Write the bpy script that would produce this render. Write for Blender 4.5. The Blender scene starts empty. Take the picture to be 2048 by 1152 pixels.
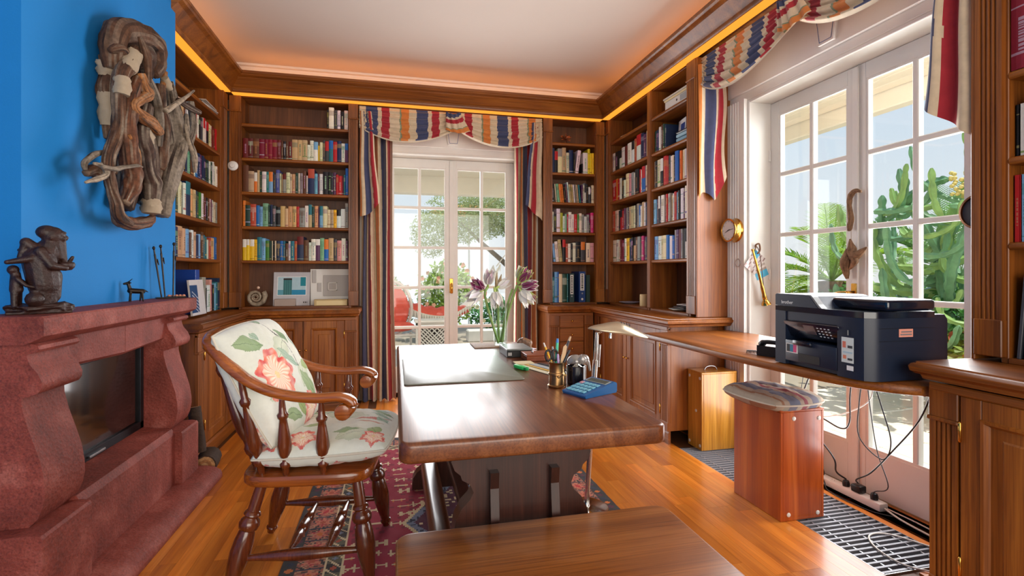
import bpy, bmesh, math, random
from math import sin, cos, pi, radians as R
from mathutils import Vector, Matrix, noise as mnoise

SC = bpy.context.scene
COL = SC.collection
random.seed(7)

# ------------------------------------------------------------------ camera
cam_d = bpy.data.cameras.new('camera')
cam = bpy.data.objects.new('camera', cam_d); COL.objects.link(cam)
cam.location = (0, 0, 1.2)
cam.rotation_euler = (R(90), 0, R(-13.0906))
cam_d.sensor_width = 36.0
cam_d.lens = 1002.0 / 2048 * 36.0
cam_d.shift_y = -(576 - 545) / 2048
cam_d.clip_start = 0.05
cam_d.clip_end = 300
SC.camera = cam

# ------------------------------------------------------------------ view, world, sun, daylight and added fill
SC.view_settings.view_transform = 'Standard'
SC.view_settings.look = 'None'
SC.view_settings.gamma = 1.0
SC.view_settings.use_curve_mapping = False
SC.view_settings.exposure = EXPOSURE = 0.0

def setup_world():
    w = bpy.data.worlds.new('sky'); SC.world = w; w.use_nodes = True
    nt = w.node_tree; nt.nodes.clear()
    tc = nt.nodes.new('ShaderNodeTexCoord')
    sp = nt.nodes.new('ShaderNodeSeparateXYZ')
    rp = nt.nodes.new('ShaderNodeValToRGB')
    e = rp.color_ramp.elements
    e[0].position = 0.0; e[0].color = (0.90, 0.91, 0.92, 1)
    e[1].position = 1.0; e[1].color = (0.30, 0.50, 0.86, 1)
    k = e.new(0.10); k.color = (0.82, 0.88, 0.94, 1)
    k = e.new(0.40); k.color = (0.58, 0.75, 0.94, 1)
    bg = nt.nodes.new('ShaderNodeBackground'); bg.inputs['Strength'].default_value = 1.0
    out = nt.nodes.new('ShaderNodeOutputWorld')
    nt.links.new(tc.outputs['Generated'], sp.inputs[0])
    nt.links.new(sp.outputs['Z'], rp.inputs[0])
    nt.links.new(rp.outputs[0], bg.inputs['Color'])
    nt.links.new(bg.outputs[0], out.inputs[0])
setup_world()
SC.cycles.max_bounces=8; SC.cycles.diffuse_bounces=4; SC.cycles.glossy_bounces=4

def sun(az, el, strength, col):
    d = bpy.data.lights.new('sun', 'SUN'); d.energy = strength; d.angle = R(0.6); d.color = col
    o = bpy.data.objects.new('sun', d); COL.objects.link(o)
    o.rotation_euler = (R(90 - el), 0, R(az)); o.location = (6, 0, 8)
    return o
sun(74, 69, 5.4, (1.0, 0.95, 0.86))

def area(name, loc, rot, sx, sy, power, col):
    d = bpy.data.lights.new(name, 'AREA'); d.shape = 'RECTANGLE'; d.size = sx; d.size_y = sy
    d.energy = power; d.color = col
    o = bpy.data.objects.new(name, d); COL.objects.link(o)
    o.location = loc; o.rotation_euler = rot
    return o
# added fill: an unseen rear lamp, and lamps boosting daylight at both french doors
area('rear_fill', (0.6, -2.3, 1.5), (R(90), 0, 0), 3.6, 2.3, 135, (1.0, 0.895, 0.77))  # added fill lamp behind the camera, no known source
area('door_daylight_back', (0.55, 5.75, 1.75), (R(-78), 0, 0), 1.5, 1.6, 45, (0.96, 0.97, 1.0))
area('door_daylight_right', (3.15, 2.25, 1.75), (R(78), 0, R(90)), 1.5, 1.6, 62, (0.96, 0.97, 1.0))
area('door_fill_back', (0.55, 4.95, 1.25), (R(-90), 0, 0), 1.15, 2.1, 32, (0.97, 0.97, 1.0))  # added fill lamps standing inside the two doorways
area('door_fill_right', (2.325, 2.26, 1.25), (R(90), 0, R(90)), 1.15, 2.1, 50, (0.97, 0.97, 1.0))

# ------------------------------------------------------------------ mesh helpers
class MB:
    """collects geometry for one mesh; optional colour per face"""
    def __init__(s):
        s.v = []; s.f = []; s.c = {}; s.uv = {}; s.m = {}
    def add(s, vs, fs, col=None, mi=0):
        b = len(s.v); s.v += [tuple(p) for p in vs]
        for f in fs:
            if col is not None: s.c[len(s.f)] = col
            if mi: s.m[len(s.f)] = mi
            s.f.append(tuple(b + i for i in f))
        return s
    def box(s, x0, x1, y0, y1, z0, z1, col=None, mi=0):
        vs = [(x, y, z) for x in (x0, x1) for y in (y0, y1) for z in (z0, z1)]
        fs = [(0,1,3,2),(4,6,7,5),(0,4,5,1),(2,3,7,6),(0,2,6,4),(1,5,7,3)]
        return s.add(vs, fs, col, mi)
    def cbox(s, x0, x1, y0, y1, z0, z1, b=0.004, col=None, mi=0):
        """box with chamfered edges"""
        b = min(b, (x1-x0)/2.01, (y1-y0)/2.01, (z1-z0)/2.01)
        X=(x0,x1); Y=(y0,y1); Z=(z0,z1); vs=[]; idx={}
        for i in (0,1):
            for j in (0,1):
                for k in (0,1):
                    sx=b if i==0 else -b; sy=b if j==0 else -b; sz=b if k==0 else -b
                    idx[i,j,k,'x']=len(vs); vs.append((X[i],Y[j]+sy,Z[k]+sz))
                    idx[i,j,k,'y']=len(vs); vs.append((X[i]+sx,Y[j],Z[k]+sz))
                    idx[i,j,k,'z']=len(vs); vs.append((X[i]+sx,Y[j]+sy,Z[k]))
        fs=[]
        for i in (0,1):
            q=[idx[i,0,0,'x'],idx[i,1,0,'x'],idx[i,1,1,'x'],idx[i,0,1,'x']]; fs.append(q if i else q[::-1])
            q=[idx[0,i,0,'y'],idx[0,i,1,'y'],idx[1,i,1,'y'],idx[1,i,0,'y']]; fs.append(q if i else q[::-1])
            q=[idx[0,0,i,'z'],idx[1,0,i,'z'],idx[1,1,i,'z'],idx[0,1,i,'z']]; fs.append(q if i else q[::-1])
        for i in (0,1):
            for j in (0,1):
                q=[idx[i,j,0,'x'],idx[i,j,0,'y'],idx[i,j,1,'y'],idx[i,j,1,'x']]; fs.append(q if i==j else q[::-1])
                q=[idx[i,0,j,'x'],idx[i,1,j,'x'],idx[i,1,j,'z'],idx[i,0,j,'z']]; fs.append(q if i!=j else q[::-1])
                q=[idx[0,i,j,'y'],idx[0,i,j,'z'],idx[1,i,j,'z'],idx[1,i,j,'y']]; fs.append(q if i!=j else q[::-1])
        for i in (0,1):
            for j in (0,1):
                for k in (0,1):
                    q=[idx[i,j,k,'x'],idx[i,j,k,'y'],idx[i,j,k,'z']]; fs.append(q if (i+j+k)%2==1 else q[::-1])
        return s.add(vs, fs, col, mi)
    def prism(s, poly, a, b, axis='z', col=None, mi=0):
        """extrude a 2-D polygon along axis from a to b; poly given in the two other axes in xyz order"""
        n=len(poly)
        def P(p,t):
            return (p[0],p[1],t) if axis=='z' else ((p[0],t,p[1]) if axis=='y' else (t,p[0],p[1]))
        vs=[P(p,a) for p in poly]+[P(p,b) for p in poly]
        fs=[tuple(range(n))[::-1],tuple(range(n,2*n))]
        fs+=[(i,(i+1)%n,n+(i+1)%n,n+i) for i in range(n)]
        return s.add(vs,fs,col,mi)
    def lathe(s, prof, c=(0,0,0), n=16, col=None, mi=0, cap=True):
        """prof = [(r,z)...] about a vertical axis through c"""
        vs=[]; fs=[]
        for r,z in prof:
            for i in range(n):
                a=2*pi*i/n; vs.append((c[0]+r*cos(a),c[1]+r*sin(a),c[2]+z))
        for k in range(len(prof)-1):
            for i in range(n):
                j=(i+1)%n; fs.append((k*n+i,k*n+j,(k+1)*n+j,(k+1)*n+i))
        if cap:
            fs.append(tuple(range(n))[::-1]); fs.append(tuple((len(prof)-1)*n+i for i in range(n)))
        return s.add(vs,fs,col,mi)
    def spindle(s, p0, p1, prof, n=12, col=None, mi=0):
        """turned piece between p0 and p1; prof = [(t 0..1, r)...]"""
        p0=Vector(p0); p1=Vector(p1); d=(p1-p0); t=d.normalized()
        a=Vector((1,0,0)) if abs(t.x)<0.9 else Vector((0,1,0))
        u=t.cross(a).normalized(); w=t.cross(u)
        vs=[]; fs=[]
        for q,r in prof:
            c=p0+d*q
            for i in range(n):
                g=2*pi*i/n; vs.append(c+u*(r*cos(g))+w*(r*sin(g)))
        for k in range(len(prof)-1):
            for i in range(n):
                j=(i+1)%n; fs.append((k*n+i,k*n+j,(k+1)*n+j,(k+1)*n+i))
        fs.append(tuple(range(n))[::-1]); fs.append(tuple((len(prof)-1)*n+i for i in range(n)))
        return s.add(vs,fs,col,mi)
    def tube(s, pts, rad, n=8, col=None, mi=0, cap=True, sx=1.0, jit=None):
        """tube along pts, rad a number or list"""
        pts=[Vector(p) for p in pts]; m=len(pts)
        if not isinstance(rad,(list,tuple)): rad=[rad]*m
        vs=[]; fs=[]; up=None
        for k in range(m):
            t=(pts[min(k+1,m-1)]-pts[max(k-1,0)]).normalized()
            if up is None:
                a=Vector((0,0,1)) if abs(t.z)<0.9 else Vector((1,0,0)); up=(a-t*a.dot(t)).normalized()
            else:
                up=up-t*up.dot(t)
                up=up.normalized() if up.length>1e-6 else t.orthogonal().normalized()
            w=t.cross(up)
            for i in range(n):
                g=2*pi*i/n; r=rad[k]
                if jit: r*=1+jit(k,i)
                vs.append(pts[k]+up*(r*cos(g))+w*(r*sx*sin(g)))
        for k in range(m-1):
            for i in range(n):
                j=(i+1)%n; fs.append((k*n+i,k*n+j,(k+1)*n+j,(k+1)*n+i))
        if cap:
            fs.append(tuple(range(n))[::-1]); fs.append(tuple((m-1)*n+i for i in range(n)))
        return s.add(vs,fs,col,mi)
    def sweep(s, prof, path, col=None, mi=0, cap=True, up=(0,0,1)):
        """sweep closed 2-D profile [(a,b)] (a sideways, b up) along an open path"""
        path=[Vector(p) for p in path]; m=len(path); n=len(prof); up=Vector(up); vs=[]; fs=[]
        for k in range(m):
            t0=(path[k]-path[k-1]).normalized() if k>0 else None
            t1=(path[k+1]-path[k]).normalized() if k<m-1 else None
            t=(t0+t1).normalized() if t0 and t1 else (t0 or t1)
            side=t.cross(up).normalized()
            sc=1.0
            if t0 and t1:
                sd=t1.cross(up).normalized(); q=side.dot(sd); sc=1/max(q,0.3)
            u2=side.cross(t).normalized()
            for a,b in prof: vs.append(path[k]+side*(a*sc)+u2*b)
        for k in range(m-1):
            for i in range(n):
                j=(i+1)%n; fs.append((k*n+i,k*n+j,(k+1)*n+j,(k+1)*n+i))
        if cap:
            fs.append(tuple(range(n))[::-1]); fs.append(tuple((m-1)*n+i for i in range(n)))
        return s.add(vs,fs,col,mi)
    def grid(s, fn, nu, nv, colfn=None, wrap=False, uvfn=None):
        b=len(s.v)
        for j in range(nv+1):
            for i in range(nu+1): s.v.append(tuple(fn(i/nu,j/nv)))
        for j in range(nv):
            for i in range(nu):
                if colfn: s.c[len(s.f)]=colfn((i+.5)/nu,(j+.5)/nv)
                if uvfn: s.uv[len(s.f)]=[uvfn(i/nu,j/nv),uvfn((i+1)/nu,j/nv),uvfn((i+1)/nu,(j+1)/nv),uvfn(i/nu,(j+1)/nv)]
                s.f.append((b+j*(nu+1)+i,b+j*(nu+1)+i+1,b+(j+1)*(nu+1)+i+1,b+(j+1)*(nu+1)+i))
        return s
    def ball(s, c, r, nu=12, nv=8, col=None, mi=0, sc=(1,1,1), jit=0.0, seed=0):
        vs=[]; fs=[]
        for j in range(nv+1):
            th=pi*j/nv
            for i in range(nu):
                ph=2*pi*i/nu; d=Vector((sin(th)*cos(ph),sin(th)*sin(ph),cos(th)))
                rr=r*(1+jit*mnoise.noise(d*2.2+Vector((seed,seed*.7,0)))) if jit else r
                vs.append((c[0]+d.x*rr*sc[0],c[1]+d.y*rr*sc[1],c[2]+d.z*rr*sc[2]))
        for j in range(nv):
            for i in range(nu):
                k=(i+1)%nu; fs.append((j*nu+i,(j+1)*nu+i,(j+1)*nu+k,j*nu+k))
        return s.add(vs,fs,col,mi)
    def xf(s, M, start=0):
        for i in range(start,len(s.v)): s.v[i]=tuple(M@Vector(s.v[i]))
        return s
    def mesh(s, name, mats, smooth=False, off=(0,0,0), wn=False):
        me=bpy.data.meshes.new(name)
        if any(off): vs=[(p[0]-off[0],p[1]-off[1],p[2]-off[2]) for p in s.v]
        else: vs=s.v
        me.from_pydata(vs,[],s.f)
        for m in (mats if isinstance(mats,(list,tuple)) else [mats]): me.materials.append(m)
        if s.m:
            for i,k in s.m.items(): me.polygons[i].material_index=k
        if s.c:
            ca=me.color_attributes.new('Col','FLOAT_COLOR','CORNER')
            buf=[1.0]*(len(me.loops)*4)
            for p in me.polygons:
                c=s.c.get(p.index)
                if c:
                    for li in p.loop_indices: buf[4*li:4*li+3]=c[:3]
            ca.data.foreach_set('color',buf)
        if s.uv:
            ul=me.uv_layers.new(name='UVMap')
            for p in me.polygons:
                q=s.uv.get(p.index)
                if q:
                    for li,t in zip(p.loop_indices,q): ul.data[li].uv=t
        if smooth is True:
            me.shade_smooth()
        elif smooth:
            me.shade_smooth()
            me.set_sharp_from_angle(angle=R(smooth))
        me.update()
        return me
    def build(s, name, mats, parent=None, smooth=False, world=True, recalc=True):
        """link as one mesh object; world=True: vertices are world coordinates"""
        off=OFF.get(parent,(0,0,0)) if (parent is not None and world) else (0,0,0)
        me=s.mesh(name,mats,smooth,off)
        if recalc:
            bm=bmesh.new(); bm.from_mesh(me); bmesh.ops.recalc_face_normals(bm,faces=bm.faces); bm.to_mesh(me); bm.free()
        o=bpy.data.objects.new(name,me); COL.objects.link(o)
        if parent is not None:
            o.parent=parent; OFF[o]=OFF.get(parent,(0,0,0)) if world else (0,0,0)
        return o

OFF={}
def tag(o,label,cat,group=None):
    o['label']=label; o['category']=cat
    if group: o['group']=group
    return o
def thing(name,label,cat,loc=(0,0,0),rotz=0,group=None):
    o=bpy.data.objects.new(name,None); COL.objects.link(o); o.empty_display_size=0.05
    o.location=loc; o.rotation_euler=(0,0,rotz); OFF[o]=tuple(loc)
    return tag(o,label,cat,group)
def struct(o):
    o['kind']='structure'; return o
def sempty(name,loc=(0,0,0),rotz=0):
    o=bpy.data.objects.new(name,None); COL.objects.link(o); o.location=loc; o.rotation_euler=(0,0,rotz)
    o.empty_display_size=0.05; OFF[o]=tuple(loc); o['kind']='structure'; return o
def dup(root,loc,rotz=0,label=None,scale=None):
    r=root.copy(); COL.objects.link(r); r.location=loc; r.rotation_euler=(0,0,rotz)
    if scale: r.scale=scale
    if label: r['label']=label
    for ch in list(root.children):
        c=ch.copy(); COL.objects.link(c); c.parent=r
        for g in ch.children:
            d=g.copy(); COL.objects.link(d); d.parent=c
    return r
def place(name,me,parent,loc=(0,0,0),rot=(0,0,0)):
    o=bpy.data.objects.new(name,me); COL.objects.link(o); o.parent=parent
    o.location=loc; o.rotation_euler=rot; return o
def catmull(pts,n=6):
    P=[Vector(p) for p in pts]; P=[P[0]*2-P[1]]+P+[P[-1]*2-P[-2]]; out=[]
    for i in range(1,len(P)-2):
        for k in range(n):
            t=k/n; a,b,c,d=P[i-1],P[i],P[i+1],P[i+2]
            out.append(0.5*((2*b)+(c-a)*t+(2*a-5*b+4*c-d)*t*t+(3*b-a-3*c+d)*t**3))
    out.append(P[-2]); return out
def lerp(a,b,t): return a+(b-a)*t
def interp(xs,ys,x):
    if x<=xs[0]: return ys[0]
    for i in range(1,len(xs)):
        if x<=xs[i]:
            return lerp(ys[i-1],ys[i],(x-xs[i-1])/(xs[i]-xs[i-1]))
    return ys[-1]

# ------------------------------------------------------------------ materials
def srgb(r,g,b):
    f=lambda c:(c/12.92 if c<=0.04045 else ((c+0.055)/1.055)**2.4)
    return (f(r/255),f(g/255),f(b/255),1)
MATS={}
def newmat(name):
    m=bpy.data.materials.new(name); m.use_nodes=True; nt=m.node_tree
    b=nt.nodes['Principled BSDF']; MATS[name]=m
    return m,nt,b
def setp(b,rough=0.5,metal=0.0,spec=0.5,coat=0.0,sheen=0.0,trans=0.0):
    b.inputs['Roughness'].default_value=rough; b.inputs['Metallic'].default_value=metal
    b.inputs['Specular IOR Level'].default_value=spec; b.inputs['Coat Weight'].default_value=coat
    b.inputs['Coat Roughness'].default_value=0.15
    b.inputs['Sheen Weight'].default_value=sheen; b.inputs['Transmission Weight'].default_value=trans
def mix(nt,a,b,fac,mode='MIX'):
    n=nt.nodes.new('ShaderNodeMix'); n.data_type='RGBA'; n.blend_type=mode
    for s,v in ((n.inputs[6],a),(n.inputs[7],b),(n.inputs[0],fac)):
        if hasattr(v,'is_linked') or hasattr(v,'links'): nt.links.new(v,s)
        else: s.default_value=v
    return n.outputs[2]
def texco(nt,kind='Object',scale=(1,1,1),rnd=False,rot=(0,0,0)):
    tc=nt.nodes.new('ShaderNodeTexCoord'); mp=nt.nodes.new('ShaderNodeMapping')
    mp.inputs['Scale'].default_value=scale; mp.inputs['Rotation'].default_value=rot
    nt.links.new(tc.outputs[kind],mp.inputs[0])
    if rnd:
        oi=nt.nodes.new('ShaderNodeObjectInfo'); mu=nt.nodes.new('ShaderNodeMath'); mu.operation='MULTIPLY'; mu.inputs[1].default_value=37.0
        nt.links.new(oi.outputs['Random'],mu.inputs[0]); nt.links.new(mu.outputs[0],mp.inputs['Location'])
    return mp.outputs[0]
def noise(nt,vec,scale=5,detail=4,rough=0.55,dist=0.0):
    n=nt.nodes.new('ShaderNodeTexNoise'); n.inputs['Scale'].default_value=scale; n.inputs['Detail'].default_value=detail
    n.inputs['Roughness'].default_value=rough; n.inputs['Distortion'].default_value=dist
    if vec is not None: nt.links.new(vec,n.inputs['Vector'])
    return n.outputs['Fac']
def voro(nt,vec,scale=5,feat='F1',out='Distance'):
    n=nt.nodes.new('ShaderNodeTexVoronoi'); n.feature=feat; n.inputs['Scale'].default_value=scale
    if vec is not None: nt.links.new(vec,n.inputs['Vector'])
    return n.outputs[out]
def ramp(nt,fac,stops,interp='LINEAR'):
    n=nt.nodes.new('ShaderNodeValToRGB'); n.color_ramp.interpolation=interp; e=n.color_ramp.elements
    e[0].position=stops[0][0]; e[0].color=stops[0][1]
    e[1].position=stops[-1][0]; e[1].color=stops[-1][1]
    for p,c in stops[1:-1]:
        k=e.new(p); k.color=c
    nt.links.new(fac,n.inputs[0]); return n.outputs[0]
def bump(nt,b,h,strength=0.2,dist=0.01):
    n=nt.nodes.new('ShaderNodeBump'); n.inputs['Strength'].default_value=strength; n.inputs['Distance'].default_value=dist
    nt.links.new(h,n.inputs['Height']); nt.links.new(n.outputs[0],b.inputs['Normal'])
def plain(name,rgb,rough=0.5,metal=0.0,spec=0.5,coat=0.0,var=0.0,scale=8,bmp=0.0,bscale=60):
    m,nt,b=newmat(name); setp(b,rough,metal,spec,coat); c=srgb(*rgb)
    if var:
        v=texco(nt,'Object'); f=noise(nt,v,scale,4)
        d=tuple(x*(1-var) for x in c[:3])+(1,); l=tuple(min(1,x*(1+var)) for x in c[:3])+(1,)
        nt.links.new(ramp(nt,f,[(0.3,d),(0.7,l)]),b.inputs['Base Color'])
    else: b.inputs['Base Color'].default_value=c
    if bmp:
        v=texco(nt,'Object'); bump(nt,b,noise(nt,v,bscale,5),bmp,0.004)
    return m
def wood(name,dark,mid,light,axis='z',rough=0.38,coat=0.15,scale=1.0,fig=6.0,rnd=False,bmp=0.08,spec=0.5,pore=0.8):
    """procedural timber: long figure and fine pores stretched along axis"""
    m,nt,b=newmat(name); setp(b,rough,0,spec,coat)
    k={'x':(0.09,1,1),'y':(1,0.09,1),'z':(1,1,0.09)}[axis]
    v=texco(nt,'Object',tuple(q*scale for q in k),rnd)
    f=noise(nt,v,fig,5,0.6,1.6)
    base=ramp(nt,f,[(0.28,srgb(*dark)),(0.5,srgb(*mid)),(0.72,srgb(*light))])
    k2={'x':(0.02,1,1),'y':(1,0.02,1),'z':(1,1,0.02)}[axis]
    v2=texco(nt,'Object',tuple(q*scale for q in k2),rnd)
    p=noise(nt,v2,160,2,0.6)
    pores=ramp(nt,p,[(0.36,(0.62,0.55,0.5,1)),(0.56,(1,1,1,1))])
    col=mix(nt,base,pores,pore,'MULTIPLY')
    if rnd:
        oi=nt.nodes.new('ShaderNodeObjectInfo')
        tint=ramp(nt,oi.outputs['Random'],[(0.0,(0.78,0.72,0.66,1)),(0.5,(1,1,1,1)),(1.0,(1.18,1.12,1.05,1))])
        col=mix(nt,col,tint,1.0,'MULTIPLY')
    nt.links.new(col,b.inputs['Base Color'])
    bump(nt,b,p,bmp,0.002)
    return m
def attrmat(name,rough=0.6,spec=0.4,coat=0.0,metal=0.0,var=0.12,vscale=40,bmp=0.0,bscale=300,sheen=0.0):
    """colour comes from the mesh's own colour attribute (printed / dyed pattern)"""
    m,nt,b=newmat(name); setp(b,rough,metal,spec,coat,sheen)
    a=nt.nodes.new('ShaderNodeVertexColor'); a.layer_name='Col'
    col=a.outputs['Color']
    if var:
        v=texco(nt,'Object'); f=noise(nt,v,vscale,4)
        col=mix(nt,col,ramp(nt,f,[(0.25,(1-var,1-var,1-var,1)),(0.75,(1+var*.4,1+var*.4,1+var*.4,1))]),1.0,'MULTIPLY')
    nt.links.new(col,b.inputs['Base Color'])
    if bmp:
        v=texco(nt,'Object'); bump(nt,b,noise(nt,v,bscale,3),bmp,0.002)
    return m
def emit(name,rgb,strength):
    m,nt,b=newmat(name); b.inputs['Base Color'].default_value=(0,0,0,1)
    b.inputs['Emission Color'].default_value=srgb(*rgb); b.inputs['Emission Strength'].default_value=strength
    return m

OAK=((100,53,14),(140,78,23),(168,101,34))
M_oak_z=wood('oak_joinery_upright',*OAK,axis='z',rough=0.40,coat=0.1)
M_oak_x=wood('oak_joinery_across',*OAK,axis='x',rough=0.40,coat=0.1)
M_oak_y=wood('oak_joinery_along',*OAK,axis='y',rough=0.40,coat=0.1)
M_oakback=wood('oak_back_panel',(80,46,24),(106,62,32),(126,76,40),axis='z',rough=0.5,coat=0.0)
M_floor=wood('floor_oak',(172,92,24),(204,120,38),(222,142,56),axis='y',rough=0.30,coat=0.25,fig=9,rnd=True,bmp=0.01,pore=0.35)
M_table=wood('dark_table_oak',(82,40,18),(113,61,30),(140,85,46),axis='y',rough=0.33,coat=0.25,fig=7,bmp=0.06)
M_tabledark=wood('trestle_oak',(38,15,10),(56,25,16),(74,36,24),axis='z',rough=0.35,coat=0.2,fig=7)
M_benchtop=wood('bench_oak',(112,58,20),(160,94,38),(190,122,58),axis='x',rough=0.32,coat=0.2,fig=5)
M_chair=wood('chair_beech',(112,52,15),(154,80,26),(180,102,38),axis='x',rough=0.22,coat=0.5,fig=5)
M_chairleg=wood('chair_turned_beech',(72,30,14),(100,46,20),(122,60,28),axis='z',rough=0.2,coat=0.5,fig=5)
M_pine=wood('stool_red_pine',(116,42,8),(170,76,22),(212,118,46),axis='z',rough=0.25,coat=0.4,fig=3.2,bmp=0.03,scale=.9,pore=.4)
M_pine2=wood('stool_yellow_plywood',(176,112,30),(204,142,50),(220,162,74),axis='z',rough=0.3,coat=0.3,fig=7,bmp=0.03)
M_white=plain('white_joinery_paint',(226,222,214),0.42,var=0.02)
M_ceil=plain('ceiling_plaster',(216,204,192),0.85,spec=0.2,var=0.015,scale=2)
M_blue=plain('blue_wall_paint',(28,126,198),0.7,spec=0.25,var=0.05,scale=1.5,bmp=0.12,bscale=160)
M_wallwhite=plain('wall_white_plaster',(228,220,208),0.8,spec=0.2,var=0.02)
M_brass=plain('polished_brass',(214,160,74),0.18,1.0,var=0.08,scale=20)
M_brassold=plain('aged_brass',(176,138,92),0.28,1.0,var=0.2,scale=30)
M_steel=plain('brushed_steel',(176,176,178),0.32,1.0,var=0.08,scale=25)
M_chrome=plain('chrome',(200,198,192),0.14,1.0)
M_black=plain('black_plastic',(20,20,22),0.4)
M_iron=plain('dark_iron',(42,42,46),0.45,0.8,var=0.2)
M_led=emit('warm_led',(255,160,50),1.25)
M_cove=emit('warm_cove_led',(255,162,78),11.0)
M_paper=plain('paper',(228,224,216),0.8,spec=0.2,var=0.03)

def stone_mat(name,d,m_,l,fine=150):
    m,nt,b=newmat(name); setp(b,0.62,0,0.45)
    v=texco(nt,'Object')
    f=noise(nt,v,7,6,0.6); g=noise(nt,v,fine,4,0.7); big=ramp(nt,f,[(0.3,srgb(*d)),(0.55,srgb(*m_)),(0.75,srgb(*l))])
    sp=ramp(nt,g,[(0.34,(0.42,0.36,0.36,1)),(0.48,(0.95,0.93,0.92,1)),(0.60,(1.1,1.08,1.08,1)),(0.70,(1.75,1.75,1.8,1))])  # stone speckle; its brightest specks also paint in a whitish sheen
    nt.links.new(mix(nt,big,sp,0.75,'MULTIPLY'),b.inputs['Base Color'])
    vo=voro(nt,v,fine*0.45); n2=nt.nodes.new('ShaderNodeMath'); n2.operation='ADD'
    nt.links.new(vo,n2.inputs[0]); nt.links.new(g,n2.inputs[1])
    bump(nt,b,n2.outputs[0],0.5,0.004)
    return m
M_tuff=stone_mat('red_volcanic_tuff',(108,43,32),(140,64,52),(170,98,86))

def glass_mat(name,refl=0.6,tint=(0.97,0.985,0.98,1),base=0.03):
    m=bpy.data.materials.new(name); m.use_nodes=True; nt=m.node_tree; nt.nodes.clear(); MATS[name]=m
    lw=nt.nodes.new('ShaderNodeLayerWeight'); lw.inputs[0].default_value=0.5
    pw=nt.nodes.new('ShaderNodeMath'); pw.operation='POWER'; pw.inputs[1].default_value=4.0; nt.links.new(lw.outputs['Facing'],pw.inputs[0])
    ma=nt.nodes.new('ShaderNodeMath'); ma.operation='MULTIPLY_ADD'; ma.inputs[1].default_value=refl; ma.inputs[2].default_value=base; nt.links.new(pw.outputs[0],ma.inputs[0])
    tr=nt.nodes.new('ShaderNodeBsdfTransparent'); tr.inputs[0].default_value=tint
    gl=nt.nodes.new('ShaderNodeBsdfGlossy'); gl.inputs['Roughness'].default_value=0.02
    mx=nt.nodes.new('ShaderNodeMixShader'); out=nt.nodes.new('ShaderNodeOutputMaterial')
    nt.links.new(ma.outputs[0],mx.inputs[0]); nt.links.new(tr.outputs[0],mx.inputs[1]); nt.links.new(gl.outputs[0],mx.inputs[2])
    nt.links.new(mx.outputs[0],out.inputs[0]); return m
M_glass=glass_mat('window_glass',0.5)
M_vglass=glass_mat('vase_glass',0.55,(0.93,0.97,0.95,1),0.04)

# ================================================================== ROOM SHELL
CEIL=3.05
RUG=(-0.45,1.105,1.05,3.72)          # x0 x1 y0 y1
GR=(1.89,2.27,1.60,3.075)            # floor grate

fl=MB()
fl.box(-2.0,GR[0],-2.4,5.25,-0.12,-0.008); fl.box(GR[1],2.62,-2.4,5.25,-0.12,-0.008)
fl.box(GR[0],GR[1],-2.4,GR[2],-0.12,-0.008); fl.box(GR[0],GR[1],GR[3],5.25,-0.12,-0.008)
floor=struct(fl.build('floor',plain('floor_bed',(96,58,28),0.6)))
# parquet strips: each one a part of the floor
pl_mesh={}
for L in (0.56,0.70,0.88):
    pm=MB(); pm.box(0,0.0706,0,L-0.0006,-0.008,0); pl_mesh[L]=pm.mesh('plank',M_floor)
rp=random.Random(3); far_planks=MB(); npl=0
for i in range(51):
    x=-1.165+i*0.0712
    y=0.85-rp.random()*0.6
    while y<4.92:
        L=rp.choice((0.56,0.70,0.88,0.88)) if y<4.1 else .88; y1=y+L
        inrug=(x>RUG[0]+.02 and x+.07<RUG[1]-.02 and y>RUG[2]+.02 and y1<RUG[3]-.02)
        ing=(x+.0705>GR[0] and x<GR[1] and y1>GR[2] and y<GR[3])
        hid=(y1<1.0) or (x>1.82 and y>3.1) or (x<-1.06 and y1<3.2) or (x<-.2 and y>4.5) or (x>1.45 and y>4.5) or (y>1.0 and x>1.84 and y1<1.38) or (x>.1 and x<.75 and y1<1.4)
        if not inrug and not hid:
            if ing:
                if x<GR[0]-0.001 or x+.0705>GR[1]+0.001:    # strips cut along the grate
                    xa=max(x,GR[1]) if x>=GR[0] else x; xb=x+.0705 if x>=GR[0] else GR[0]
                    if xb-xa>0.004:
                        cp=MB(); cp.box(0,xb-xa,0,L-0.0006,-0.008,0)
                        place('plank',cp.mesh('plank',M_floor),floor,(xa,y,0)); npl+=1
            elif npl<300:
                place('plank',pl_mesh[L],floor,(x,y,0)); npl+=1
        y=y1

def wallbox(name,boxes,mat):
    m=MB()
    for b in boxes: m.box(*b)
    return struct(m.build(name,mat))
DO=(-0.12,1.22)     # back door opening in x
DR=(1.59,2.93)      # right door opening in y
DH=2.36
wallbox('wall_back',[(-2.0,DO[0],4.93,5.20,-.1,CEIL),(DO[1],2.62,4.93,5.20,-.1,CEIL),(DO[0],DO[1],4.93,5.20,DH,CEIL)],M_wallwhite)
wallbox('wall_right',[(2.31,2.58,-2.4,DR[0],-.1,CEIL),(2.31,2.58,DR[1],4.93,-.1,CEIL),(2.31,2.58,DR[0],DR[1],DH,CEIL)],M_wallwhite)
wallbox('wall_left',[(-2.0,-1.70,-2.4,4.93,-.1,CEIL)],M_blue)
wallbox('wall_front',[(-1.70,-1.2,-2.6,-2.4,-.1,CEIL),(2.4,2.58,-2.6,-2.4,-.1,CEIL),(-1.2,2.4,-2.6,-2.4,-.1,.35),(-1.2,2.4,-2.6,-2.4,2.65,CEIL)],M_wallwhite)
wallbox('wall_chimney',[(-1.70,-1.30,2.136,3.42,0,CEIL)],M_blue)
wallbox('ceiling',[(-2.0,2.62,-2.4,5.2,CEIL,CEIL+.1)],M_ceil)
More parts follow.
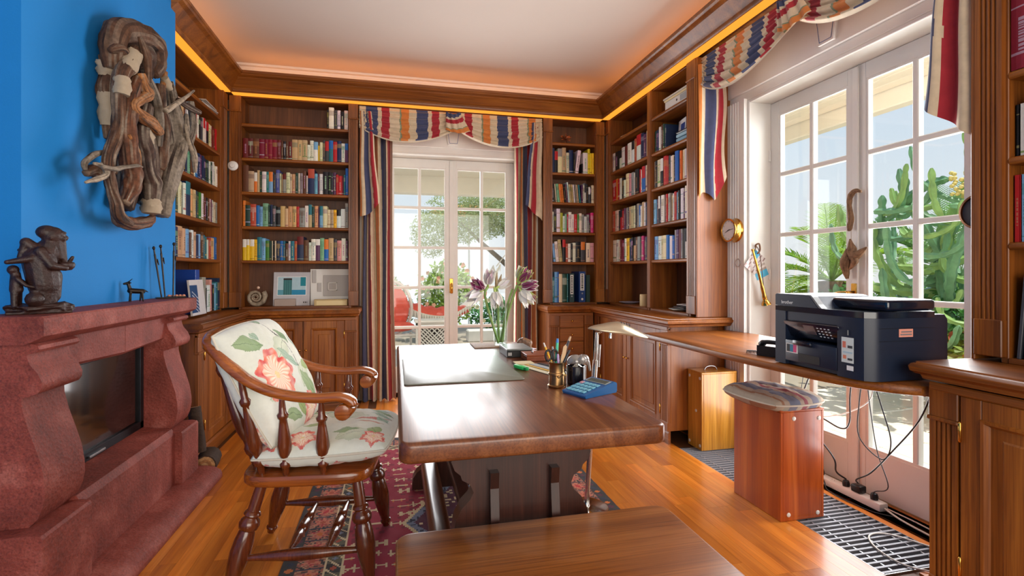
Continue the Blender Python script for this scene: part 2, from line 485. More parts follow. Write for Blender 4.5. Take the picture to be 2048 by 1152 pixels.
# white plaster cornice under the ceiling
cp=[(0,0),(0.015,0),(0.02,0.02),(0.05,0.035),(0.075,0.075),(0.08,0.09),(0.10,0.095),(0.10,0.115),(0,0.115)]
m=MB(); m.sweep([(a,b) for a,b in cp],[(-1.70,3.42,CEIL-.116),(-1.70,4.93,CEIL-.116),(2.31,4.93,CEIL-.116),(2.31,-2.3,CEIL-.116)])
struct(m.build('trim_1',M_white,smooth=40))
# oak cornice running over the bookcases
CRZ=2.71
prof=[(-.075,0),(0,0),(.006,.008),(.008,.02),(.002,.028),(.002,.034),(.012,.042),(.018,.05),(.060,.094),(.066,.10),(.066,.104),(.078,.11),(.092,.116),(.098,.126),(.106,.13),(.106,.15),(.09,.15),(.07,.135),(-.075,.135)]
m=MB(); m.sweep(prof,[(-1.33,3.36,CRZ),(-1.33,4.60,CRZ),(1.98,4.60,CRZ),(1.98,-2.0,CRZ)])
struct(m.build('trim_2',M_oak_x,smooth=35))
# top boards closing the gap between cornice and wall
m=MB(); m.box(-1.66,-1.41,3.425,4.93,CRZ+.03,CRZ+.06); m.box(-1.41,2.055,4.68,4.93,CRZ+.03,CRZ+.06); m.box(2.055,2.31,-2.0,4.93,CRZ+.03,CRZ+.06)
struct(m.build('trim_3',M_oak_x))

def strip(pts,w,z0,z1,mat,name,label):
    m=MB(); m.sweep([(-w/2,z0),(w/2,z0),(w/2,z1),(-w/2,z1)],pts)
    return tag(m.build(name,mat),label,'light','warm light strips')
zs=CRZ-.0006
strip([(-1.372,3.44,zs),(-1.372,4.60,zs)],.066,-.006,0,M_led,'light_strip','glowing warm strip light under the oak cornice beside the blue wall')
strip([(-1.335,4.640,zs),(1.985,4.640,zs)],.066,-.006,0,M_led,'light_strip','glowing warm strip light under the oak cornice of the back wall')
strip([(2.020,4.605,zs),(2.020,-1.9,zs)],.066,-.006,0,M_led,'light_strip','glowing warm strip light under the oak cornice of the right wall')
zc=CRZ+.136
strip([(-1.40,3.44,zc),(-1.40,4.58,zc)],.02,0,.006,M_cove,'light_strip','strip light on top of the cornice washing the ceiling by the blue wall')
strip([(-1.30,4.72,zc),(1.95,4.72,zc)],.02,0,.006,M_cove,'light_strip','strip light on top of the cornice washing the ceiling by the back wall')
strip([(2.08,4.58,zc),(2.08,-1.9,zc)],.02,0,.006,M_cove,'light_strip','strip light on top of the cornice washing the ceiling by the right wall')

# ------------------------------------------------------------------ french doors (local: x across, y outwards, z up; origin = middle of the opening on the room face)
def french_door(name,loc,rz):
    D=sempty(name,loc,rz); H=0.67
    def B(nm,mb,mat,par=D,**k): return mb.build(nm,mat,par,world=False,**k)
    # lining of the reveal, fluted casing, frieze, keystone
    m=MB(); m.cbox(-H-.001,-H+.02,0.0,.27,0,DH,.003); m.cbox(H-.02,H+.001,0.0,.27,0,DH,.003); m.cbox(-H+.0201,H-.0201,0.0005,.2695,DH-.02,DH+.001,.003)
    B('door_lining',m,M_white)
    for sx in (-1,1):
        m=MB(); x0=H+.0; w=.19
        p=[(0,0)]
        for k in range(4):
            a=.045+k*.026; p+=[(a,0),(a+.005,.007),(a+.013,.007),(a+.018,0)]
        p+=[(w,0),(w,.028),(0,.028)]
        pts=[(sx*(x0+a),-.026+b) for a,b in p]
        m.prism(pts,.0,DH+.01,'z'); 
        B('casing',m,M_white)
    m=MB(); m.cbox(-H-.19,H+.19,-.022,0,DH+.055,CRZ-.005,.003); B('frieze',m,M_white)
    m=MB(); m.sweep([(0,-.045),(.012,-.045),(.018,-.03),(.03,-.02),(.034,-.005),(.045,0),(.045,.012),(0,.012)],[(H+.19,-.003,DH+.05),(-H-.19,-.003,DH+.05)]); B('moulding',m,M_white)
    m=MB(); m.sweep([(0,0),(.01,0),(.016,.01),(.008,.022),(0,.022)],[(H+.19,-.02,DH+.175),(-H-.19,-.02,DH+.175)]); B('moulding',m,M_white)
    m=MB(); q=lambda t,z:(t,z)
    m.prism([(-.05,DH+.085),(.05,DH+.085),(.075,DH+.245),(-.075,DH+.245)],-.042,-.02,'y'); ks=B('keystone',m,M_white)
    blue=MATS.get('keystone_line') or plain('keystone_line',(96,112,150),0.6)
    m=MB()
    o=[(-.04,DH+.097),(.04,DH+.097),(.06,DH+.233),(-.06,DH+.233)]; i_=[(-.036,DH+.101),(.036,DH+.101),(.056,DH+.229),(-.056,DH+.229)]
    vs=[(x,-.0432,z) for x,z in o+i_]; m.add(vs,[(a,(a+1)%4,4+(a+1)%4,4+a) for a in range(4)]); B('keystone_outline',m,blue,ks)
    # leaves
    y0,y1=.165,.215
    for sx in (-1,1):
        a,b=(-H+.02,-.001) if sx<0 else (.001,H-.02)
        st=.075; xi,xo=(a+st,b-.055) if sx<0 else (a+.055,b-st)
        m=MB(); m.cbox(a,xi,y0,y1,.012,DH-.022,.003); m.cbox(xo,b,y0,y1,.012,DH-.022,.003)
        m.cbox(xi-.001,xo+.001,y0+.001,y1-.001,.012,.25,.002); m.cbox(xi-.001,xo+.001,y0+.001,y1-.001,2.25,DH-.022,.002)
        if sx>0: m.cbox(-.018,.02,y0-.014,y0,.012,DH-.03,.004)
        leaf=B('leaf',m,M_white)
        rows=[.25+.4*k for k in range(6)]
        m=MB(); cx_=(xi+xo)/2
        m.cbox(cx_-.0145,cx_+.0145,y0+.0048,y1-.0048,.2495,2.2505,.005); B('glazing_bar',m,M_white,leaf)
        for z in rows[1:-1]:
            m=MB(); m.cbox(xi,xo,y0+.006,y1-.006,z-.014,z+.014,.005); B('glazing_bar',m,M_white,leaf)
        for k in range(5):      # inner beads and panes
            for (xa,xb) in ((xi,cx_-.014),(cx_+.014,xo)):
                m=MB(); m.box(xa,xb,.189,.192,rows[k]+.0,rows[k+1]-.0); B('pane',m,M_glass,leaf)
        m=MB(); bw=.012
        m.box(xi,xi+bw,y0+.004,y0+.012,.25+bw,2.25-bw); m.box(xo-bw,xo,y0+.004,y0+.012,.25+bw,2.25-bw); m.box(xi,xo,y0+.004,y0+.012,2.25-bw,2.25); m.box(xi,xo,y0+.004,y0+.012,.25,.25+bw)
        B('bead',m,M_white,leaf)
        m=MB(); m.cbox(a+.0,b,y0-.004,y0,.10,.108,.001); 
        for z in (.35,1.15,1.95):
            hx=a-.004 if sx<0 else b-.008
            mm=MB(); mm.lathe([(.007,0),(.008,.004),(.008,.07),(.007,.074)],(hx+.006,y0-.008,z),8); B('hinge',mm,M_white,leaf,smooth=40)
    # brass handle
    h=MB(); h.cbox(-.018,.018,y0-.021,y0-.013,.99,1.14,.006); hd=B('handle_plate',h,M_brass)
    h=MB(); h.tube([(0,y0-.02,1.09),(0,y0-.06,1.09),(-.01,y0-.07,1.088),(-.05,y0-.072,1.085),(-.10,y0-.07,1.075)] if rz else [(0,y0-.02,1.09),(0,y0-.06,1.085),(0,y0-.066,1.05),(0,y0-.064,.99)],[.009,.009,.010,.010,.008][:5 if rz else 4],10); B('handle',h,M_brass,hd,smooth=True)
    return D
french_door('door_1',(0.55,4.93,0),0)
french_door('door_2',(2.31,2.26,0),R(-90))

# ------------------------------------------------------------------ floor grate
M_bar=plain('anodised_bar',(132,132,136),.5,.3)
g=thing('floor_grate','metal floor grate of thin bars set in the parquet by the right door','grate',((GR[0]+GR[1])/2,(GR[2]+GR[3])/2,0))
m=MB(); x0,x1,y0,y1=GR
for b in ((x0,x0+.004,y0,y1),(x1-.004,x1,y0,y1),(x0,x1,y0,y0+.004),(x0,x1,y1-.004,y1)): m.box(*b,-.025,.001)
m.build('frame',M_steel,g)
nb=46; bm_=MB(); bm_.box(-(x1-x0)/2+.004,(x1-x0)/2-.004,-.0055,.0055,-.020,0); bar=bm_.mesh('bar',M_bar)
for k in range(nb): place('bar',bar,g,(0,(k+.5)/nb*(y1-y0)-(y1-y0)/2,0))
for fx in (.17,.5,.83):
    m=MB(); m.box(x0+(x1-x0)*fx-.003,x0+(x1-x0)*fx+.003,y0+.004,y1-.004,-.012,-.003); m.build('cross_rod',M_steel,g)
m=MB(); m.box(x0-.002,x1+.002,y0-.002,y1+.002,-.20,-.19); m.box(x0-.004,x0-.001,y0,y1,-.2,-.01); m.box(x1+.001,x1+.004,y0,y1,-.2,-.01)
struct(m.build('trim_4',plain('convector_pit',(10,10,12),0.9,spec=.1)))
m=MB(); m.box(2.31,2.50,DR[0],DR[1],-.10,0.0); struct(m.build('trim_5',M_floor))
m=MB(); m.box(DO[0],DO[1],4.93,5.12,-.10,0.0); struct(m.build('trim_6',M_floor))

# ------------------------------------------------------------------ fireplace
fp=thing('fireplace','red volcanic stone fireplace with glass fire door against the blue chimney breast','fireplace',(-1.15,2.58,0))
m=MB(); m.prism([(-1.32,0),(-.992,0),(-.986,.012),(-.986,.03),(-.994,.05),(-1.02,.068),(-1.06,.078),(-1.13,.085),(-1.32,.085)],1.84,3.235,'y'); m.build('plinth',M_tuff,fp,smooth=30)
for ya,yb in ((1.90,2.17),(2.98,3.20)):
    m=MB(); m.prism([(-1.32,.07),(-1.10,.07),(-1.10,.345),(-1.106,.355),(-1.13,.36),(-1.32,.36)],ya,yb,'y'); m.build('hearth_block',M_tuff,fp,smooth=30)
m=MB(); m.prism([(-1.32,.07),(-1.135,.07),(-1.135,.345),(-1.15,.375),(-1.32,.395)],2.169,2.981,'y'); m.build('hearth_front',M_tuff,fp)
cprof=[(-1.32,.36),(-1.175,.36),(-1.15,.385),(-1.137,.42),(-1.13,.46),(-1.131,.50),(-1.14,.56),(-1.16,.63),(-1.182,.70),(-1.195,.76),(-1.196,.785),(-1.175,.79),(-1.15,.80),(-1.14,.815),(-1.138,.835),(-1.15,.865),(-1.172,.895),(-1.18,.92),(-1.18,.93),(-1.155,.935),(-1.146,.945),(-1.15,.957),(-1.17,.966),(-1.32,.966)]
for ya,yb in ((1.965,2.185),(3.0,3.19)):
    m=MB(); m.prism(cprof,ya,yb,'y'); m.build('corbel',M_tuff,fp,smooth=35)
m=MB(); m.prism([(-1.32,.966),(-1.165,.966),(-1.125,.985),(-1.115,.992),(-1.113,1.0),(-1.113,1.05),(-1.118,1.057),(-1.32,1.057)],1.93,3.215,'y'); m.build('mantel_shelf',M_tuff,fp,smooth=25)
for ya,yb,za,zb in ((2.186,2.60,.845,.83),(2.603,2.999,.83,.845)):
    m=MB(); n=8; poly=[]
    pts=[(-1.32,.965),(-1.195,.965)]
    for i in range(2):
        pass
    vs=[]; 
    for y,z in ((ya,za),(yb,zb)):
        vs+=[(-1.32,y,.965),(-1.19,y,.965),(-1.19,y,z+.012),(-1.205,y,z),(-1.32,y,z)]
    m.add(vs,[(0,1,6,5),(1,2,7,6),(2,3,8,7),(3,4,9,8),(4,0,5,9),(0,4,3,2,1),(5,6,7,8,9)]); m.build('lintel_stone',M_tuff,fp)
m=MB(); fy0,fy1,fz0,fz1=2.19,2.995,.39,.84
for b in ((fy0,fy0+.035,fz0,fz1),(fy1-.035,fy1,fz0,fz1),(fy0,fy1,fz0,fz0+.04),(fy0,fy1,fz1-.03,fz1)): m.cbox(-1.315,-1.285,b[0],b[1],b[2],b[3],.003)
fr=m.build('fire_door_frame',M_iron,fp)
m=MB(); m.cbox(-1.286,-1.274,2.50,2.62,.402,.412,.002); m.build('fire_door_handle',M_steel,fr)
fg=plain('fire_door_glass',(14,12,11),0.06,0.0,0.7,coat=0.6)
m=MB(); m.box(-1.305,-1.298,fy0+.03,fy1-.03,fz0+.035,fz1-.025); m.build('fire_door_glass',fg,fr)

# ------------------------------------------------------------------ bookcases and cabinets (local frame: x along the front, y into the wall, z up)
SHZ=[2.475,2.182,1.891,1.597,1.304]; CT=.885; SB=.905
def fluted(m,x0,x1,y,z0,z1,n=4,d=.006):
    w=x1-x0; e=w*.16; s=(w-2*e)/n; p=[(x0,y)]
    for k in range(n):
        a=x0+e+k*s+s*.18; b=x0+e+(k+1)*s-s*.18
        p+=[(a,y),(lerp(a,b,.25),y+d),(lerp(a,b,.75),y+d),(b,y)]
    p+=[(x1,y),(x1,y+.02),(x0,y+.02)]
    m.prism(p,z0,z1,'z')
def pilaster(par,x0,x1,y=-.02,z0=SB,z1=CRZ-.008,base=.13,top=.14,nm='pilaster'):
    m=MB(); m.cbox(x0-.002,x1+.002,y-.004,y+.022,z0,z0+base,.003)
    fluted(m,x0,x1,y,z0+base-.001,z1-top+.001)
    m.cbox(x0-.002,x1+.002,y-.003,y+.021,z1-top+.012,z1-.001,.003); m.cbox(x0-.006,x1+.006,y-.010,y+.022,z1-top,z1-top+.014,.004)
    return m.build(nm,M_oak_z,par,world=False,smooth=25)
def bookcase(label,loc,rz,W,bays,pils,group=None,div=(),endl=False,endr=False,depth=.248):
    b=thing('bookcase',label,'bookcase',loc,rz)
    m=MB(); m.box(0,W,depth-.012,depth,SB-.02,CRZ+.03); m.build('back_panel',M_oakback,b,world=False)
    for x0,x1 in pils: pilaster(b,x0,x1)
    xs=set()
    for x0,x1 in bays:
        for xa,xb in ((x0-.022,x0),(x1,x1+.022)):
            if any(abs(xa-q)<.03 for q in xs): continue
            xs.add(xa); m=MB(); m.cbox(max(xa,0),min(xb,W),0.0,depth-.013,SB-.02,CRZ+.028,.002); m.build('side_panel',M_oak_z,b,world=False)
        for z in SHZ:
            m=MB(); p=[(0.004,z-.026),(depth-.014,z-.026),(depth-.014,z),(.006,z),(.001,z-.003),(-.002,z-.010),(-.002,z-.018),(.001,z-.023)]
            m.prism(p,x0+.0005,x1-.0005,'x'); m.build('shelf',M_oak_x,b,world=False,smooth=40)
        m=MB(); m.cbox(x0,x1,-.004,depth-.014,SB-.02,SB,.003); m.build('base_board',M_oak_x,b,world=False)
        m=MB(); m.cbox(x0,x1,.01,depth-.014,CRZ-.01,CRZ+.02,.003); m.build('top_board',M_oak_x,b,world=False)
    for xa,xb in div:
        m=MB(); m.cbox(xa,xb,-.012,.012,SB,CRZ-.009,.004); m.build('divider',M_oak_z,b,world=False)
    return b
BCL=bookcase('oak bookcase in the left corner beside the blue chimney breast',(-1.40,3.425,0),R(90),1.230,[(.022,1.125)],[(1.127,1.228)])
BBL=bookcase('wide oak bookcase left of the striped back curtains',(-1.378,4.68,0),0,1.051,[(.100,.970)],[(.010,.098),(.972,1.051)])
BBR=bookcase('narrow oak bookcase right of the striped back curtains',(1.398,4.68,0),0,.634,[(.092,.540)],[(0,.090),(.542,.632)])
BCR=bookcase('two-bay oak bookcase on the right wall with the plain end panel',(2.06,4.655,0),R(-90),1.538,[(.074,.826),(.885,1.427)],[(.0,.072),(1.429,1.536)],div=[(.828,.883)])
m=MB(); m.cbox(1.5385,1.553,-.018,.247,CT+.001,CRZ-.009,.003); m.build('end_panel',M_oak_z,BCR,world=False)
BCN=bookcase('oak bookcase at the right edge beside the large door curtain tail',(2.06,1.387,0),R(-90),1.4,[(.092,.84)],[(0,.084),(.86,.95)])
m=MB(); m.cbox(-.014,-.0005,-.018,.247,CT+.001,CRZ-.009,.003); m.build('end_panel',M_oak_z,BCN,world=False)

def door_panel(par,x0,x1,y,z0,z1,nm='door',hinge=None,knob=None):
    m=MB(); st=.065
    m.cbox(x0+.002,x0+st,y-.02,y,z0,z1,.003); m.cbox(x1-st,x1-.002,y-.02,y,z0,z1,.003)
    m.cbox(x0+st-.001,x1-st+.001,y-.0195,y,z0,z0+st,.003); m.cbox(x0+st-.001,x1-st+.001,y-.0195,y,z1-st,z1,.003)
    d=m.build(nm,M_oak_z,par,world=False)
    m=MB(); a0,a1,c0,c1=x0+st,x1-st,z0+st,z1-st     # bead + raised field
    def ring(i,yy): return [(a0+i,yy,c0+i),(a1-i,yy,c0+i),(a1-i,yy,c1-i),(a0+i,yy,c1-i)]
    R_=[ring(-.004,y-.0195),ring(.0,y-.026),ring(.008,y-.024),ring(.014,y-.012),ring(.018,y-.008),ring(.05,y-.008),ring(.056,y-.012)] if (a1-a0)>.14 else [ring(-.004,y-.0195),ring(0,y-.026),ring(.008,y-.024),ring(.014,y-.010),ring(.018,y-.008)]
    vs=[p for r in R_ for p in r]; fs=[]
    for k in range(len(R_)-1):
        for i in range(4): fs.append((4*k+i,4*k+(i+1)%4,4*k+4+(i+1)%4,4*k+4+i))
    fs.append(tuple(4*(len(R_)-1)+i for i in range(4)))
    m.add(vs,fs); m.build('door_field',M_oak_z,d,world=False)
    if hinge is not None:
        for z in (z0+.12,z1-.12):
            h=MB(); h.lathe([(.002,-.034),(.005,-.030),(.005,.030),(.002,.034)],(hinge,y-.022,z),8); h.build('hinge',M_brass,d,world=False,smooth=40)
    if knob is not None:
        k=MB(); k.lathe([(.003,0),(.004,.004),(.009,.010),(.009,.016),(.004,.02)],(0,0,0),10); k.xf(Matrix.Translation((knob[0],y-.02,knob[1]))@Matrix.Rotation(R(90),4,'X')); k.build('knob',M_brass,d,world=False,smooth=True)
    return d
def cabinet(label,loc,rz,W,depth,pils,doors=(),drawers=(),endl=0,endr=0,z1=.822):
    c=thing('base_cabinet',label,'cabinet',loc,rz)
    m=MB(); m.cbox(0,W,.0,depth,.09,z1-.001,.003); m.build('body',M_oak_z,c,world=False)
    m=MB(); m.prism([(.0,0),(-.018,0),(-.018,.075),(-.012,.09),(0,.095)],.0,W,'x'); m.build('skirting',M_oak_x,c,world=False)
    m=MB(); m.cbox(0,W,-.018,.002,.795,z1-.012,.003); m.cbox(0,W,-.026,.001,z1-.03,z1-.001,.004); m.build('frieze',M_oak_x,c,world=False)
    for x0,x1 in pils: pilaster(c,x0,x1,-.02,.09,.80,.06,.11)
    for (x0,x1,h,kn) in doors: door_panel(c,x0,x1,0,.105,.792,hinge=h,knob=kn)
    for (x0,x1,za,zb) in drawers:
        m=MB(); m.cbox(x0+.002,x1-.002,-.018,0,za+.002,zb-.002,.004); d=m.build('drawer',M_oak_x,c,world=False)
        k=MB(); k.lathe([(.003,0),(.004,.006),(.010,.012),(.010,.018),(.004,.022)],(0,0,0),10); k.xf(Matrix.Translation(((x0+x1)/2,-.018,(za+zb)/2))@Matrix.Rotation(R(90),4,'X')); k.build('knob',M_brass,d,world=False,smooth=True)
    return c
cabinet('oak base cabinet under the left corner bookcase beside the fireplace',(-1.21,3.46,0),R(90),1.015,.42,[(.0,.09)],[(.10,.54,.105,None),(.545,.96,.955,None)])
cabinet('oak base cabinet behind the armchair left of the back curtains',(-1.19,4.50,0),0,.863,.42,[(.77,.863)],[(.10,.434,.105,(.41,.55)),(.437,.768,.764,(.46,.55))])
cabinet('oak drawer cabinet under the narrow bookcase right of the back door',(1.398,4.50,0),0,.44,.42,[(.0,.10),(.35,.437)],(),[(.103,.347,.68-.13*k,.795-.13*k+.012) for k in range(5)])
cabinet('oak base cabinet under the two-bay bookcase behind the desk lamp',(1.87,4.48,0),R(-90),1.325,.43,[(.0,.10),(1.225,1.325)],[(.135,.677,.145,(.655,.5)),(.68,1.222,1.217,(.705,.5))])
cabinet('oak base cabinet at the right edge next to the printer',(1.84,1.377,0),R(-90),1.3,.46,[(.0,.09)],[(.095,.60,.098,(.575,.5)),(.605,1.10,1.09,(.63,.5))])

def worktop(label,polyfn):
    t=MB(); levels=[(CT-.062,.012),(CT-.058,.030),(CT-.044,.034),(CT-.040,.046),(CT-.032,.056),(CT-.018,.058),(CT-.009,.052),(CT-.006,.044),(CT-.001,.042),(CT,.038)]
    rings=[[(x,y,z) for x,y in polyfn(o)] for z,o in levels]; n=len(rings[0]); vs=[p for r in rings for p in r]; fs=[]
    for k in range(len(rings)-1):
        for i in range(n): fs.append((k*n+i,k*n+(i+1)%n,(k+1)*n+(i+1)%n,(k+1)*n+i))
    fs.append(tuple(range(n))[::-1]); fs.append(tuple((len(rings)-1)*n+i for i in range(n)))
    t.add(vs,fs); return tag(t.build('worktop',M_oak_y,smooth=40),label,'worktop')
worktop('oak worktop with rounded edge turning the corner behind the armchair',lambda o:[(-1.66,3.45-o*.3),(-1.21+o,3.45-o*.3),(-1.21+o,4.50-o),(-.327+o*.5,4.50-o),(-.327+o*.5,4.925),(-1.66,4.925)])
worktop('oak worktop with rounded edge below the two-bay bookcase on the right',lambda o:[(1.398-o*.5,4.925),(1.398-o*.5,4.50-o),(1.84-o,4.50-o),(1.84-o,3.10-o),(2.308,3.10-o),(2.308,4.925)])
worktop('oak worktop with rounded nose beside the printer at the right edge',lambda o:[(2.308,1.377+o),(1.855-o,1.377+o),(1.84-o,1.362+o),(1.84-o,.2),(2.308,.2)])

# desk board bridging the two cabinets below the right door
bt=.795
fe=[(1.815,1.40),(1.80,1.42),(1.727,1.50),(1.672,1.66),(1.646,1.90),(1.622,2.20),(1.616,2.60),(1.616,3.04),(1.63,3.075),(1.66,3.085)]
fe=[(p.x,p.y) for p in catmull([(x,y,0) for x,y in fe],3)]
def desk_ring(o,z):
    cx_,cy_=2.0,2.3; out=[]
    for x,y in fe:
        out.append((x-o,y,z))
    return out+[(1.84,3.075,z),(1.84,3.09,z),(2.305,3.09,z),(2.305,1.40,z)]
t=MB(); lv=[(bt-.036,-.012),(bt-.033,-.004),(bt-.026,0),(bt-.012,0),(bt-.004,-.004),(bt,-.012)]
rings=[desk_ring(o,z) for z,o in lv]; n=len(rings[0]); vs=[p for r in rings for p in r]; fs=[]
for k in range(len(rings)-1):
    for i in range(n): fs.append((k*n+i,k*n+(i+1)%n,(k+1)*n+(i+1)%n,(k+1)*n+i))
fs.append(tuple(range(n))[::-1]); fs.append(tuple((len(rings)-1)*n+i for i in range(n)))
t.add(vs,fs); tag(t.build('desk_board',M_oak_y,smooth=40),'curved oak desk board carrying the printer below the right door','desk')

# ================================================================== BOOKS
PAL={'w':((226,222,212),'white'),'c':((222,206,172),'cream'),'t':((196,164,122),'tan'),'f':((214,164,112),'peach'),'h':((98,58,36),'brown'),
 'm':((104,30,28),'maroon'),'q':((128,20,44),'crimson'),'r':((186,28,34),'red'),'u':((182,74,50),'rust red'),'o':((220,120,42),'orange'),'y':((236,190,30),'yellow'),
 'z':((168,180,44),'lime'),'g':((60,120,48),'green'),'e':((34,66,54),'dark green'),'j':((122,172,132),'mint'),'l':((36,112,124),'teal'),'s':((120,170,206),'light blue'),
 'b':((30,100,176),'blue'),'i':((70,76,156),'indigo'),'n':((28,42,78),'navy'),'v':((94,52,86),'purple'),'x':((206,36,110),'magenta'),'p':((206,150,148),'pink'),
 'k':((26,24,28),'black'),'d':((64,64,68),'charcoal'),'a':((148,140,134),'grey')}
M_book=attrmat('book_cloth_and_print',0.55,0.35,0.05,var=0.10,vscale=90)
PAGE=srgb(222,210,184)[:3]
def lin(k): return srgb(*PAL[k][0])[:3]
def book_mesh(mb,w,h,d,k,top=None,seed=0,M=None):
    """book standing, spine at y=0 facing -y, x 0..w"""
    st=len(mb.v); r=random.Random(seed); c=lin(k); t=.0018; hard=w>.018
    c=tuple(min(1,q*r.uniform(.86,1.12)) for q in c)
    lum=.3*c[0]+.6*c[1]+.1*c[2]
    ink=(.012,.012,.014) if lum>.25 else r.choice(((.55,.50,.40),(.62,.62,.60),(.45,.32,.10)))
    ink=tuple(lerp(a,b,r.uniform(.35,.85)) for a,b in zip(c,ink))
    # bands up the spine
    zs=[0]; cs=[]
    def band(z,col): zs.append(z); cs.append(col)
    e=r.random()
    if top: 
        tc=lin(top); z=r.uniform(.52,.72)
        if r.random()<.4: band(h*.06,c); band(h*.085,ink)
        band(h*z,c); band(h,tc)
    elif e<.34:
        band(h*.07,c); band(h*.085,ink); band(h*r.uniform(.60,.70),c); band(h*.86,tuple(lerp(a,b,.55) for a,b in zip(c,ink))); band(h,c)
    elif e<.6:
        band(h*r.uniform(.14,.2),c); band(h*.22,ink); band(h*.80,c); band(h*.82,ink); band(h,c)
    elif e<.8:
        band(h*.06,c); band(h*.10,ink); band(h,c)
    else: band(h,c)
    n=4 if hard else 2; bu=min(.004,w*.12) if hard else 0
    xs=[(w*i/n,-bu*(1-(2*i/n-1)**2)) for i in range(n+1)]
    vs=[(x,y,z) for z in zs for x,y in xs]
    for b in range(len(zs)-1):
        f=[(b*(n+1)+i,b*(n+1)+i+1,(b+1)*(n+1)+i+1,(b+1)*(n+1)+i) for i in range(n)]
        mb.add(vs if b==0 else [],[] ) if b==0 else None
        base=st
        for q in f:
            mb.c[len(mb.f)]=cs[b]; mb.f.append(tuple(base+i for i in q))
    # title strokes on the spine: a thin upright line of print
    if not top and w>.014 and r.random()<.75:
        x0=w*.36; x1=w*.64; z=h*.24; ze=h*r.uniform(.62,.78); y=-bu-.0003
        while z<ze:
            dz=r.uniform(.004,.012); mb.add([(x0,y,z),(x1,y,z),(x1,y,z+dz),(x0,y,z+dz)],[(0,1,2,3)],ink); z+=dz+r.uniform(.002,.006)
    # spine back, boards, pages
    mb.box(0,t,0,d,0,h,c); mb.box(w-t,w,0,d,0,h,c)
    mb.add([(0,0,0),(w,0,0),(w,t,0),(0,t,0)]+[(0,0,h),(w,0,h),(w,t,h),(0,t,h)],[(0,1,2,3),(4,5,6,7),(2,3,7,6)],c)
    tf=[(x,y,h) for x,y in xs]; mb.add(tf,[tuple(range(n+1))],c)
    tf=[(x,y,0) for x,y in xs]; mb.add(tf,[tuple(range(n+1))],c)
    mb.box(t,w-t,t,d-.004,.0,h-.003,PAGE)
    if M is not None: mb.xf(M,st)
    return mb
ORD='first second third fourth fifth sixth seventh eighth ninth tenth eleventh twelfth thirteenth fourteenth fifteenth sixteenth seventeenth eighteenth nineteenth twentieth'.split()
def ordn(n):
    if n<=20: return ORD[n-1]
    t={20:'twenty',30:'thirty'}[n//10*10]
    return t+'-'+ORD[n%10-1] if n%10 else {30:'thirtieth'}[n]
ROWN=['top shelf','second shelf','third shelf','fourth shelf','fifth shelf','bottom shelf']
BOOKS=[]
def row(case,rowi,z,x0,x1,spec,where,fit=True,side='left',y0=.02,lean=None,depthmax=.20,seed=0):
    toks=[]
    for tk in spec.split():
        b,_,tp=tk.partition('/'); toks.append((b[0],int(b[1:3])/1000,int(b[3:5])/100,tp or None))
    tot=sum(t[1] for t in toks)+.0006*len(toks); slack=0
    for i in (lean or {}):
        a=lean[i]
        if (a<0 and lean.get(i-1,0)>=0) or (a>0 and lean.get(i+1,0)<=0): slack+=toks[i][2]*sin(abs(a))+.004
        slack+=.0015
    sc=(x1-x0-slack)/tot if fit else 1.0
    x=x0; r=random.Random(seed*77+rowi*13+len(toks)); N=len(toks)
    for i,(k,w,h,tp) in enumerate(toks):
        w*=sc; d=min(depthmax,h*.72+.01); y=y0+r.uniform(-.004,.008)
        ang=0.0
        if lean and i in lean:
            ang=lean[i]
            if ang<0 and lean.get(i-1,0)>=0: x+=h*sin(-ang)+.004
        size='thick' if w>.040 else ('slim' if w<.017 else '')
        pos=i+1 if side=='left' else N-i
        lab=' '.join(filter(None,[size,PAL[k][1],'book,',ordn(pos),'from',side,'on',ROWN[rowi],where]))
        BOOKS.append(dict(case=case,x=x,y=y,z=z+.0008,w=w-.0006,h=min(h*1.0,.262 if rowi<5 else .36),d=d,k=k,top=tp,ang=ang,label=lab,seed=r.randrange(10**6),grp='books in the '+where.replace('of ','',1)))
        x+=w+.0006+(.0015 if ang else 0)
        if ang>0 and lean.get(i+1,0)<=0: x+=h*sin(ang)+.004
WBL='of bookcase left of back curtains'; WBR='of narrow bookcase right of curtains'; WL='of bookcase beside blue wall'
WRA='of right bookcase, far bay'; WRB='of right bookcase, near bay'; WN='of bookcase at right edge'
o=.100
row(BBL,0,SHZ[0],.785,.966,'k1517 w3819 d2517 w2517 k2816 w2917',WBL,seed=1)
row(BBL,1,SHZ[1],.104,.966,'m4217 m3717 h4817 q4017 q3017 q3217 q4017 m2817 h1816 k2016 h2016 m2816 t4518 t3818 t4018 w2014 w3018 w3517/s y1314 c2517 d2019 d3018/r l3519/b r3318 n3519 w3017 v2617/b',WBL,seed=2)
row(BBL,2,SHZ[2],.104,.966,'h4523 t4518 o2517/w t2019 e1818 w3518 l2018 s3218/o d2516 i3020 c1417 t1016 a3017/m c3018 c1517 f3017 e2018 c1818 a2218 h2820 w1516 n5522/u s2518 v1518 w3018 k4520 k2520 d1519 v2520 r2018 r3017 q1517 l1518 b2424',WBL,seed=3)
row(BBL,3,SHZ[3],.104,.966,'o2022 e4018 u4519 b2518 s2517 j4220 e1518 n2019 d2518 k3517 f3718 t2516 f3518 f3018 r2218 a4517 w3019 t2820/l e2018 f3019 v1018 s2819/l c3519 c2516 t2816 y2516 w3516/k w3517 a2522',WBL,seed=4)
row(BBL,4,SHZ[4],.104,.966,'y2518/w y2018/w y3018/w y2018 l3020 s2519 g2517 e1517 c1017 k1017 c1017 n2517 b2017 l1517 h2015 w1617 l2517 u1817 n4521/m h3518 w1816 w3019 v3019/w j2820 b3219/o t3520 d2519 p3018 w3020 v1518',WBL,seed=5)
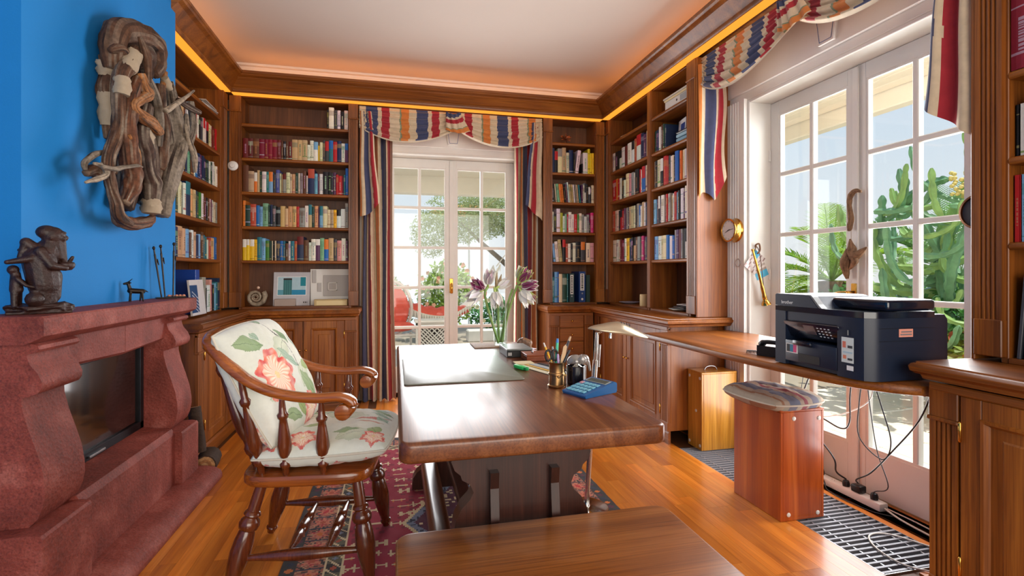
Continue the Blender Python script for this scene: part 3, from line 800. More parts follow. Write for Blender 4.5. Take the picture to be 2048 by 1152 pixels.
row(BCL,1,SHZ[1],.36,1.118,'c3020 t3021 h2020 w2521 a2018 m2518 r2519 r2019 w1518 k2518 d2018 w2519/r w1518 k2818/r c3018 c2018 m2018 m2017 r2218',WL,side='right',seed=6)
row(BCL,2,SHZ[2],.32,1.118,'w3020 e2518 w2517 k2016 n2017 j2820 h3522 w1819 s1820 b1518 n3019 v2019 n2519 n2018 k1518 e3018 w2018 e2018 w2019 w3018 w2017',WL,side='right',seed=7)
row(BCL,3,SHZ[3],.26,1.118,'a2520 e2522 c3022 k1520 w2522 n4524/l f2520 t2520 n1520 e2520 g2520 w2520 h2518 k1518 h1818 p2018 v1518 w2018 c2017 a1817',WL,side='right',seed=8)
row(BCL,4,SHZ[4],.25,1.118,'n2020 n2520 t4521 t2520 s2820 h1518 w2520 t2019 n2017 s2018 h2520 l2018 l2017 w2015 u1817 f2017 c1517 b3018',WL,side='right',seed=9)
row(BCL,5,SB,.62,1.02,'a3026 a2026 k1518 w4020 c1520 p3024 k1520 s2021 l3522 n3525',WL,side='right',y0=-.03,seed=10)
row(BBR,1,SHZ[1],.096,.536,'n3024 k3521/r c4524/a t4025 c3020 n4523 k1820 w3523 k1510 w5021 y2525 y2021 y2021',WBR,lean={7:.13},seed=11)
row(BBR,2,SHZ[2],.10,.536,'k2018 c1518 j3018 o3018 o2018 k2018 v2018 w2020 t2518 t2018 w2018 a2018 t2018 l2018 v2018 w2018 w2020/d k2519 d2516/w k1517 c3018',WBR,lean={i:-.10 for i in range(1,14)},seed=12)
row(BBR,3,SHZ[3],.096,.536,'w2020 k2518 w3523 z2519 w2016 j2018 r1518 w3020 w2518 r2818 g2018 w2519 a2518 w2516 a2518 k1510 x3020',WBR,seed=13)
row(BBR,4,SHZ[4],.096,.536,'s2018 w3020 t3022 k3022/r u2018 w2518 k2018 w3019 k5020 d4020/o k1018 c4019 p3519',WBR,lean={0:-.09,1:-.09,2:-.09},seed=14)
row(BBR,5,SB,.098,.385,'l2525 s3030 b1530 c3528 e4528 l1528',WBR,fit=False,seed=15)
o=.074
row(BCR,1,SHZ[1],.078,.822,'w3518 k4518 w3518/k w3519 m3019 w4520 w3020/k u2521 w5023/r n3022 v2520 c3022',WRA,seed=16)
row(BCR,2,SHZ[2],.078,.822,'r5021 o2021 r2520 w2520 k2520 w2017 c3522 p3021 a3021 w2020 k4022 r2021 w1520 b3522/r c4022',WRA,seed=17)
row(BCR,3,SHZ[3],.078,.822,'u3520 c3020 c2520 k2019 r3520/k r2518 v2520 a2520 d1520 t3020 t2520 c2520 k1520 a3021 s2019/b w2018 t3021 w1520 n2020 w2520',WRA,seed=18)
row(BCR,4,SHZ[4],.078,.822,'w5021 w3021 c2520 m2521 q2520 n2020 w2521 y4021 n2520 k2021 t3521/k h2021 a3021 d2020 x2521 v2520 n2020 c2020',WRA,seed=19)
row(BCR,1,SHZ[1],.889,1.13,'e2518 n3518 n2518 w2519 h3020 e2020 n2019',WRB,fit=False,seed=20)
row(BCR,2,SHZ[2],.889,1.423,'w2022 k3022 c4022 k3522/w r4023 r2022 d2522 w2021 c2021 k1520 b4023 r1521 o2022 c2522 w2522 w2023 w2524',WRB,seed=21)
row(BCR,3,SHZ[3],.889,1.423,'s3520 v2520 k2522/w n1520 w4022 m2522 r2022 w2022 a2022 t2020 w2021 r3022 s2021 k2522 w4023 v2020 w4024 w2524',WRB,seed=22)
row(BCR,4,SHZ[4],.889,1.423,'s4019 w3519 c2519 c3519 b2519 w3018 b2018 a2022 v2522 m2522 a1522 k2022 w2022/k w3022/j',WRB,seed=23)
row(BCN,4,SHZ[4],.096,.26,'r1823 s1823 u2023 l2223 z2023 b2523 w3023',WN,fit=False,seed=24)
row(BCN,3,SHZ[3],.096,.13,'k1218 w1418',WN,fit=False,seed=25)
row(BCN,2,SHZ[2],.096,.26,'q6526 q6026',WN,fit=False,seed=26,y0=.005)
row(BCN,5,SB,.20,.42,'w2030 c2530 l3030 w2530',WN,fit=False,seed=27)

def case_matrix(b): return Matrix.Translation(b.location)@Matrix.Rotation(b.rotation_euler.z,4,'Z')
def shown(q):       # how large the spine shows from the photograph's side of the room
    p=case_matrix(q['case'])@Vector((q['x']+q['w']/2,q['y'],q['z'])); n=case_matrix(q['case']).to_3x3()@Vector((0,-1,0))
    v=Vector((0,0,1.2))-p; return q['w']*q['h']*max(0.02,n.dot(v.normalized()))/v.length_squared
order=sorted(range(len(BOOKS)),key=lambda i:-shown(BOOKS[i]))
solo=set(order[:300])
rest=MB(); nrest=0
for i,q in enumerate(BOOKS):
    Mw=case_matrix(q['case'])@Matrix.Translation((q['x'],q['y'],q['z']))
    if q['ang']>0: Mw=Mw@Matrix.Translation((q['w'],0,0))@Matrix.Rotation(q['ang'],4,'Y')@Matrix.Translation((-q['w'],0,0))
    elif q['ang']<0: Mw=Mw@Matrix.Rotation(q['ang'],4,'Y')
    if i in solo:
        mb=MB(); book_mesh(mb,q['w'],q['h'],q['d'],q['k'],q['top'],q['seed'])
        me=mb.mesh('book',M_book); ob=bpy.data.objects.new('book',me); COL.objects.link(ob); ob.matrix_world=Mw
        tag(ob,q['label'],'book',q['grp'])
    else:
        book_mesh(rest,q['w'],q['h'],q['d'],q['k'],q['top'],q['seed'],Mw); nrest+=1
if nrest:
    ro=rest.build('slim_books',M_book); tag(ro,'remaining slim book spines scattered along the shelves of the oak bookcases','books'); ro['kind']='stuff'
print('BOOKS',len(BOOKS),'rest',nrest)

# ================================================================== FURNITURE
def rbox(mb,x0,x1,y0,y1,z0,z1,r=.01,seg=3,col=None,mi=0,edges='all'):
    bm=bmesh.new(); bmesh.ops.create_cube(bm,size=1.0)
    for v in bm.verts: v.co=Vector((lerp(x0,x1,v.co.x+.5),lerp(y0,y1,v.co.y+.5),lerp(z0,z1,v.co.z+.5)))
    if edges=='all': es=list(bm.edges)
    else: es=[e for e in bm.edges if abs(e.verts[0].co.z-e.verts[1].co.z)>1e-6]
    bmesh.ops.bevel(bm,geom=es,offset=r,segments=seg,profile=.5,affect='EDGES')
    bm.verts.ensure_lookup_table(); bm.verts.index_update()
    mb.add([v.co for v in bm.verts],[tuple(v.index for v in f.verts) for f in bm.faces],col,mi); bm.free(); return mb
def rslab(mb,x0,x1,y0,y1,z0,z1,rc=.03,re=.01,seg=3,col=None,n=6):
    """slab with rounded corners in plan and softened top/bottom edges"""
    def outline(i):
        pts=[]; 
        for cx_,cy_,a0 in ((x1-rc,y1-rc,0),(x0+rc,y1-rc,90),(x0+rc,y0+rc,180),(x1-rc,y0+rc,270)):
            for k in range(n+1):
                a=R(a0+90*k/n); rr=max(rc-i,.0005); pts.append((cx_+rr*cos(a),cy_+rr*sin(a)))
        return pts
    lv=[]
    for k in range(seg+1):
        a=pi/2*k/seg; lv.append((z0+re*(1-sin(a)),re*(1-cos(a)) if False else re*(1-sin(pi/2-(pi/2-a)))) )
    lev=[(z0+re*(1-cos(pi/2*k/seg)),re*(1-sin(pi/2*k/seg))) for k in range(seg+1)]+[(z1-re*(1-cos(pi/2*(seg-k)/seg)),re*(1-sin(pi/2*(seg-k)/seg))) for k in range(seg+1)]
    vs=[]; N=4*(n+1)
    for z,i in lev: vs+=[(x,y,z) for x,y in outline(i)]
    fs=[]
    for k in range(len(lev)-1):
        for i in range(N): fs.append((k*N+i,k*N+(i+1)%N,(k+1)*N+(i+1)%N,(k+1)*N+i))
    fs.append(tuple(range(N))[::-1]); fs.append(tuple((len(lev)-1)*N+i for i in range(N)))
    return mb.add(vs,fs,col)

# ------------------------------------------------------------------ rug
def build_rug():
    x0,x1,y0,y1=RUG; W=x1-x0; Ln=y1-y0; nx,ny=186,320
    C=lambda r,g,b: srgb(r,g,b)[:3]
    field=C(150,16,48); field2=C(120,10,38); ivory=C(206,180,140); navy=C(34,36,58); rust=C(168,72,44); olive=C(92,84,62); salmon=C(196,112,84); char=C(46,38,36); orange=C(200,104,36); grey=C(112,116,136); plum=C(82,22,48)
    def h2(i,j,s=0): return random.Random(i*7919+j*104729+s*31).random()
    def col(u,v):
        x=u*W; y=v*Ln; e=min(x,W-x); ey=min(y,Ln-y)
        side=e<ey; d=min(e,ey); al=y if side else x
        if d<.012: return char
        if d<.055:
            k=int(al/.045); q=(al/.045)%1; t=(d-.012)/.043
            return (orange,navy,plum)[k%3] if abs(q-.5)+abs(t-.5)<.42 else char
        if d<.062: return ivory
        if d<.165:
            k=int(al/.11); q=(al/.11)%1-.5; t=(d-.1135)/.103
            r_=math.hypot(q*1.0,t*1.0); a=math.atan2(t,q)
            if r_<.13: return (orange,rust,C(186,40,44))[k%3]
            if r_<.32+.10*cos(6*a): return salmon if h2(int(q*18),int(t*16),k)>.25 else C(170,52,52)
            if abs(abs(q)-.5)<.05: return navy
            return C(150,84,66) if h2(int(x/.0085),int(y/.0085),1)>.42 else (char if h2(int(x/.0085),int(y/.0085),2)>.5 else C(178,130,96))
        if d<.172: return ivory
        if d<.235:
            k=int(al/.07); q=(al/.07)%1; t=(d-.172)/.063
            if abs(q-.5)+abs(t-.5)<.22: return (rust,grey,orange)[k%3]
            if abs((q+t)%1-.5)<.08: return ivory
            return char if (k%2) else olive
        if d<.243: return ivory
        # field: dark red with scattered ivory and orange sprigs, grey-blue medallion
        cx_,cy_=x-W/2,y-Ln*.52
        dm=abs(cx_)/.30+abs(cy_)/.52
        if dm<1:
            if dm>.93: return ivory
            if dm>.80: return grey if h2(int(x/.012),int(y/.012))>.3 else navy
            return plum if h2(int(x/.016),int(y/.016),4)>.18 else ivory
        gx,gy=int(x/.105),int(y/.085); ox=(x/.105)%1-.5+(h2(gx,gy)-.5)*.5; oy=(y/.085)%1-.5+(h2(gx,gy,3)-.5)*.4; s=h2(gx,gy,5)
        if s>.22:
            if abs(oy)<.06 and abs(ox)<.34: return ivory
            if abs(abs(ox)-.2)<.045 and abs(oy)<.30*s+.05: return ivory if s>.5 else orange
            if abs(ox-oy)<.05 and abs(ox)<.2 and s>.6: return ivory
        return field if h2(int(x/.02),int(y/.02),8)>.12 else field2
    m=MB(); th=.006
    m.grid(lambda u,v:(x0+u*W,y0+v*Ln,th+.0008*sin(u*90)*sin(v*160)),nx,ny,col)
    m.box(x0,x1,y0,y1,.0006,th-.001,(.03,.025,.025))
    o=m.build('rug',attrmat('wool_rug_pile',.95,.1,var=.25,vscale=500,bmp=.5,bscale=700,sheen=.15),recalc=False)
    return tag(o,'oriental rug with crimson field and patterned border under the table','rug')
rug=build_rug()

# ------------------------------------------------------------------ big desk table
TX0,TX1,TY0,TY1,TZ=.008,.772,1.31,3.10,.76
tb=thing('desk_table','long dark oak trestle table used as desk in the middle','table',((TX0+TX1)/2,(TY0+TY1)/2,0))
m=MB(); rslab(m,TX0,TX1,TY0,TY1,.704,TZ,.035,.012,4); m.build('tabletop',M_table,tb,smooth=40)
hw=[(.704,.205),(.66,.205),(.648,.215),(.63,.222),(.605,.212),(.59,.195),(.575,.19),(.56,.165),(.535,.155),(.515,.165),(.49,.19),(.45,.21),(.40,.218),(.34,.215),(.28,.20),(.22,.175),(.17,.16),(.15,.175),(.13,.23),(.10,.27),(.07,.29),(.03,.295),(.0075,.295)]
cxT=.385
for ya in (1.50,2.80):
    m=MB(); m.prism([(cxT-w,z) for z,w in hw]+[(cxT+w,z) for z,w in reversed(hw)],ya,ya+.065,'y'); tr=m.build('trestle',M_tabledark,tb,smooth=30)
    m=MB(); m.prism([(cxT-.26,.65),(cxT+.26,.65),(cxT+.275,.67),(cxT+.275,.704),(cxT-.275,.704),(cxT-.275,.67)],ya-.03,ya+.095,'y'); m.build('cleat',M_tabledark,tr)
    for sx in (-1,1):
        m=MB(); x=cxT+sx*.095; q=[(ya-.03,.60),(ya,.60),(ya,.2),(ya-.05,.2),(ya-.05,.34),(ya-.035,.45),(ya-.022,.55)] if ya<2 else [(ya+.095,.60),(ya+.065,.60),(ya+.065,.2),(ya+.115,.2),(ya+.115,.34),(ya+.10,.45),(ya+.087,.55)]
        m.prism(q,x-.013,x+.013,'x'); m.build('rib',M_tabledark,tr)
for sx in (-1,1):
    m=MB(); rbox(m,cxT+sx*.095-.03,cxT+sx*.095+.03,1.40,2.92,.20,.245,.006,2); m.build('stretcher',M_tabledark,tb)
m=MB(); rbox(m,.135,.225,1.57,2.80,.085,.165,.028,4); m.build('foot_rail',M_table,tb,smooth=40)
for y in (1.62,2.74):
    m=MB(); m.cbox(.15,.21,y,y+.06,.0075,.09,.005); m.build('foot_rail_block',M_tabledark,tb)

# ------------------------------------------------------------------ bench in the foreground
bn=thing('bench','brown oak bench with rounded corners in the foreground before the table','bench',(.417,1.20,0))
m=MB(); rslab(m,.0,.835,.96,1.452,.425,.462,.045,.010,4); m.build('seat_board',M_benchtop,bn,smooth=40)
for x in (.10,.68):
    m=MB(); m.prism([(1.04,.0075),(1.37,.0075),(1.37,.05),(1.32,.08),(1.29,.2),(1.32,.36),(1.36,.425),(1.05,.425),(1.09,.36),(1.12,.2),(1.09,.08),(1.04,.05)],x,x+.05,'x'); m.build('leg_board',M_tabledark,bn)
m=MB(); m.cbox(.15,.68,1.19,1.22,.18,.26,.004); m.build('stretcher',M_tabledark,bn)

# ------------------------------------------------------------------ armchair
CH=(-.30,2.235,0); CR=R(-6)
ch=thing('armchair','brown captain-style armchair with turned legs and scrolled arms left of table','chair',CH,CR)
m=MB()
pts=[]
for k in range(40):
    a=2*pi*k/40; cxx=cos(a); cyy=sin(a); x=.245*math.copysign(abs(cxx)**.38,cxx)-.01; y=(.243+.008*cxx)*math.copysign(abs(cyy)**.38,cyy); pts.append((x,y))
lev=[(.398,.012),(.402,.004),(.41,0),(.432,0),(.440,.004),(.443,.014)]
vs=[];fs=[];N=len(pts)
for z,i in lev: vs+=[(x*(1-i/.25),y*(1-i/.25),z) for x,y in pts]
for k in range(len(lev)-1):
    for i in range(N): fs.append((k*N+i,k*N+(i+1)%N,(k+1)*N+(i+1)%N,(k+1)*N+i))
fs.append(tuple(range(N))[::-1]); fs.append(tuple((len(lev)-1)*N+i for i in range(N)))
m.add(vs,fs); m.build('seat',M_chair,ch,world=False,smooth=40)
LEGP=[(0,.019),(.10,.021),(.24,.022),(.25,.028),(.275,.031),(.29,.024),(.30,.024),(.32,.033),(.36,.037),(.395,.034),(.41,.026),(.43,.029),(.50,.034),(.60,.037),(.70,.034),(.82,.026),(.925,.019),(.935,.024),(.95,.024),(.965,.019),(1,.016)]
legs={}
for fx in (1,-1):
    for sy in (1,-1):
        a=(fx*.175,sy*.185,.40); b=(fx*.235 if fx>0 else -.285,sy*.235,.0078 if (fx>0 or sy>0) else .0005)
        legs[fx,sy]=(Vector(a),Vector(b)); m=MB(); m.spindle(a,b,LEGP,14); m.build('leg',M_chairleg,ch,world=False,smooth=50)
STP=[(0,.010),(.12,.012),(.35,.020),(.5,.024),(.65,.020),(.88,.012),(1,.010)]
mid={}
for sy in (1,-1):
    p=legs[1,sy]; q=legs[-1,sy]; a=p[0].lerp(p[1],.66); b=q[0].lerp(q[1],.66); m=MB(); m.spindle(a,b,STP,12); m.build('stretcher',M_chairleg,ch,world=False,smooth=50); mid[sy]=(a,b)
XP=[(0,.008),(.10,.010),(.28,.017),(.36,.020),(.385,.012),(.40,.018),(.45,.021),(.5,.021),(.55,.021),(.60,.018),(.615,.012),(.64,.020),(.72,.017),(.9,.010),(1,.008)]
for t in (.32,.62):
    m=MB(); m.spindle(mid[1][0].lerp(mid[1][1],t),mid[-1][0].lerp(mid[-1][1],t),XP,12); m.build('cross_stretcher',M_chairleg,ch,world=False,smooth=50)
half=[(.150,-.262,.672),(.172,-.262,.700),(.165,-.262,.722),(.12,-.260,.737),(.04,-.258,.734),(-.05,-.257,.745),(-.13,-.258,.768),(-.20,-.257,.806),(-.26,-.25,.855),(-.315,-.232,.905),(-.355,-.20,.935)]
crest=[(-.385,-.10,.955),(-.395,0,.96),(-.385,.10,.955)]
for sy in (1,-1):
    pth=catmull([(x,y*-sy if sy>0 else y,z) for x,y,z in half]+[(c[0],abs(c[1])*sy,c[2]) for c in crest[:2]],5)
    m=MB(); sec=[]
    for k in range(16):
        a=2*pi*k/16; sec.append((.026*math.copysign(abs(cos(a))**.6,cos(a)),.017*math.copysign(abs(sin(a))**.6,sin(a))))
    m.sweep(sec,pth); ar=m.build('arm',M_chair,ch,world=False,smooth=50)
    m=MB(); m.spindle((.140,sy*.262-.027,.683),(.140,sy*.262+.027,.683),[(0,.018),(.04,.028),(.1,.030),(.9,.030),(.96,.028),(1,.018)],16); m.build('scroll',M_chair,ar,world=False,smooth=40)
SPP=[(0,.010),(.06,.013),(.10,.013),(.12,.019),(.16,.021),(.19,.014),(.22,.014),(.25,.019),(.30,.024),(.40,.026),(.52,.022),(.66,.016),(.72,.014),(.74,.019),(.78,.021),(.81,.014),(.9,.012),(1,.009)]
for sy in (1,-1):
    for (xb,xt,zt,yb) in ((.06,.058,.722,.225),(-.075,-.082,.742,.225),(-.165,-.225,.812,.212)):
        m=MB(); m.spindle((xb,sy*yb,.441),(xt,sy*.257,zt),SPP,12); m.build('spindle',M_chairleg,ch,world=False,smooth=50)
for k in range(4):
    y=-.135+k*.09; m=MB(); m.spindle((-.215,y*.95,.441),(-.372,y*1.1,.94),SPP,10); m.build('spindle',M_chairleg,ch,world=False,smooth=50)

# floral cushions: the print is painted per face
C3=lambda r,g,b: srgb(r,g,b)[:3]
CREAM=C3(226,224,214)
def mixc(a,b,t): return tuple(lerp(p,q,max(0,min(1,t))) for p,q in zip(a,b))
def floral(u,v,motifs):
    c=mixc(CREAM,C3(206,212,196),.5+.5*mnoise.noise(Vector((u*3,v*3,2))))
    n1=mnoise.noise(Vector((u*14,v*14,0)))*.018; n2=mnoise.noise(Vector((u*14,v*14,9)))*.018
    for mo in motifs:
        k=mo[0]
        if k=='leaf':
            _,x,y,L,w,a,cc=mo; dx=u-x+n1; dy=v-y+n2; s=dx*cos(a)+dy*sin(a); t=-dx*sin(a)+dy*cos(a); q=s/L
            if 0<q<1 and abs(t)<w*sin(pi*q**.8):
                e=abs(t)/(w*sin(pi*q**.8)+1e-6)
                c=mixc(mixc(cc,C3(196,206,170),.35*(1-q)),C3(84,110,78),.5 if abs(t)<.004 else .25*e)
        elif k=='fl':
            _,x,y,r,sd=mo; dx=u-x; dy=v-y; a=math.atan2(dy,dx); rr=math.hypot(dx,dy)/r
            edge=1+.14*sin(5*a+sd)+.07*sin(11*a+sd*2)
            if rr<edge:
                q=rr/edge
                if q>.74: c=mixc(C3(230,124,100),C3(208,70,70),.5+.5*sin(9*a+sd)); c=mixc(c,CREAM,.15+.35*mnoise.noise(Vector((u*24,v*24,sd))))
                elif q>.16:
                    c=mixc(C3(244,234,214),C3(238,178,150),.5+.5*sin(24*a+5*q+3*n1*60)); c=mixc(c,C3(228,126,100),(q-.55)*1.8)
                else: c=C3(236,206,150)
        elif k=='stem':
            _,pts,w,cc=mo
            for i in range(len(pts)-1):
                ax,ay=pts[i]; bx,by=pts[i+1]; L2=(bx-ax)**2+(by-ay)**2; t=max(0,min(1,((u-ax)*(bx-ax)+(v-ay)*(by-ay))/L2))
                if math.hypot(u+n1-ax-t*(bx-ax),v+n2-ay-t*(by-ay))<w: c=cc
    return c
G1=C3(138,164,118); G2=C3(110,140,104); G3=C3(160,186,168); G4=C3(150,170,96); STEM=C3(104,104,100)
BACKM=[('leaf',.40,.60,.40,.10,.5,C3(216,220,200)),('leaf',.10,.36,.40,.09,.2,C3(214,218,200)),('leaf',.62,.30,.3,.09,.8,C3(212,218,198)),('stem',[(.55,.98),(.60,.80),(.72,.62),(.70,.44)],.006,STEM),('leaf',.06,.86,.30,.075,-.35,G1),('leaf',.46,.70,.34,.05,-.75,G3),('leaf',.62,.86,.20,.035,-.9,G2),('leaf',.70,.44,.34,.075,-1.35,G1),('leaf',.80,.52,.14,.06,-.9,G4),('leaf',.52,.97,.12,.04,.4,G2),('leaf',.80,.78,.2,.03,-1.1,G3),('fl',.31,.50,.205,1.0),('leaf',.90,.34,.26,.05,-1.7,C3(206,84,78)),('leaf',.20,.20,.24,.05,-.4,G1),('fl',.62,.12,.13,2.),('leaf',.42,.26,.2,.05,-1.2,G4),('leaf',.30,.90,.1,.04,-1.2,G3),('fl',.95,.12,.1,3.)]
SEATM=[('leaf',.40,.70,.40,.10,-.3,C3(214,218,200)),('leaf',.10,.60,.30,.09,.3,C3(216,218,200)),('leaf',.60,.10,.3,.09,.5,C3(210,216,196)),('leaf',.75,.85,.22,.04,-.5,C3(176,196,180)),('fl',.10,.16,.13,.4),('leaf',.12,.30,.14,.06,-.3,G2),('leaf',.33,.34,.16,.07,.9,G4),('fl',.36,.14,.10,2.2),('leaf',.56,.20,.2,.04,.2,G1),('leaf',.52,.56,.22,.05,1.2,G3),('leaf',.66,.50,.30,.028,.25,C3(214,80,80)),('leaf',.70,.44,.22,.02,-.1,C3(226,130,110)),('leaf',.78,.70,.22,.03,-.6,G3),('leaf',.80,.78,.22,.03,-.7,G1),('leaf',.84,.60,.18,.03,-.9,G3),('stem',[(.34,.62),(.44,.74),(.56,.82)],.006,STEM),('leaf',.28,.72,.2,.06,.6,G1),('fl',.30,.88,.09,1.2),('leaf',.84,.30,.14,.06,-1.1,G4),('fl',.88,.12,.09,3.1),('leaf',.62,.90,.2,.05,.1,G2)]
M_floral=attrmat('floral_print_cotton',.85,.15,var=.06,vscale=60,bmp=.25,bscale=900,sheen=.2)
def pillow(mb,w,h,t,motifs,n=64,sag=0.0,seed=0,puff=.55,colfn=None,rnd=.07):
    """cushion in local x (w), y (h), thickness z; colours from the printed motifs"""
    cf=colfn or (lambda u,v: floral(u,v,motifs))
    def side(s):
        def fn(u,v):
            a=2*u-1; b=2*v-1; e=max(0,(1-abs(a)**3.2))**puff*max(0,(1-abs(b)**3.2))**puff
            pin=1-rnd*(a*a*b*b); x=a*w/2*(1-.05*(1-a*a)*0+0)*pin*(1-.045*(1-b*b)*0); y=b*h/2*pin
            wr=.010*mnoise.noise(Vector((u*5,v*5,seed)))*e+.005*mnoise.noise(Vector((u*16,v*13,seed+3)))*e
            return (x,y,s*(t/2*e)+wr-sag*(1-a*a)*(1-b*b))
        return fn
    mb.grid(side(1),n,n,cf); mb.grid(side(-1),n//2,n//2,lambda u,v: cf(1-u,v))
    pp=[side(1)(u/40,0) for u in range(41)]+[side(1)(1,v/40) for v in range(1,41)]+[side(1)(1-u/40,1) for u in range(1,41)]+[side(1)(0,1-v/40) for v in range(1,41)]
    mb.tube(pp,.0045,6,(.62,.56,.46),cap=False)
    return mb
Mch=Matrix.Translation(CH)@Matrix.Rotation(CR,4,'Z')
m=MB(); pillow(m,.52,.50,.13,SEATM,130,seed=1,puff=.42); me=m.mesh('seat_cushion',M_floral,True)
o=bpy.data.objects.new('seat_cushion',me); COL.objects.link(o); o.matrix_world=Mch@Matrix.Translation((.045,0,.513))@Matrix.Rotation(R(-2),4,'Y'); tag(o,'floral seat cushion lying flat on the armchair seat','cushion')
m=MB(); pillow(m,.50,.50,.17,BACKM,150,seed=5,puff=.5); me=m.mesh('back_cushion',M_floral,True)
o=bpy.data.objects.new('back_cushion',me); COL.objects.link(o)
# local x of the cushion runs across the chair, y up the backrest, z towards the sitter
ex=Vector((.10,1,0.04)).normalized(); ey=Vector((-.50,.03,1)).normalized(); ez=ex.cross(ey).normalized(); ey=ez.cross(ex)
Mb=Matrix(((ex.x,ey.x,ez.x,0),(ex.y,ey.y,ez.y,0),(ex.z,ey.z,ez.z,0),(0,0,0,1)))
o.matrix_world=Mch@Matrix.Translation((-.205,-.005,.765))@Mb
tag(o,'floral back cushion with a large red blossom leaning in the armchair','cushion')

# ------------------------------------------------------------------ box stools
capm=plain('white_plastic_cap',(214,210,200),.4)
def box_stool(label,x0,x1,y0,y1,h,mat,caps):
    s=thing('box_stool',label,'stool',((x0+x1)/2,(y0+y1)/2,0))
    m=MB(); t=.014
    rbox(m,x0,x0+t,y0,y1,.001,h,.002,1); m.build('side_board',mat,s)
    m=MB(); rbox(m,x1-t,x1,y0,y1,.001,h,.002,1); m.build('side_board',mat,s)
    m=MB(); rbox(m,x0+t,x1-t,y0,y0+t,.001,h,.002,1); m.build('end_board',mat,s)
    m=MB(); rbox(m,x0+t,x1-t,y1-t,y1,.001,h,.002,1); m.build('end_board',mat,s)
    m=MB(); rbox(m,x0-.002,x1+.002,y0-.002,y1+.002,h,h+.012,.003,1); m.build('lid',mat,s)
    for (f,a,z) in caps:
        m=MB(); m.lathe([(.0105,0),(.0105,.002),(.008,.0035),(.003,.004)],(0,0,0),14)
        if f=='y': m.xf(Matrix.Translation((lerp(x0,x1,a),y0,z*h))@Matrix.Rotation(R(90),4,'X'))
        else: m.xf(Matrix.Translation((x0,lerp(y0,y1,a),z*h))@Matrix.Rotation(R(-90),4,'Y'))
        m.build('screw_cap',capm,s,smooth=40)
    return s
box_stool('reddish pine box stool with white screw caps standing by the floor grate',1.80,2.05,2.05,2.39,.525,M_pine,[('y',.18,.06),('y',.85,.05),('y',.3,.94),('y',.88,.93)])
fb=box_stool('yellow plywood box stool under the far end of the desk board',2.0,2.27,2.985,3.145,.515,M_pine2,[('x',.12,.06),('x',.88,.06),('x',.12,.94),('x',.88,.94),('x',.4,.5)])
m=MB(); m.tube([(2.08+.0*k,0,0) for k in range(0)] or catmull([(2.07,3.06,.527),(2.085,3.06,.548),(2.12,3.06,.556),(2.155,3.06,.548),(2.17,3.06,.527)],5),.004,8); m.build('handle',M_steel,fb,smooth=True)
STRIPES=[((178,164,146),.16),((160,122,98),.06),((176,160,144),.10),((118,124,142),.20),((178,164,150),.08),((150,92,100),.10),((180,168,152),.10),((124,126,140),.18),((160,160,148),.08)]
def stripe_at(t,table,soft=0):
    t%=1.0; a=0; tot=sum(w for _,w in table)
    for c,w in table:
        a+=w/tot
        if t<a: return srgb(*c)[:3]
    return srgb(*table[-1][0])[:3]
m=MB(); pillow(m,.36,.43,.085,[],48,seed=8,puff=.36,rnd=.17,colfn=lambda u,v: stripe_at(u*1.2+v*.1+.03*mnoise.noise(Vector((u*6,v*6,1))),STRIPES))
me=m.mesh('stool_cushion',attrmat('faded_stripe_cotton',.9,.1,var=.1,vscale=30,bmp=.2,bscale=800),True); o=bpy.data.objects.new('stool_cushion',me); COL.objects.link(o); o.matrix_world=Matrix.Translation((1.905,2.235,.563))@Matrix.Rotation(R(4),4,'Z')
tag(o,'faded striped flat cushion on the reddish pine stool','cushion')

# ------------------------------------------------------------------ floor lamp beside the desk
lp=thing('floor_lamp','chrome reading lamp with pale swivel shade standing right of the table','lamp',(.935,2.368,0))
m=MB(); m.lathe([(.0,.0005),(.11,.0005),(.112,.006),(.11,.016),(.10,.022),(.02,.026),(.014,.04)],(.935,2.368,.006),28); m.build('base',M_chrome,lp,smooth=35)
a=Vector((.935,2.368,.03)); b=Vector((.985,2.35,.90))
m=MB(); m.tube([a,a.lerp(b,.84)],.0125,14); m.build('pole',M_chrome,lp,smooth=50)
m=MB(); m.tube([a.lerp(b,.80),b],.009,12); m.tube([a.lerp(b,.80)+Vector((.018,0,0)),a.lerp(b,.93)+Vector((.018,0,0))],.006,10); m.build('upper_pole',M_chrome,lp,smooth=50)
shade_m=plain('pale_lamp_shade',(196,182,156),.3,.7,coat=.2)
m=MB()
def shade(u,v):
    # elongated leaf-shaped reflector, long axis to the right of the pole
    s=u*2-1; L=.165; wdt=.07*max(0,(1-abs(s)**2.6))**.6; a=(v*2-1)*pi*.5
    x=b.x+.115+s*L; y=b.y+wdt*sin(a); z=.905+.048*(1-s*s*.9)*cos(a)-.055*(u-.25) +.012*max(0,1-abs(s)*2.)*cos(a)
    return (x,y,z)
m.grid(shade,28,14); sh=m.build('shade',shade_m,lp,smooth=True)
sm=sh.modifiers.new('shell','SOLIDIFY'); sm.thickness=.003; sm.offset=-1
m=MB(); m.tube([(b.x,b.y,.895),(b.x+.05,b.y,.92)],.009,10); m.build('joint',M_chrome,lp,smooth=50)
m=MB(); m.tube([(b.x+.075,b.y,.905),(b.x+.07,b.y,.868)],.007,10); m.build('switch',M_chrome,lp,smooth=50)
for k in range(4):
    m=MB(); x=b.x+.115+k*.014; m.tube(catmull([(x,b.y-.045,.925-.02*k*.2),(x+.008,b.y-.02,.947-.02*k*.2),(x+.012,b.y,.951-.02*k*.2)],4),.0022,6); m.build('shade_slot',M_iron,sh)

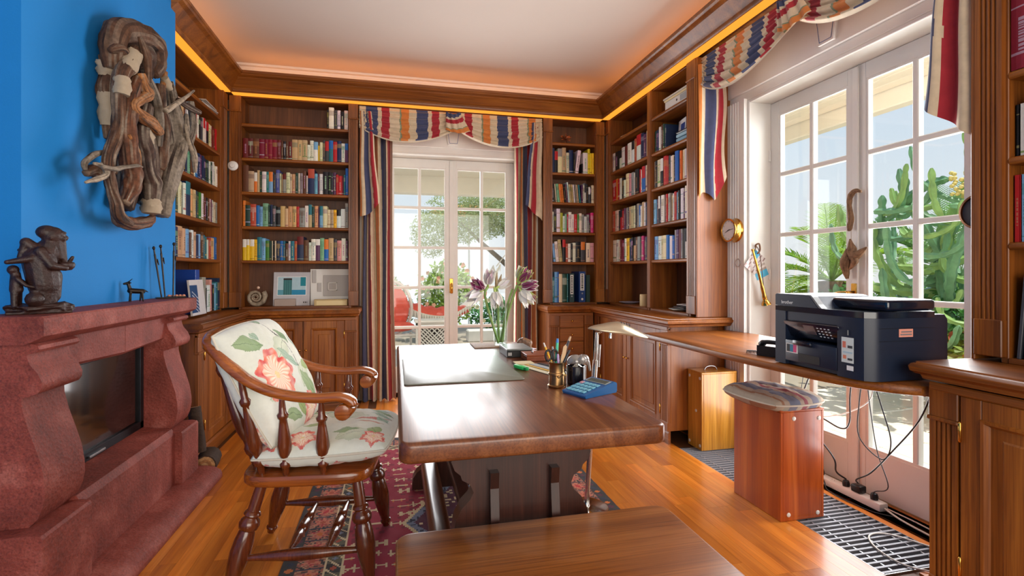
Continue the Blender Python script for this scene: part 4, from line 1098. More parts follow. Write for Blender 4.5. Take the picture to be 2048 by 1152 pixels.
# ================================================================== CURTAINS
CUR=[((204,122,60),.10),((204,182,150),.10),((70,74,102),.15),((206,184,154),.05),((164,46,54),.10),((206,184,154),.13),((128,136,106),.02)]
M_curt=attrmat('striped_curtain_cotton',.85,.15,var=.16,vscale=26,bmp=.2,bscale=900,sheen=.2)
def cstripe(t,n=0.0,blur=.006):
    return stripe_at(t+n,CUR)
def valance(label,loc,rz,W=1.74,tail=.72,ret=False):
    """swag and tails; local x across, -y towards the room, z from the rail at 0 down"""
    V=thing('curtain_valance',label,'valance',loc,rz)
    m=MB(); m.cbox(-W/2,W/2,.0,.02,-.03,0,.003); m.build('rail',M_oak_x,V,world=False)
    def swag(x0,x1,dr0,dr1,drop,seed,knot_right):
        def fn(u,v):
            x=lerp(x0,x1,u); sag=4*u*(1-u)
            top=-.012-.02*sag*0
            bot=-lerp(dr0,dr1,u)-(drop-(dr0+dr1)/2)*sag
            z=lerp(top,bot,v**.9)
            ph=2*pi*(v*4.6+.12*sin(u*5+seed))
            y=-.035-.05*v*(.35+.65*sag)-.016*sin(ph)*(.3+.7*v)*(.45+.55*sag)-.006*sin(ph*2.3+u*6)
            return (x,y,z+.006*sin(ph)*v)
        def cf(u,v):
            w=.012*sin(v*19+u*4)+.010*mnoise.noise(Vector((u*6,v*7,seed)))
            if v>.97: return srgb(214,198,172)[:3]
            return stripe_at((u*(x1-x0)/.87)*1.95+.05+w*(.3+v)+seed*.13,CUR)
        mm=MB(); mm.grid(fn,200,64,cf); return mm.build('swag',M_curt,V,world=False,smooth=True,recalc=False)
    swag(-W/2,.02,.20,.17,.325,1.0,True); swag(-.04,W/2,.12,.20,.325,2.0,False)
    # gathered knot in the middle
    def kn(u,v):
        x=-.085+.13*u+.10*(v)*(u-.3)+.03*v; z=-.02-.17*v-.03*sin(u*pi); y=-.085-.03*sin(u*pi)-.008*sin(u*22)
        return (x,y,z)
    mm=MB(); mm.grid(kn,36,24,lambda u,v: stripe_at(v*.75+.33+u*.12,CUR)); mm.build('knot',M_curt,V,world=False,smooth=True,recalc=False)
    for sx in (-1,1):
        def tl(u,v):
            w=lerp(.10,.17,v); xx=sx*(W/2-.005)-sx*u*w
            ln=tail+.22-(.13*u*u if sx<0 else .15*u)
            z=-.06-ln*v; ph=u*pi*3.0
            if ret and sx<0:      # this tail returns to the wall along the bookcase end
                return (-W/2+.012+.016*sin(ph*1.3+v*2)+.03*u*v,lerp(-.075,.125+.02*sin(v*6),u),z+.05*sin(u*7)*v)
            return (xx+.004*sin(v*9),-.05-.02*sin(ph)-.012*u*v,z)
        mm=MB(); mm.grid(tl,40,36,lambda u,v: stripe_at((u*.75+.08 if sx<0 else .96-u*.50)+.012*mnoise.noise(Vector((u*4,v*9,5))),CUR)); mm.build('tail',M_curt,V,world=False,smooth=True,recalc=False)
    return V
valance('striped swag valance with two tails above the back french door',(.535,4.705,2.700),0,1.70)
valance('striped swag valance with two tails above the large right french door',(2.115,2.25,2.700),R(-90),1.70,ret=True)
def drape(label,x0,x1,y,ztop,zbot,phase,nple,flare):
    def fn(u,v):
        z=lerp(ztop,zbot,v); fl=1+flare*v
        x=lerp(x0,x1,u) if flare==0 else (x0+(x1-x0)*u*fl if flare>0 else x1-(x1-x0)*(1-u)*(1-flare*v))
        yy=y+.038*sin(u*2*pi*nple+phase+.5*sin(v*2.2))*(.75+.25*v)+.01*sin(u*31+v*3)
        return (x+.008*sin(v*5+u*9),yy,z+.01*sin(u*2*pi*nple)*(v>.99))
    m=MB(); m.grid(fn,110,60,lambda u,v: stripe_at(u*1.75+phase*.21+.010*mnoise.noise(Vector((u*9,v*9,phase))),CUR))
    return tag(m.build('curtain',M_curt,smooth=True,recalc=False),label,'curtain')
drape('long striped curtain hanging left of the back french door',-.315,-.03,4.84,2.50,.008,.9,4.5,.10)
drape('long striped curtain hanging right of the back french door',1.15,1.385,4.84,2.50,.008,2.6,4.5,0)

# ================================================================== DRIFTWOOD ON THE CHIMNEY BREAST
M_drift=attrmat('weathered_driftwood',.75,.3,var=.5,vscale=60,bmp=.9,bscale=110)
M_linen=plain('linen_wrap',(164,146,122),.85,var=.08,scale=30,bmp=.2)
dw=thing('driftwood_sculpture','wall sculpture of bundled driftwood and linen on the blue chimney breast','sculpture',(-1.30,2.75,1.9))
BR={'h':(98,66,46),'d':(74,50,38),'o':(164,106,58),'g':(136,122,106),'l':(178,160,138),'r':(108,64,40)}
def branch(k,pts,rad,seed,n=16,sx=1.0,nm='branch'):
    n=int(n*1.9); P=catmull(pts,16); c=srgb(*BR[k])[:3]; m_=len(P)
    rr=[]
    for i in range(m_):
        t=i/(m_-1)*(len(rad)-1); a=int(min(t,len(rad)-2)); rr.append(lerp(rad[a],rad[a+1],t-a))
    m=MB(); st=len(m.f)
    m.tube(P,rr,n,c,sx=sx,jit=lambda q,i: .24*mnoise.noise(Vector((3*cos(2*pi*i/n)+seed*3,3*sin(2*pi*i/n),q*.06)))+.16*mnoise.noise(Vector((9*cos(2*pi*i/n),9*sin(2*pi*i/n)+seed,q*.10))))
    gr=srgb(150,136,118)[:3]; dk=srgb(44,29,22)[:3]
    for f in range(st,len(m.f)):
        k_=(f-st)//n; i_=(f-st)%n; ca_,sa_=cos(2*pi*i_/n),sin(2*pi*i_/n); w1=mnoise.noise(Vector((3.2*ca_+seed*5,3.2*sa_,k_*.035))); w2=mnoise.noise(Vector((9*ca_,9*sa_+seed,k_*.07)))
        cc=mixc(c,gr,max(0,w1)*1.3); cc=mixc(cc,dk,max(0,-w1-.05)*1.6+max(0,w2-.15)*1.2); m.c[f]=cc
    return m.build(nm,M_drift,dw,smooth=True)
branch('h',[(-1.22,2.562,2.098),(-1.22,2.562,2.192),(-1.22,2.605,2.285),(-1.22,2.731,2.345),(-1.22,2.862,2.375),(-1.22,2.935,2.355),(-1.22,2.96,2.285),(-1.22,2.928,2.22)],[.036,.05,.055,.055,.055,.058,.055,.03],1,14)
branch('d',[(-1.245,2.672,2.12),(-1.245,2.706,2.232),(-1.245,2.794,2.297),(-1.245,2.889,2.29),(-1.245,2.91,2.19)],[.05,.06,.06,.06,.03],2)
branch('h',[(-1.25,2.56,2.16),(-1.25,2.59,2.09),(-1.25,2.575,2.016),(-1.25,2.59,1.93),(-1.25,2.60,1.80)],[.022,.032,.034,.03,.02],3)
branch('h',[(-1.17,2.654,2.237),(-1.17,2.594,2.15),(-1.17,2.522,2.054),(-1.17,2.51,1.966),(-1.17,2.506,1.845),(-1.17,2.474,1.767),(-1.17,2.432,1.689),(-1.17,2.425,1.621),(-1.17,2.447,1.558),(-1.17,2.482,1.503),(-1.17,2.506,1.446),(-1.17,2.60,1.42)],[.02,.034,.03,.026,.026,.026,.024,.022,.02,.022,.024,.016],4)
branch('r',[(-1.15,2.617,2.083),(-1.15,2.566,1.996),(-1.15,2.546,1.917),(-1.15,2.529,1.835),(-1.15,2.537,1.763),(-1.15,2.55,1.691),(-1.15,2.576,1.633),(-1.15,2.558,1.568),(-1.15,2.512,1.504)],[.024,.03,.034,.037,.036,.038,.040,.034,.022],5)
branch('d',[(-1.18,2.764,2.007),(-1.17,2.689,1.856),(-1.17,2.728,1.776),(-1.17,2.757,1.696),(-1.17,2.798,1.635),(-1.17,2.803,1.528)],[.034,.04,.042,.036,.046,.034],6)
branch('g',[(-1.19,3.052,2.233),(-1.19,3.082,2.145),(-1.19,3.138,2.015),(-1.19,3.125,1.884),(-1.19,3.049,1.764),(-1.19,2.99,1.625),(-1.19,2.961,1.496)],[.02,.03,.045,.056,.060,.05,.04],7,14)
branch('g',[(-1.18,3.315,2.213),(-1.18,3.349,2.076),(-1.18,3.304,1.981),(-1.18,3.177,1.892),(-1.18,3.048,1.796)],[.016,.022,.022,.03,.035],8)
branch('h',[(-1.2,2.959,2.177),(-1.2,2.959,2.068),(-1.2,3.003,1.939),(-1.2,2.98,1.828),(-1.2,2.957,1.734)],[.026,.032,.036,.04,.03],9)
branch('o',[(-1.135,2.615,2.11),(-1.13,2.633,2.056),(-1.13,2.67,2.037),(-1.13,2.598,1.986),(-1.13,2.538,1.937),(-1.13,2.598,1.913),(-1.13,2.707,1.91),(-1.13,2.79,1.89)],[.018,.026,.026,.022,.02,.026,.028,.022],10)
branch('o',[(-1.2,3.02,2.271),(-1.2,3.009,2.216),(-1.2,2.981,2.145)],[.014,.015,.013],11,8)
branch('l',[(-1.10,2.784,1.995),(-1.10,2.928,2.083),(-1.10,3.026,2.143),(-1.10,3.137,2.219)],[.014,.012,.009,.005],12,8)
branch('d',[(-1.14,3.035,2.128),(-1.14,3.175,2.137),(-1.14,3.331,2.155)],[.014,.018,.015],13,8)
branch('g',[(-1.22,2.50,1.72),(-1.2,2.381,1.68),(-1.2,2.317,1.634),(-1.2,2.32,1.607)],[.010,.012,.011,.008],14,8)
branch('l',[(-1.15,2.226,1.543),(-1.15,2.295,1.567),(-1.15,2.358,1.593),(-1.15,2.368,1.615),(-1.15,2.329,1.629),(-1.15,2.281,1.627)],[.005,.010,.011,.010,.009,.005],15,8)
branch('h',[(-1.2,2.326,1.596),(-1.2,2.381,1.619),(-1.2,2.416,1.61),(-1.18,2.498,1.634)],[.014,.024,.018,.012],16,9)
branch('g',[(-1.13,2.303,1.619),(-1.13,2.39,1.628),(-1.13,2.452,1.647),(-1.115,2.535,1.673),(-1.12,2.597,1.679)],[.008,.011,.009,.008,.004],17,8)
branch('r',[(-1.2,2.538,1.475),(-1.2,2.579,1.431),(-1.2,2.692,1.426),(-1.2,2.828,1.451),(-1.21,2.913,1.485)],[.02,.026,.03,.028,.014],18)
branch('g',[(-1.16,2.70,2.16),(-1.15,2.78,2.08),(-1.16,2.86,1.97),(-1.17,2.88,1.84)],[.012,.022,.024,.014],31,12)
branch('h',[(-1.14,2.62,2.28),(-1.13,2.66,2.20),(-1.14,2.70,2.10)],[.010,.020,.012],32,12)
branch('d',[(-1.21,2.80,2.02),(-1.21,2.86,1.86),(-1.21,2.88,1.66),(-1.21,2.86,1.52)],[.03,.04,.04,.03],33,14)
branch('g',[(-1.21,3.06,2.06),(-1.2,3.10,1.84),(-1.2,3.02,1.62),(-1.21,2.99,1.50)],[.02,.036,.034,.026],34,14)
branch('l',[(-1.13,3.10,2.02),(-1.12,3.13,1.93),(-1.12,3.20,1.86),(-1.13,3.24,1.78)],[.006,.014,.018,.008],35,10)
branch('o',[(-1.13,2.50,1.80),(-1.12,2.56,1.74),(-1.12,2.58,1.66)],[.006,.009,.005],36,8)
branch('h',[(-1.2,2.50,2.16),(-1.19,2.56,2.19),(-1.18,2.60,2.14),(-1.17,2.55,2.06)],[.012,.026,.028,.014],37,12)
branch('d',[(-1.235,2.70,2.05),(-1.235,2.76,1.90),(-1.235,2.74,1.70),(-1.235,2.68,1.50)],[.05,.06,.06,.04],41,14)
branch('h',[(-1.245,2.98,2.10),(-1.24,3.02,1.92),(-1.24,2.96,1.72),(-1.24,2.92,1.55)],[.04,.05,.055,.04],42,14)
branch('g',[(-1.16,3.20,2.10),(-1.15,3.16,1.98),(-1.15,3.10,1.86),(-1.16,3.04,1.72)],[.010,.022,.028,.02],43,12)
def wrap(p0,p1,r,sx=1.0):
    r*=.9
    p0=Vector(p0); p1=Vector(p1); m=MB(); P=[p0.lerp(p1,t/5) for t in range(6)]
    m.tube(P,[r*.86,r*1.03,r*.95,r*1.06,r*.97,r*.9],16,jit=lambda q,i:.10*sin(i*1.1+q*1.7)+.05*sin(i*3.3-q),sx=sx); return m.build('linen_wrap',M_linen,dw,smooth=50)
wrap((-1.165,2.555,2.10),(-1.165,2.625,2.20),.040); wrap((-1.16,2.515,2.05),(-1.16,2.505,1.97),.036); wrap((-1.245,2.575,2.0),(-1.245,2.60,1.86),.045); wrap((-1.25,2.565,2.14),(-1.25,2.585,2.08),.040)
wrap((-1.17,2.803,1.56),(-1.17,2.80,1.49),.047); wrap((-1.165,2.70,1.87),(-1.165,2.735,1.82),.043); wrap((-1.19,2.995,2.23),(-1.19,3.05,2.19),.024); wrap((-1.175,2.428,1.66),(-1.175,2.425,1.60),.027)
m=MB(); m.box(-1.30,-1.285,2.66,2.70,1.85,2.30); m.box(-1.30,-1.285,2.90,2.94,1.62,2.2); m.build('hanger_batten',M_tabledark,dw)
m=MB(); m.tube([(-1.285,2.68,2.1),(-1.22,2.68,2.1)],.008,6); m.tube([(-1.285,2.92,1.8),(-1.2,2.96,1.8)],.008,6); m.tube([(-1.285,2.68,1.9),(-1.17,2.69,1.9)],.008,6); m.build('fixing',M_iron,dw)

# ================================================================== MANTEL ORNAMENTS
M_statue=plain('dark_carved_wood',(46,24,18),.45,0,.4,coat=.1,var=.45,scale=45,bmp=.7,bscale=110)
MANT=1.0572
def cap(mb,p,q,r0,r1,n=12):
    p=Vector(p); q=Vector(q); P=[p.lerp(q,t/4) for t in range(5)]; mb.tube(P,[lerp(r0,r1,t/4) for t in range(5)],n); mb.ball(p,r0,n,8); mb.ball(q,r1,n,8)
def remesh(o,vox,sm=2):
    r=o.modifiers.new('fuse','REMESH'); r.mode='VOXEL'; r.voxel_size=vox; r.use_smooth_shade=True
    if sm:
        s=o.modifiers.new('soft','SMOOTH'); s.iterations=sm; s.factor=.5
    return o
st=thing('carved_statue','dark carved wooden statue of a bearded man with a child and pot on mantel','statue',(-1.208,2.075,MANT),R(30))
m=MB(); m.ball((0,0,.021),.02,20,10,sc=(4.6,2.4,.9),jit=.45,seed=3); m.ball((-.05,.01,.020),.02,14,8,sc=(2.0,1.9,.8),jit=.5,seed=5); m.ball((.05,-.01,.021),.02,14,8,sc=(2.1,1.6,.9),jit=.5,seed=8); m.box(-.085,.085,-.04,.04,.0,.010)
remesh(m.build('base',M_statue,st,world=False),.0035)
m=MB()
cap(m,(.010,0,.03),(.012,0,.10),.034,.042); cap(m,(.012,0,.10),(.0,0,.19),.046,.050); cap(m,(.03,0,.13),(.034,0,.06),.030,.022); cap(m,(.004,0,.19),(.015,0,.232),.042,.026)
cap(m,(.03,-.012,.03),(.03,-.014,.12),.013,.022); cap(m,(.032,.016,.03),(.030,.016,.12),.013,.022); cap(m,(.04,.0,.12),(.045,0,.07),.020,.010)
m.ball((.034,0,.270),.033,18,14,sc=(1,.95,1.05)); m.ball((.018,0,.284),.028,14,10,sc=(1.1,1,.9)); m.ball((.068,0,.266),.008,8,6,sc=(1,.7,1.2)); m.ball((.060,.013,.262),.009,8,6); m.ball((.060,-.013,.262),.009,8,6); m.ball((.060,.0,.284),.011,8,6,sc=(1,2,.5)); m.ball((.028,.028,.262),.006,8,6); m.ball((.028,-.028,.262),.006,8,6)
cap(m,(.050,0,.250),(.064,0,.180),.019,.009); cap(m,(.044,.012,.246),(.054,.010,.195),.014,.008); cap(m,(.044,-.012,.246),(.054,-.010,.195),.014,.008); cap(m,(.03,0,.25),(.02,0,.21),.028,.036)
cap(m,(.0,-.036,.215),(.030,-.044,.165),.018,.014); cap(m,(.030,-.044,.165),(.066,-.024,.158),.014,.010); cap(m,(.0,.036,.215),(.034,.044,.168),.018,.014); cap(m,(.034,.044,.168),(.075,.022,.175),.014,.009); cap(m,(.075,.018,.175),(.086,.010,.198),.008,.006)
cap(m,(-.010,-.01,.222),(-.034,-.01,.245),.020,.018); cap(m,(-.034,-.01,.240),(-.050,-.012,.195),.016,.008); cap(m,(-.02,-.035,.19),(-.08,-.03,.177),.014,.008); cap(m,(-.018,.03,.2),(-.05,.03,.22),.014,.008)
remesh(m.build('figure',M_statue,st,world=False),.003)
m=MB(); m.lathe([(.004,0),(.016,.002),(.024,.012),(.026,.022),(.022,.030),(.018,.030),(.016,.022),(.006,.012)],(.068,.0,.150),16); m.build('bowl',M_statue,st,world=False,smooth=True)
m=MB(); m.ball((-.066,-.012,.152),.0165,12,10); cap(m,(-.060,-.012,.135),(-.058,-.012,.085),.014,.019); cap(m,(-.062,-.018,.085),(-.062,-.020,.026),.012,.010); cap(m,(-.054,-.004,.085),(-.054,-.002,.026),.012,.010); cap(m,(-.056,-.026,.122),(-.034,-.034,.098),.008,.006); cap(m,(-.034,-.034,.098),(-.004,-.03,.089),.006,.005); cap(m,(-.056,.004,.122),(-.03,.004,.10),.008,.006)
remesh(m.build('child',M_statue,st,world=False),.003)
m=MB(); m.lathe([(.004,0),(.016,.003),(.025,.016),(.027,.027),(.022,.041),(.013,.048),(.012,.052),(.016,.056),(.012,.056)],(-.012,-.032,.026),18); m.build('pot',M_statue,st,world=False,smooth=True)

M_bronze=plain('dark_bronze',(52,46,42),.35,.85,var=.25,scale=40)
gt=thing('bronze_goat','small bronze goat figurine in the middle of the mantel','figurine',(-1.235,2.80,MANT),R(25))
m=MB(); cap(m,(-.026,0,.050),(.022,0,.054),.012,.013)
for x,y,dx in ((-.024,.007,-.004),(-.022,-.007,.006),(.020,.007,.006),(.022,-.007,-.002)): cap(m,(x,y,.045),(x+dx,y,.004),.006,.0035,8)
cap(m,(.022,0,.056),(.030,0,.088),.009,.007); cap(m,(.028,0,.092),(.046,0,.088),.008,.005); cap(m,(-.034,0,.055),(-.048,0,.046),.004,.002,6)
for sy in (1,-1): cap(m,(.028,sy*.004,.098),(.014,sy*.010,.112),.003,.0015,6); cap(m,(.026,sy*.006,.095),(.018,sy*.016,.092),.003,.002,6)
# turned to look left as in a carved stand
m.xf(Matrix.Rotation(pi,4,'Z')); remesh(m.build('body',M_bronze,gt,world=False),.0016,1)
tr=thing('stick_figures','three slender black figures on one plate at the mantel end','figurine',(-1.225,3.10,MANT),R(30))
m=MB(); m.cbox(-.045,.05,-.022,.022,0,.008,.002); m.build('plate',M_bronze,tr,world=False)
for (x,y,lean,h) in ((-.018,.006,-.035,.275),(-.004,-.006,-.020,.285),(.034,.0,.004,.30)):
    m=MB(); a=Vector((x,y,.008)); b=Vector((x+lean,y,h)); cap(m,a,a.lerp(b,.5),.0038,.0045,8); cap(m,a.lerp(b,.5),a.lerp(b,.86),.0045,.0055,8); m.ball(b,.0085,10,8,sc=(.9,.9,1.15)); cap(m,a.lerp(b,.86),b,.004,.004,8)
    cap(m,a.lerp(b,.84)+Vector((0,.006,0)),a.lerp(b,.66)+Vector((.012,.010,0)),.0028,.0024,6); cap(m,a.lerp(b,.66)+Vector((.012,.010,0)),a.lerp(b,.78)+Vector((.010,.004,0)),.0024,.002,6)
    remesh(m.build('figure',M_bronze,tr,world=False),.0014,1)

# ================================================================== LOGS BETWEEN FIREPLACE AND CABINET
def log(label,p,q,r,seed):
    p=Vector(p); q=Vector(q); P=[p.lerp(q,t/6) for t in range(7)]; m=MB()
    m.tube(P,r,16,srgb(66,50,38)[:3],cap=False,jit=lambda k,i:.12*mnoise.noise(Vector((i*.9,k*.3,seed))))
    for pt,k in ((p,0),(q,6)):
        rings=[]
        for j,(f,c) in enumerate(((1.0,(66,50,38)),(.9,(188,140,92)),(.55,(160,108,66)),(.25,(196,150,100)))):
            pass
    N=16
    for k in (0,6):
        ring=[Vector(m.v[k*N+i]) for i in range(N)]; c=P[k]
        for (fa,fb,cc) in ((1,.88,(70,52,40)),(.88,.6,(192,146,98)),(.6,.3,(166,112,70)),(.3,.0,(196,150,104))):
            m.add([c.lerp(v,fa) for v in ring]+[c.lerp(v,fb) for v in ring],[(i,(i+1)%N,N+(i+1)%N,N+i) for i in range(N)],srgb(*cc)[:3])
    o=m.build('firewood_log',M_drift,smooth=40); return tag(o,label,'log','firewood by the fireplace')
log('split firewood log with bark lying on the floor beside the fireplace',(-1.09,3.27,.065),(-1.11,3.42,.068),.062,1)
log('upright firewood stick leaning beside the fireplace end',(-1.125,3.30,.14),(-1.165,3.33,.40),.034,2)

# ================================================================== WALL THINGS BY THE RIGHT DOOR
def clock(label,loc,rz,face,rim,nm='wall_clock',cat='clock',rad=.076,dep=.062,hands=True):
    c=thing(nm,label,cat,loc,rz)          # local -y faces the room
    M_=Matrix.Rotation(R(90),4,'X')
    m=MB(); m.lathe([(rad*1.08,0),(rad*1.1,.006),(rad*1.02,.014),(rad,.018),(rad,dep-.012),(rad*1.05,dep-.006),(rad*1.05,dep),(rad*.93,dep+.002),(rad*.91,dep-.006)],(0,0,0),32,cap=False); m.xf(M_); m.build('case',rim,c,world=False,smooth=35)
    m=MB(); m.lathe([(0.001,dep-.007),(rad*.92,dep-.007)],(0,0,0),32,cap=False); m.xf(M_); fc=m.build('dial',face,c,world=False)
    if hands:
        for k in range(12):
            a=2*pi*k/12; m=MB(); m.box(-.0012,.0012,-dep+.0062,-dep+.0068,rad*.74,rad*.86); m.xf(Matrix.Rotation(a,4,'Y')); m.build('hour_mark',M_black,fc,world=False)
        for a,l,w in ((R(82),rad*.66,.0022),(R(-112),rad*.48,.003)):
            m=MB(); m.prism([(-w,-.012),(w,-.012),(w*.4,l),(-w*.4,l)],-dep+.004,-dep+.0046,'y'); m.xf(Matrix.Rotation(a,4,'Y')); m.build('hand',M_black,c,world=False)
    return c
clock('round brass ship clock with white dial on the white door casing',(2.285,3.015,1.49),R(-90),plain('clock_dial',(232,230,224),.4),M_brass)
clock('round instrument with dark face beside the curtain tail at right',(2.285,1.50,1.44),R(-90),plain('dark_dial',(88,94,98),.25,.2),plain('bronze_rim',(112,76,52),.35,.8),'wall_barometer','barometer',.066,.06,False)
hn=thing('hunting_horn','long brass horn hanging by its cord on the white door reveal','horn',(2.36,2.885,1.35))
m=MB(); m.tube(catmull([(2.318,2.886,1.345),(2.345,2.879,1.24),(2.375,2.874,1.12),(2.395,2.872,1.04),(2.41,2.871,.985)],5),[.007]*6+[.009]*5+[.012]*4+[.015]*3+[.022,.028,.031],14,cap=False); m.build('tube',M_brass,hn,smooth=True)
m=MB(); m.tube([(2.315,2.886,1.355),(2.319,2.886,1.34)],[.010,.007],12); m.build('mouthpiece',M_brass,hn,smooth=True)
m=MB(); m.tube(catmull([(2.32,2.883,1.33),(2.345,2.894,1.36),(2.362,2.899,1.37),(2.378,2.889,1.30),(2.40,2.877,1.05)],6),.0025,6); m.build('cord',plain('brown_cord',(96,66,44),.8),hn)
m=MB(); m.tube(catmull([(2.352,2.902,1.37),(2.345,2.889,1.385),(2.365,2.884,1.39),(2.375,2.889,1.35),(2.36,2.894,1.325)],5),.006,8); m.build('cord_loop',plain('brown_leather',(120,84,56),.6),hn,smooth=True)
def card(label,c,w,h,rot,cols):
    m=MB(); n=10
    for j in range(n):
        for i in range(n):
            u,v=(i+.5)/n,(j+.5)/n; k=cols(u,v); x0,x1=-w/2+w*i/n,-w/2+w*(i+1)/n; z0,z1=-h/2+h*j/n,-h/2+h*(j+1)/n
            m.add([(x0,0,z0),(x1,0,z0),(x1,0,z1),(x0,0,z1)],[(0,1,2,3)],srgb(*k)[:3])
    m.box(-w/2,w/2,.0004,.0012,-h/2,h/2,srgb(230,226,218)[:3])
    o=m.build('postcard',attrmat('printed_card_'+str(len(MATS)),.4,.4,var=.05),recalc=False); o.matrix_world=Matrix.Translation(c)@Matrix.Rotation(rot,4,'Y')
    return tag(o,label,'postcard','postcards on the door reveal')
card('postcard with blue corner pinned behind the brass horn',(2.35,2.9075,1.27),.10,.14,R(38),lambda u,v:(70,170,214) if v>.72 and u<.5 else ((208,196,190) if (int(u*9)+int(v*5))%3 else (150,120,116)))
card('striped postcard pinned to the right behind the brass horn',(2.385,2.9090,1.235),.10,.15,R(-24),lambda u,v:(84,186,226) if v<.3 else ((222,212,204) if int(v*12)%2 else (176,160,150)))
rg=thing('iron_ring','thin metal ring hanging on the white casing left of the horn','ring',(2.283,2.985,1.29))
m=MB(); m.tube([(2.279,2.985+.026*cos(a*pi/12),1.265+.026*sin(a*pi/12)) for a in range(25)],.0016,6,cap=False); m.tube([(2.284,2.985,1.293),(2.276,2.985,1.292)],.0025,6); m.build('ring',M_steel,rg,smooth=True)
# driftwood pieces hanging on the door's middle stile
hd=thing('driftwood_hanging','two driftwood pieces on a string down the middle of the right door','ornament',(2.445,2.262,1.62))
BRm=M_drift
def hpiece(pts,rad,seed,k='h',n=10):
    P=catmull(pts,14); n=22; m_=len(P); rr=[interp([i/(len(rad)-1) for i in range(len(rad))],rad,i/(m_-1)) for i in range(m_)]; m=MB(); c=srgb(140,106,78)[:3]
    m.tube(P,rr,n,c,jit=lambda q,i:.26*mnoise.noise(Vector((2*cos(2*pi*i/n)+seed,2*sin(2*pi*i/n),q*.08)))+.14*mnoise.noise(Vector((7*cos(2*pi*i/n)+seed,7*sin(2*pi*i/n),q*.15))))
    for f in range(len(m.f)):
        g=1+.8*mnoise.noise(Vector((6*cos(2*pi*(f%n)/n)+seed,6*sin(2*pi*(f%n)/n),(f//n)*.06))); m.c[f]=tuple(x*g for x in c)
    m.build('driftwood_piece',BRm,hd,smooth=True)
hpiece([(2.44,2.20,1.635),(2.44,2.23,1.645),(2.44,2.262,1.625),(2.44,2.272,1.57),(2.44,2.262,1.50),(2.44,2.27,1.445),(2.44,2.277,1.43)],[.006,.012,.014,.012,.014,.012,.007],1)
hpiece([(2.435,2.262,1.385),(2.44,2.258,1.33),(2.435,2.24,1.29),(2.435,2.19,1.315),(2.44,2.165,1.335)],[.004,.022,.026,.014,.004],2)
hpiece([(2.435,2.275,1.33),(2.43,2.285,1.27),(2.435,2.292,1.22),(2.44,2.285,1.165)],[.012,.026,.022,.008],3)
hpiece([(2.435,2.25,1.30),(2.43,2.23,1.26),(2.435,2.265,1.22)],[.02,.018,.006],4)
m=MB(); m.tube([(2.445,2.27,1.64),(2.445,2.265,1.38)],.0012,5); m.build('string',plain('string',(170,150,120),.8),hd)
# white round switch on the corner pilaster
sw=thing('dimmer_switch','white round dimmer knob on the corner pilaster left','switch',(-1.335,4.648,2.10))
m=MB(); m.lathe([(.040,0),(.040,.006),(.034,.012),(.022,.014)],(0,0,0),24); m.xf(Matrix.Translation((-1.335,4.651,2.10))@Matrix.Rotation(R(90),4,'X')); m.build('plate',plain('switch_white',(236,234,228),.4),sw,smooth=40)
m=MB(); m.lathe([(.020,0),(.020,.012),(.017,.016),(.003,.017)],(0,0,0),20); m.xf(Matrix.Translation((-1.335,4.638,2.10))@Matrix.Rotation(R(90),4,'X')); m.build('knob',MATS['switch_white'],sw,smooth=40)

ot=thing('ornament_tray','small dark tray with coral pieces at the far mantel end','tray',(-1.205,3.175,MANT),R(20))
m=MB(); m.cbox(-.045,.05,-.018,.018,0,.005,.002); m.cbox(-.045,.05,-.018,-.015,.005,.010,.001); m.cbox(-.045,.05,.015,.018,.005,.010,.001); m.build('tray',M_bronze,ot,world=False)
for k in range(5):
    m=MB(); m.ball((-.03+.017*k,.002*(k%2),.0125),.007,8,6,sc=(1.2,1,1)); m.build('coral_piece',plain('coral_bit',(214,140,104),.5) if k==0 else MATS['coral_bit'],ot,world=False,smooth=True)

# ================================================================== PRINTER ON THE DESK BOARD
def text_mesh(s,size,depth=.0004,align='LEFT'):
    cu=bpy.data.curves.new('lettering','FONT'); cu.body=s; cu.size=size; cu.extrude=depth; cu.align_x=align; cu.resolution_u=2
    ob=bpy.data.objects.new('lettering',cu); COL.objects.link(ob)
    dg=bpy.context.evaluated_depsgraph_get(); dg.update(); me=bpy.data.meshes.new_from_object(ob.evaluated_get(dg)); bpy.data.objects.remove(ob); bpy.data.curves.remove(cu); return me
def text_obj(s,size,mat,parent,M,nm='lettering',align='LEFT'):
    me=text_mesh(s,size,align=align); me.materials.clear(); me.materials.append(mat); me.transform(M)
    o=bpy.data.objects.new(nm,me); COL.objects.link(o); o.parent=parent; return o
M_prn=plain('printer_shell',(20,32,52),.38,spec=.5,bmp=.05,bscale=600)  # black plastic, blue tint painted in for the reflected sky
M_prn2=plain('printer_gloss',(14,22,38),.16,coat=.4)
M_prng=plain('printer_grey_trim',(122,124,124),.35,.3)
M_ink=plain('white_print',(226,228,228),.6)
# local: x along the front (left to right as seen), y from front to back, z up
pr=thing('printer','black multifunction inkjet printer on the curved desk board','printer',(1.672,1.935,bt+.0005),R(-90))
W,Dp=.455,.31
m=MB(); P=[(0,0),(W-.05,0),(W-.02,.012),(W-.004,.036),(W,.06),(W,Dp),(0,Dp)]
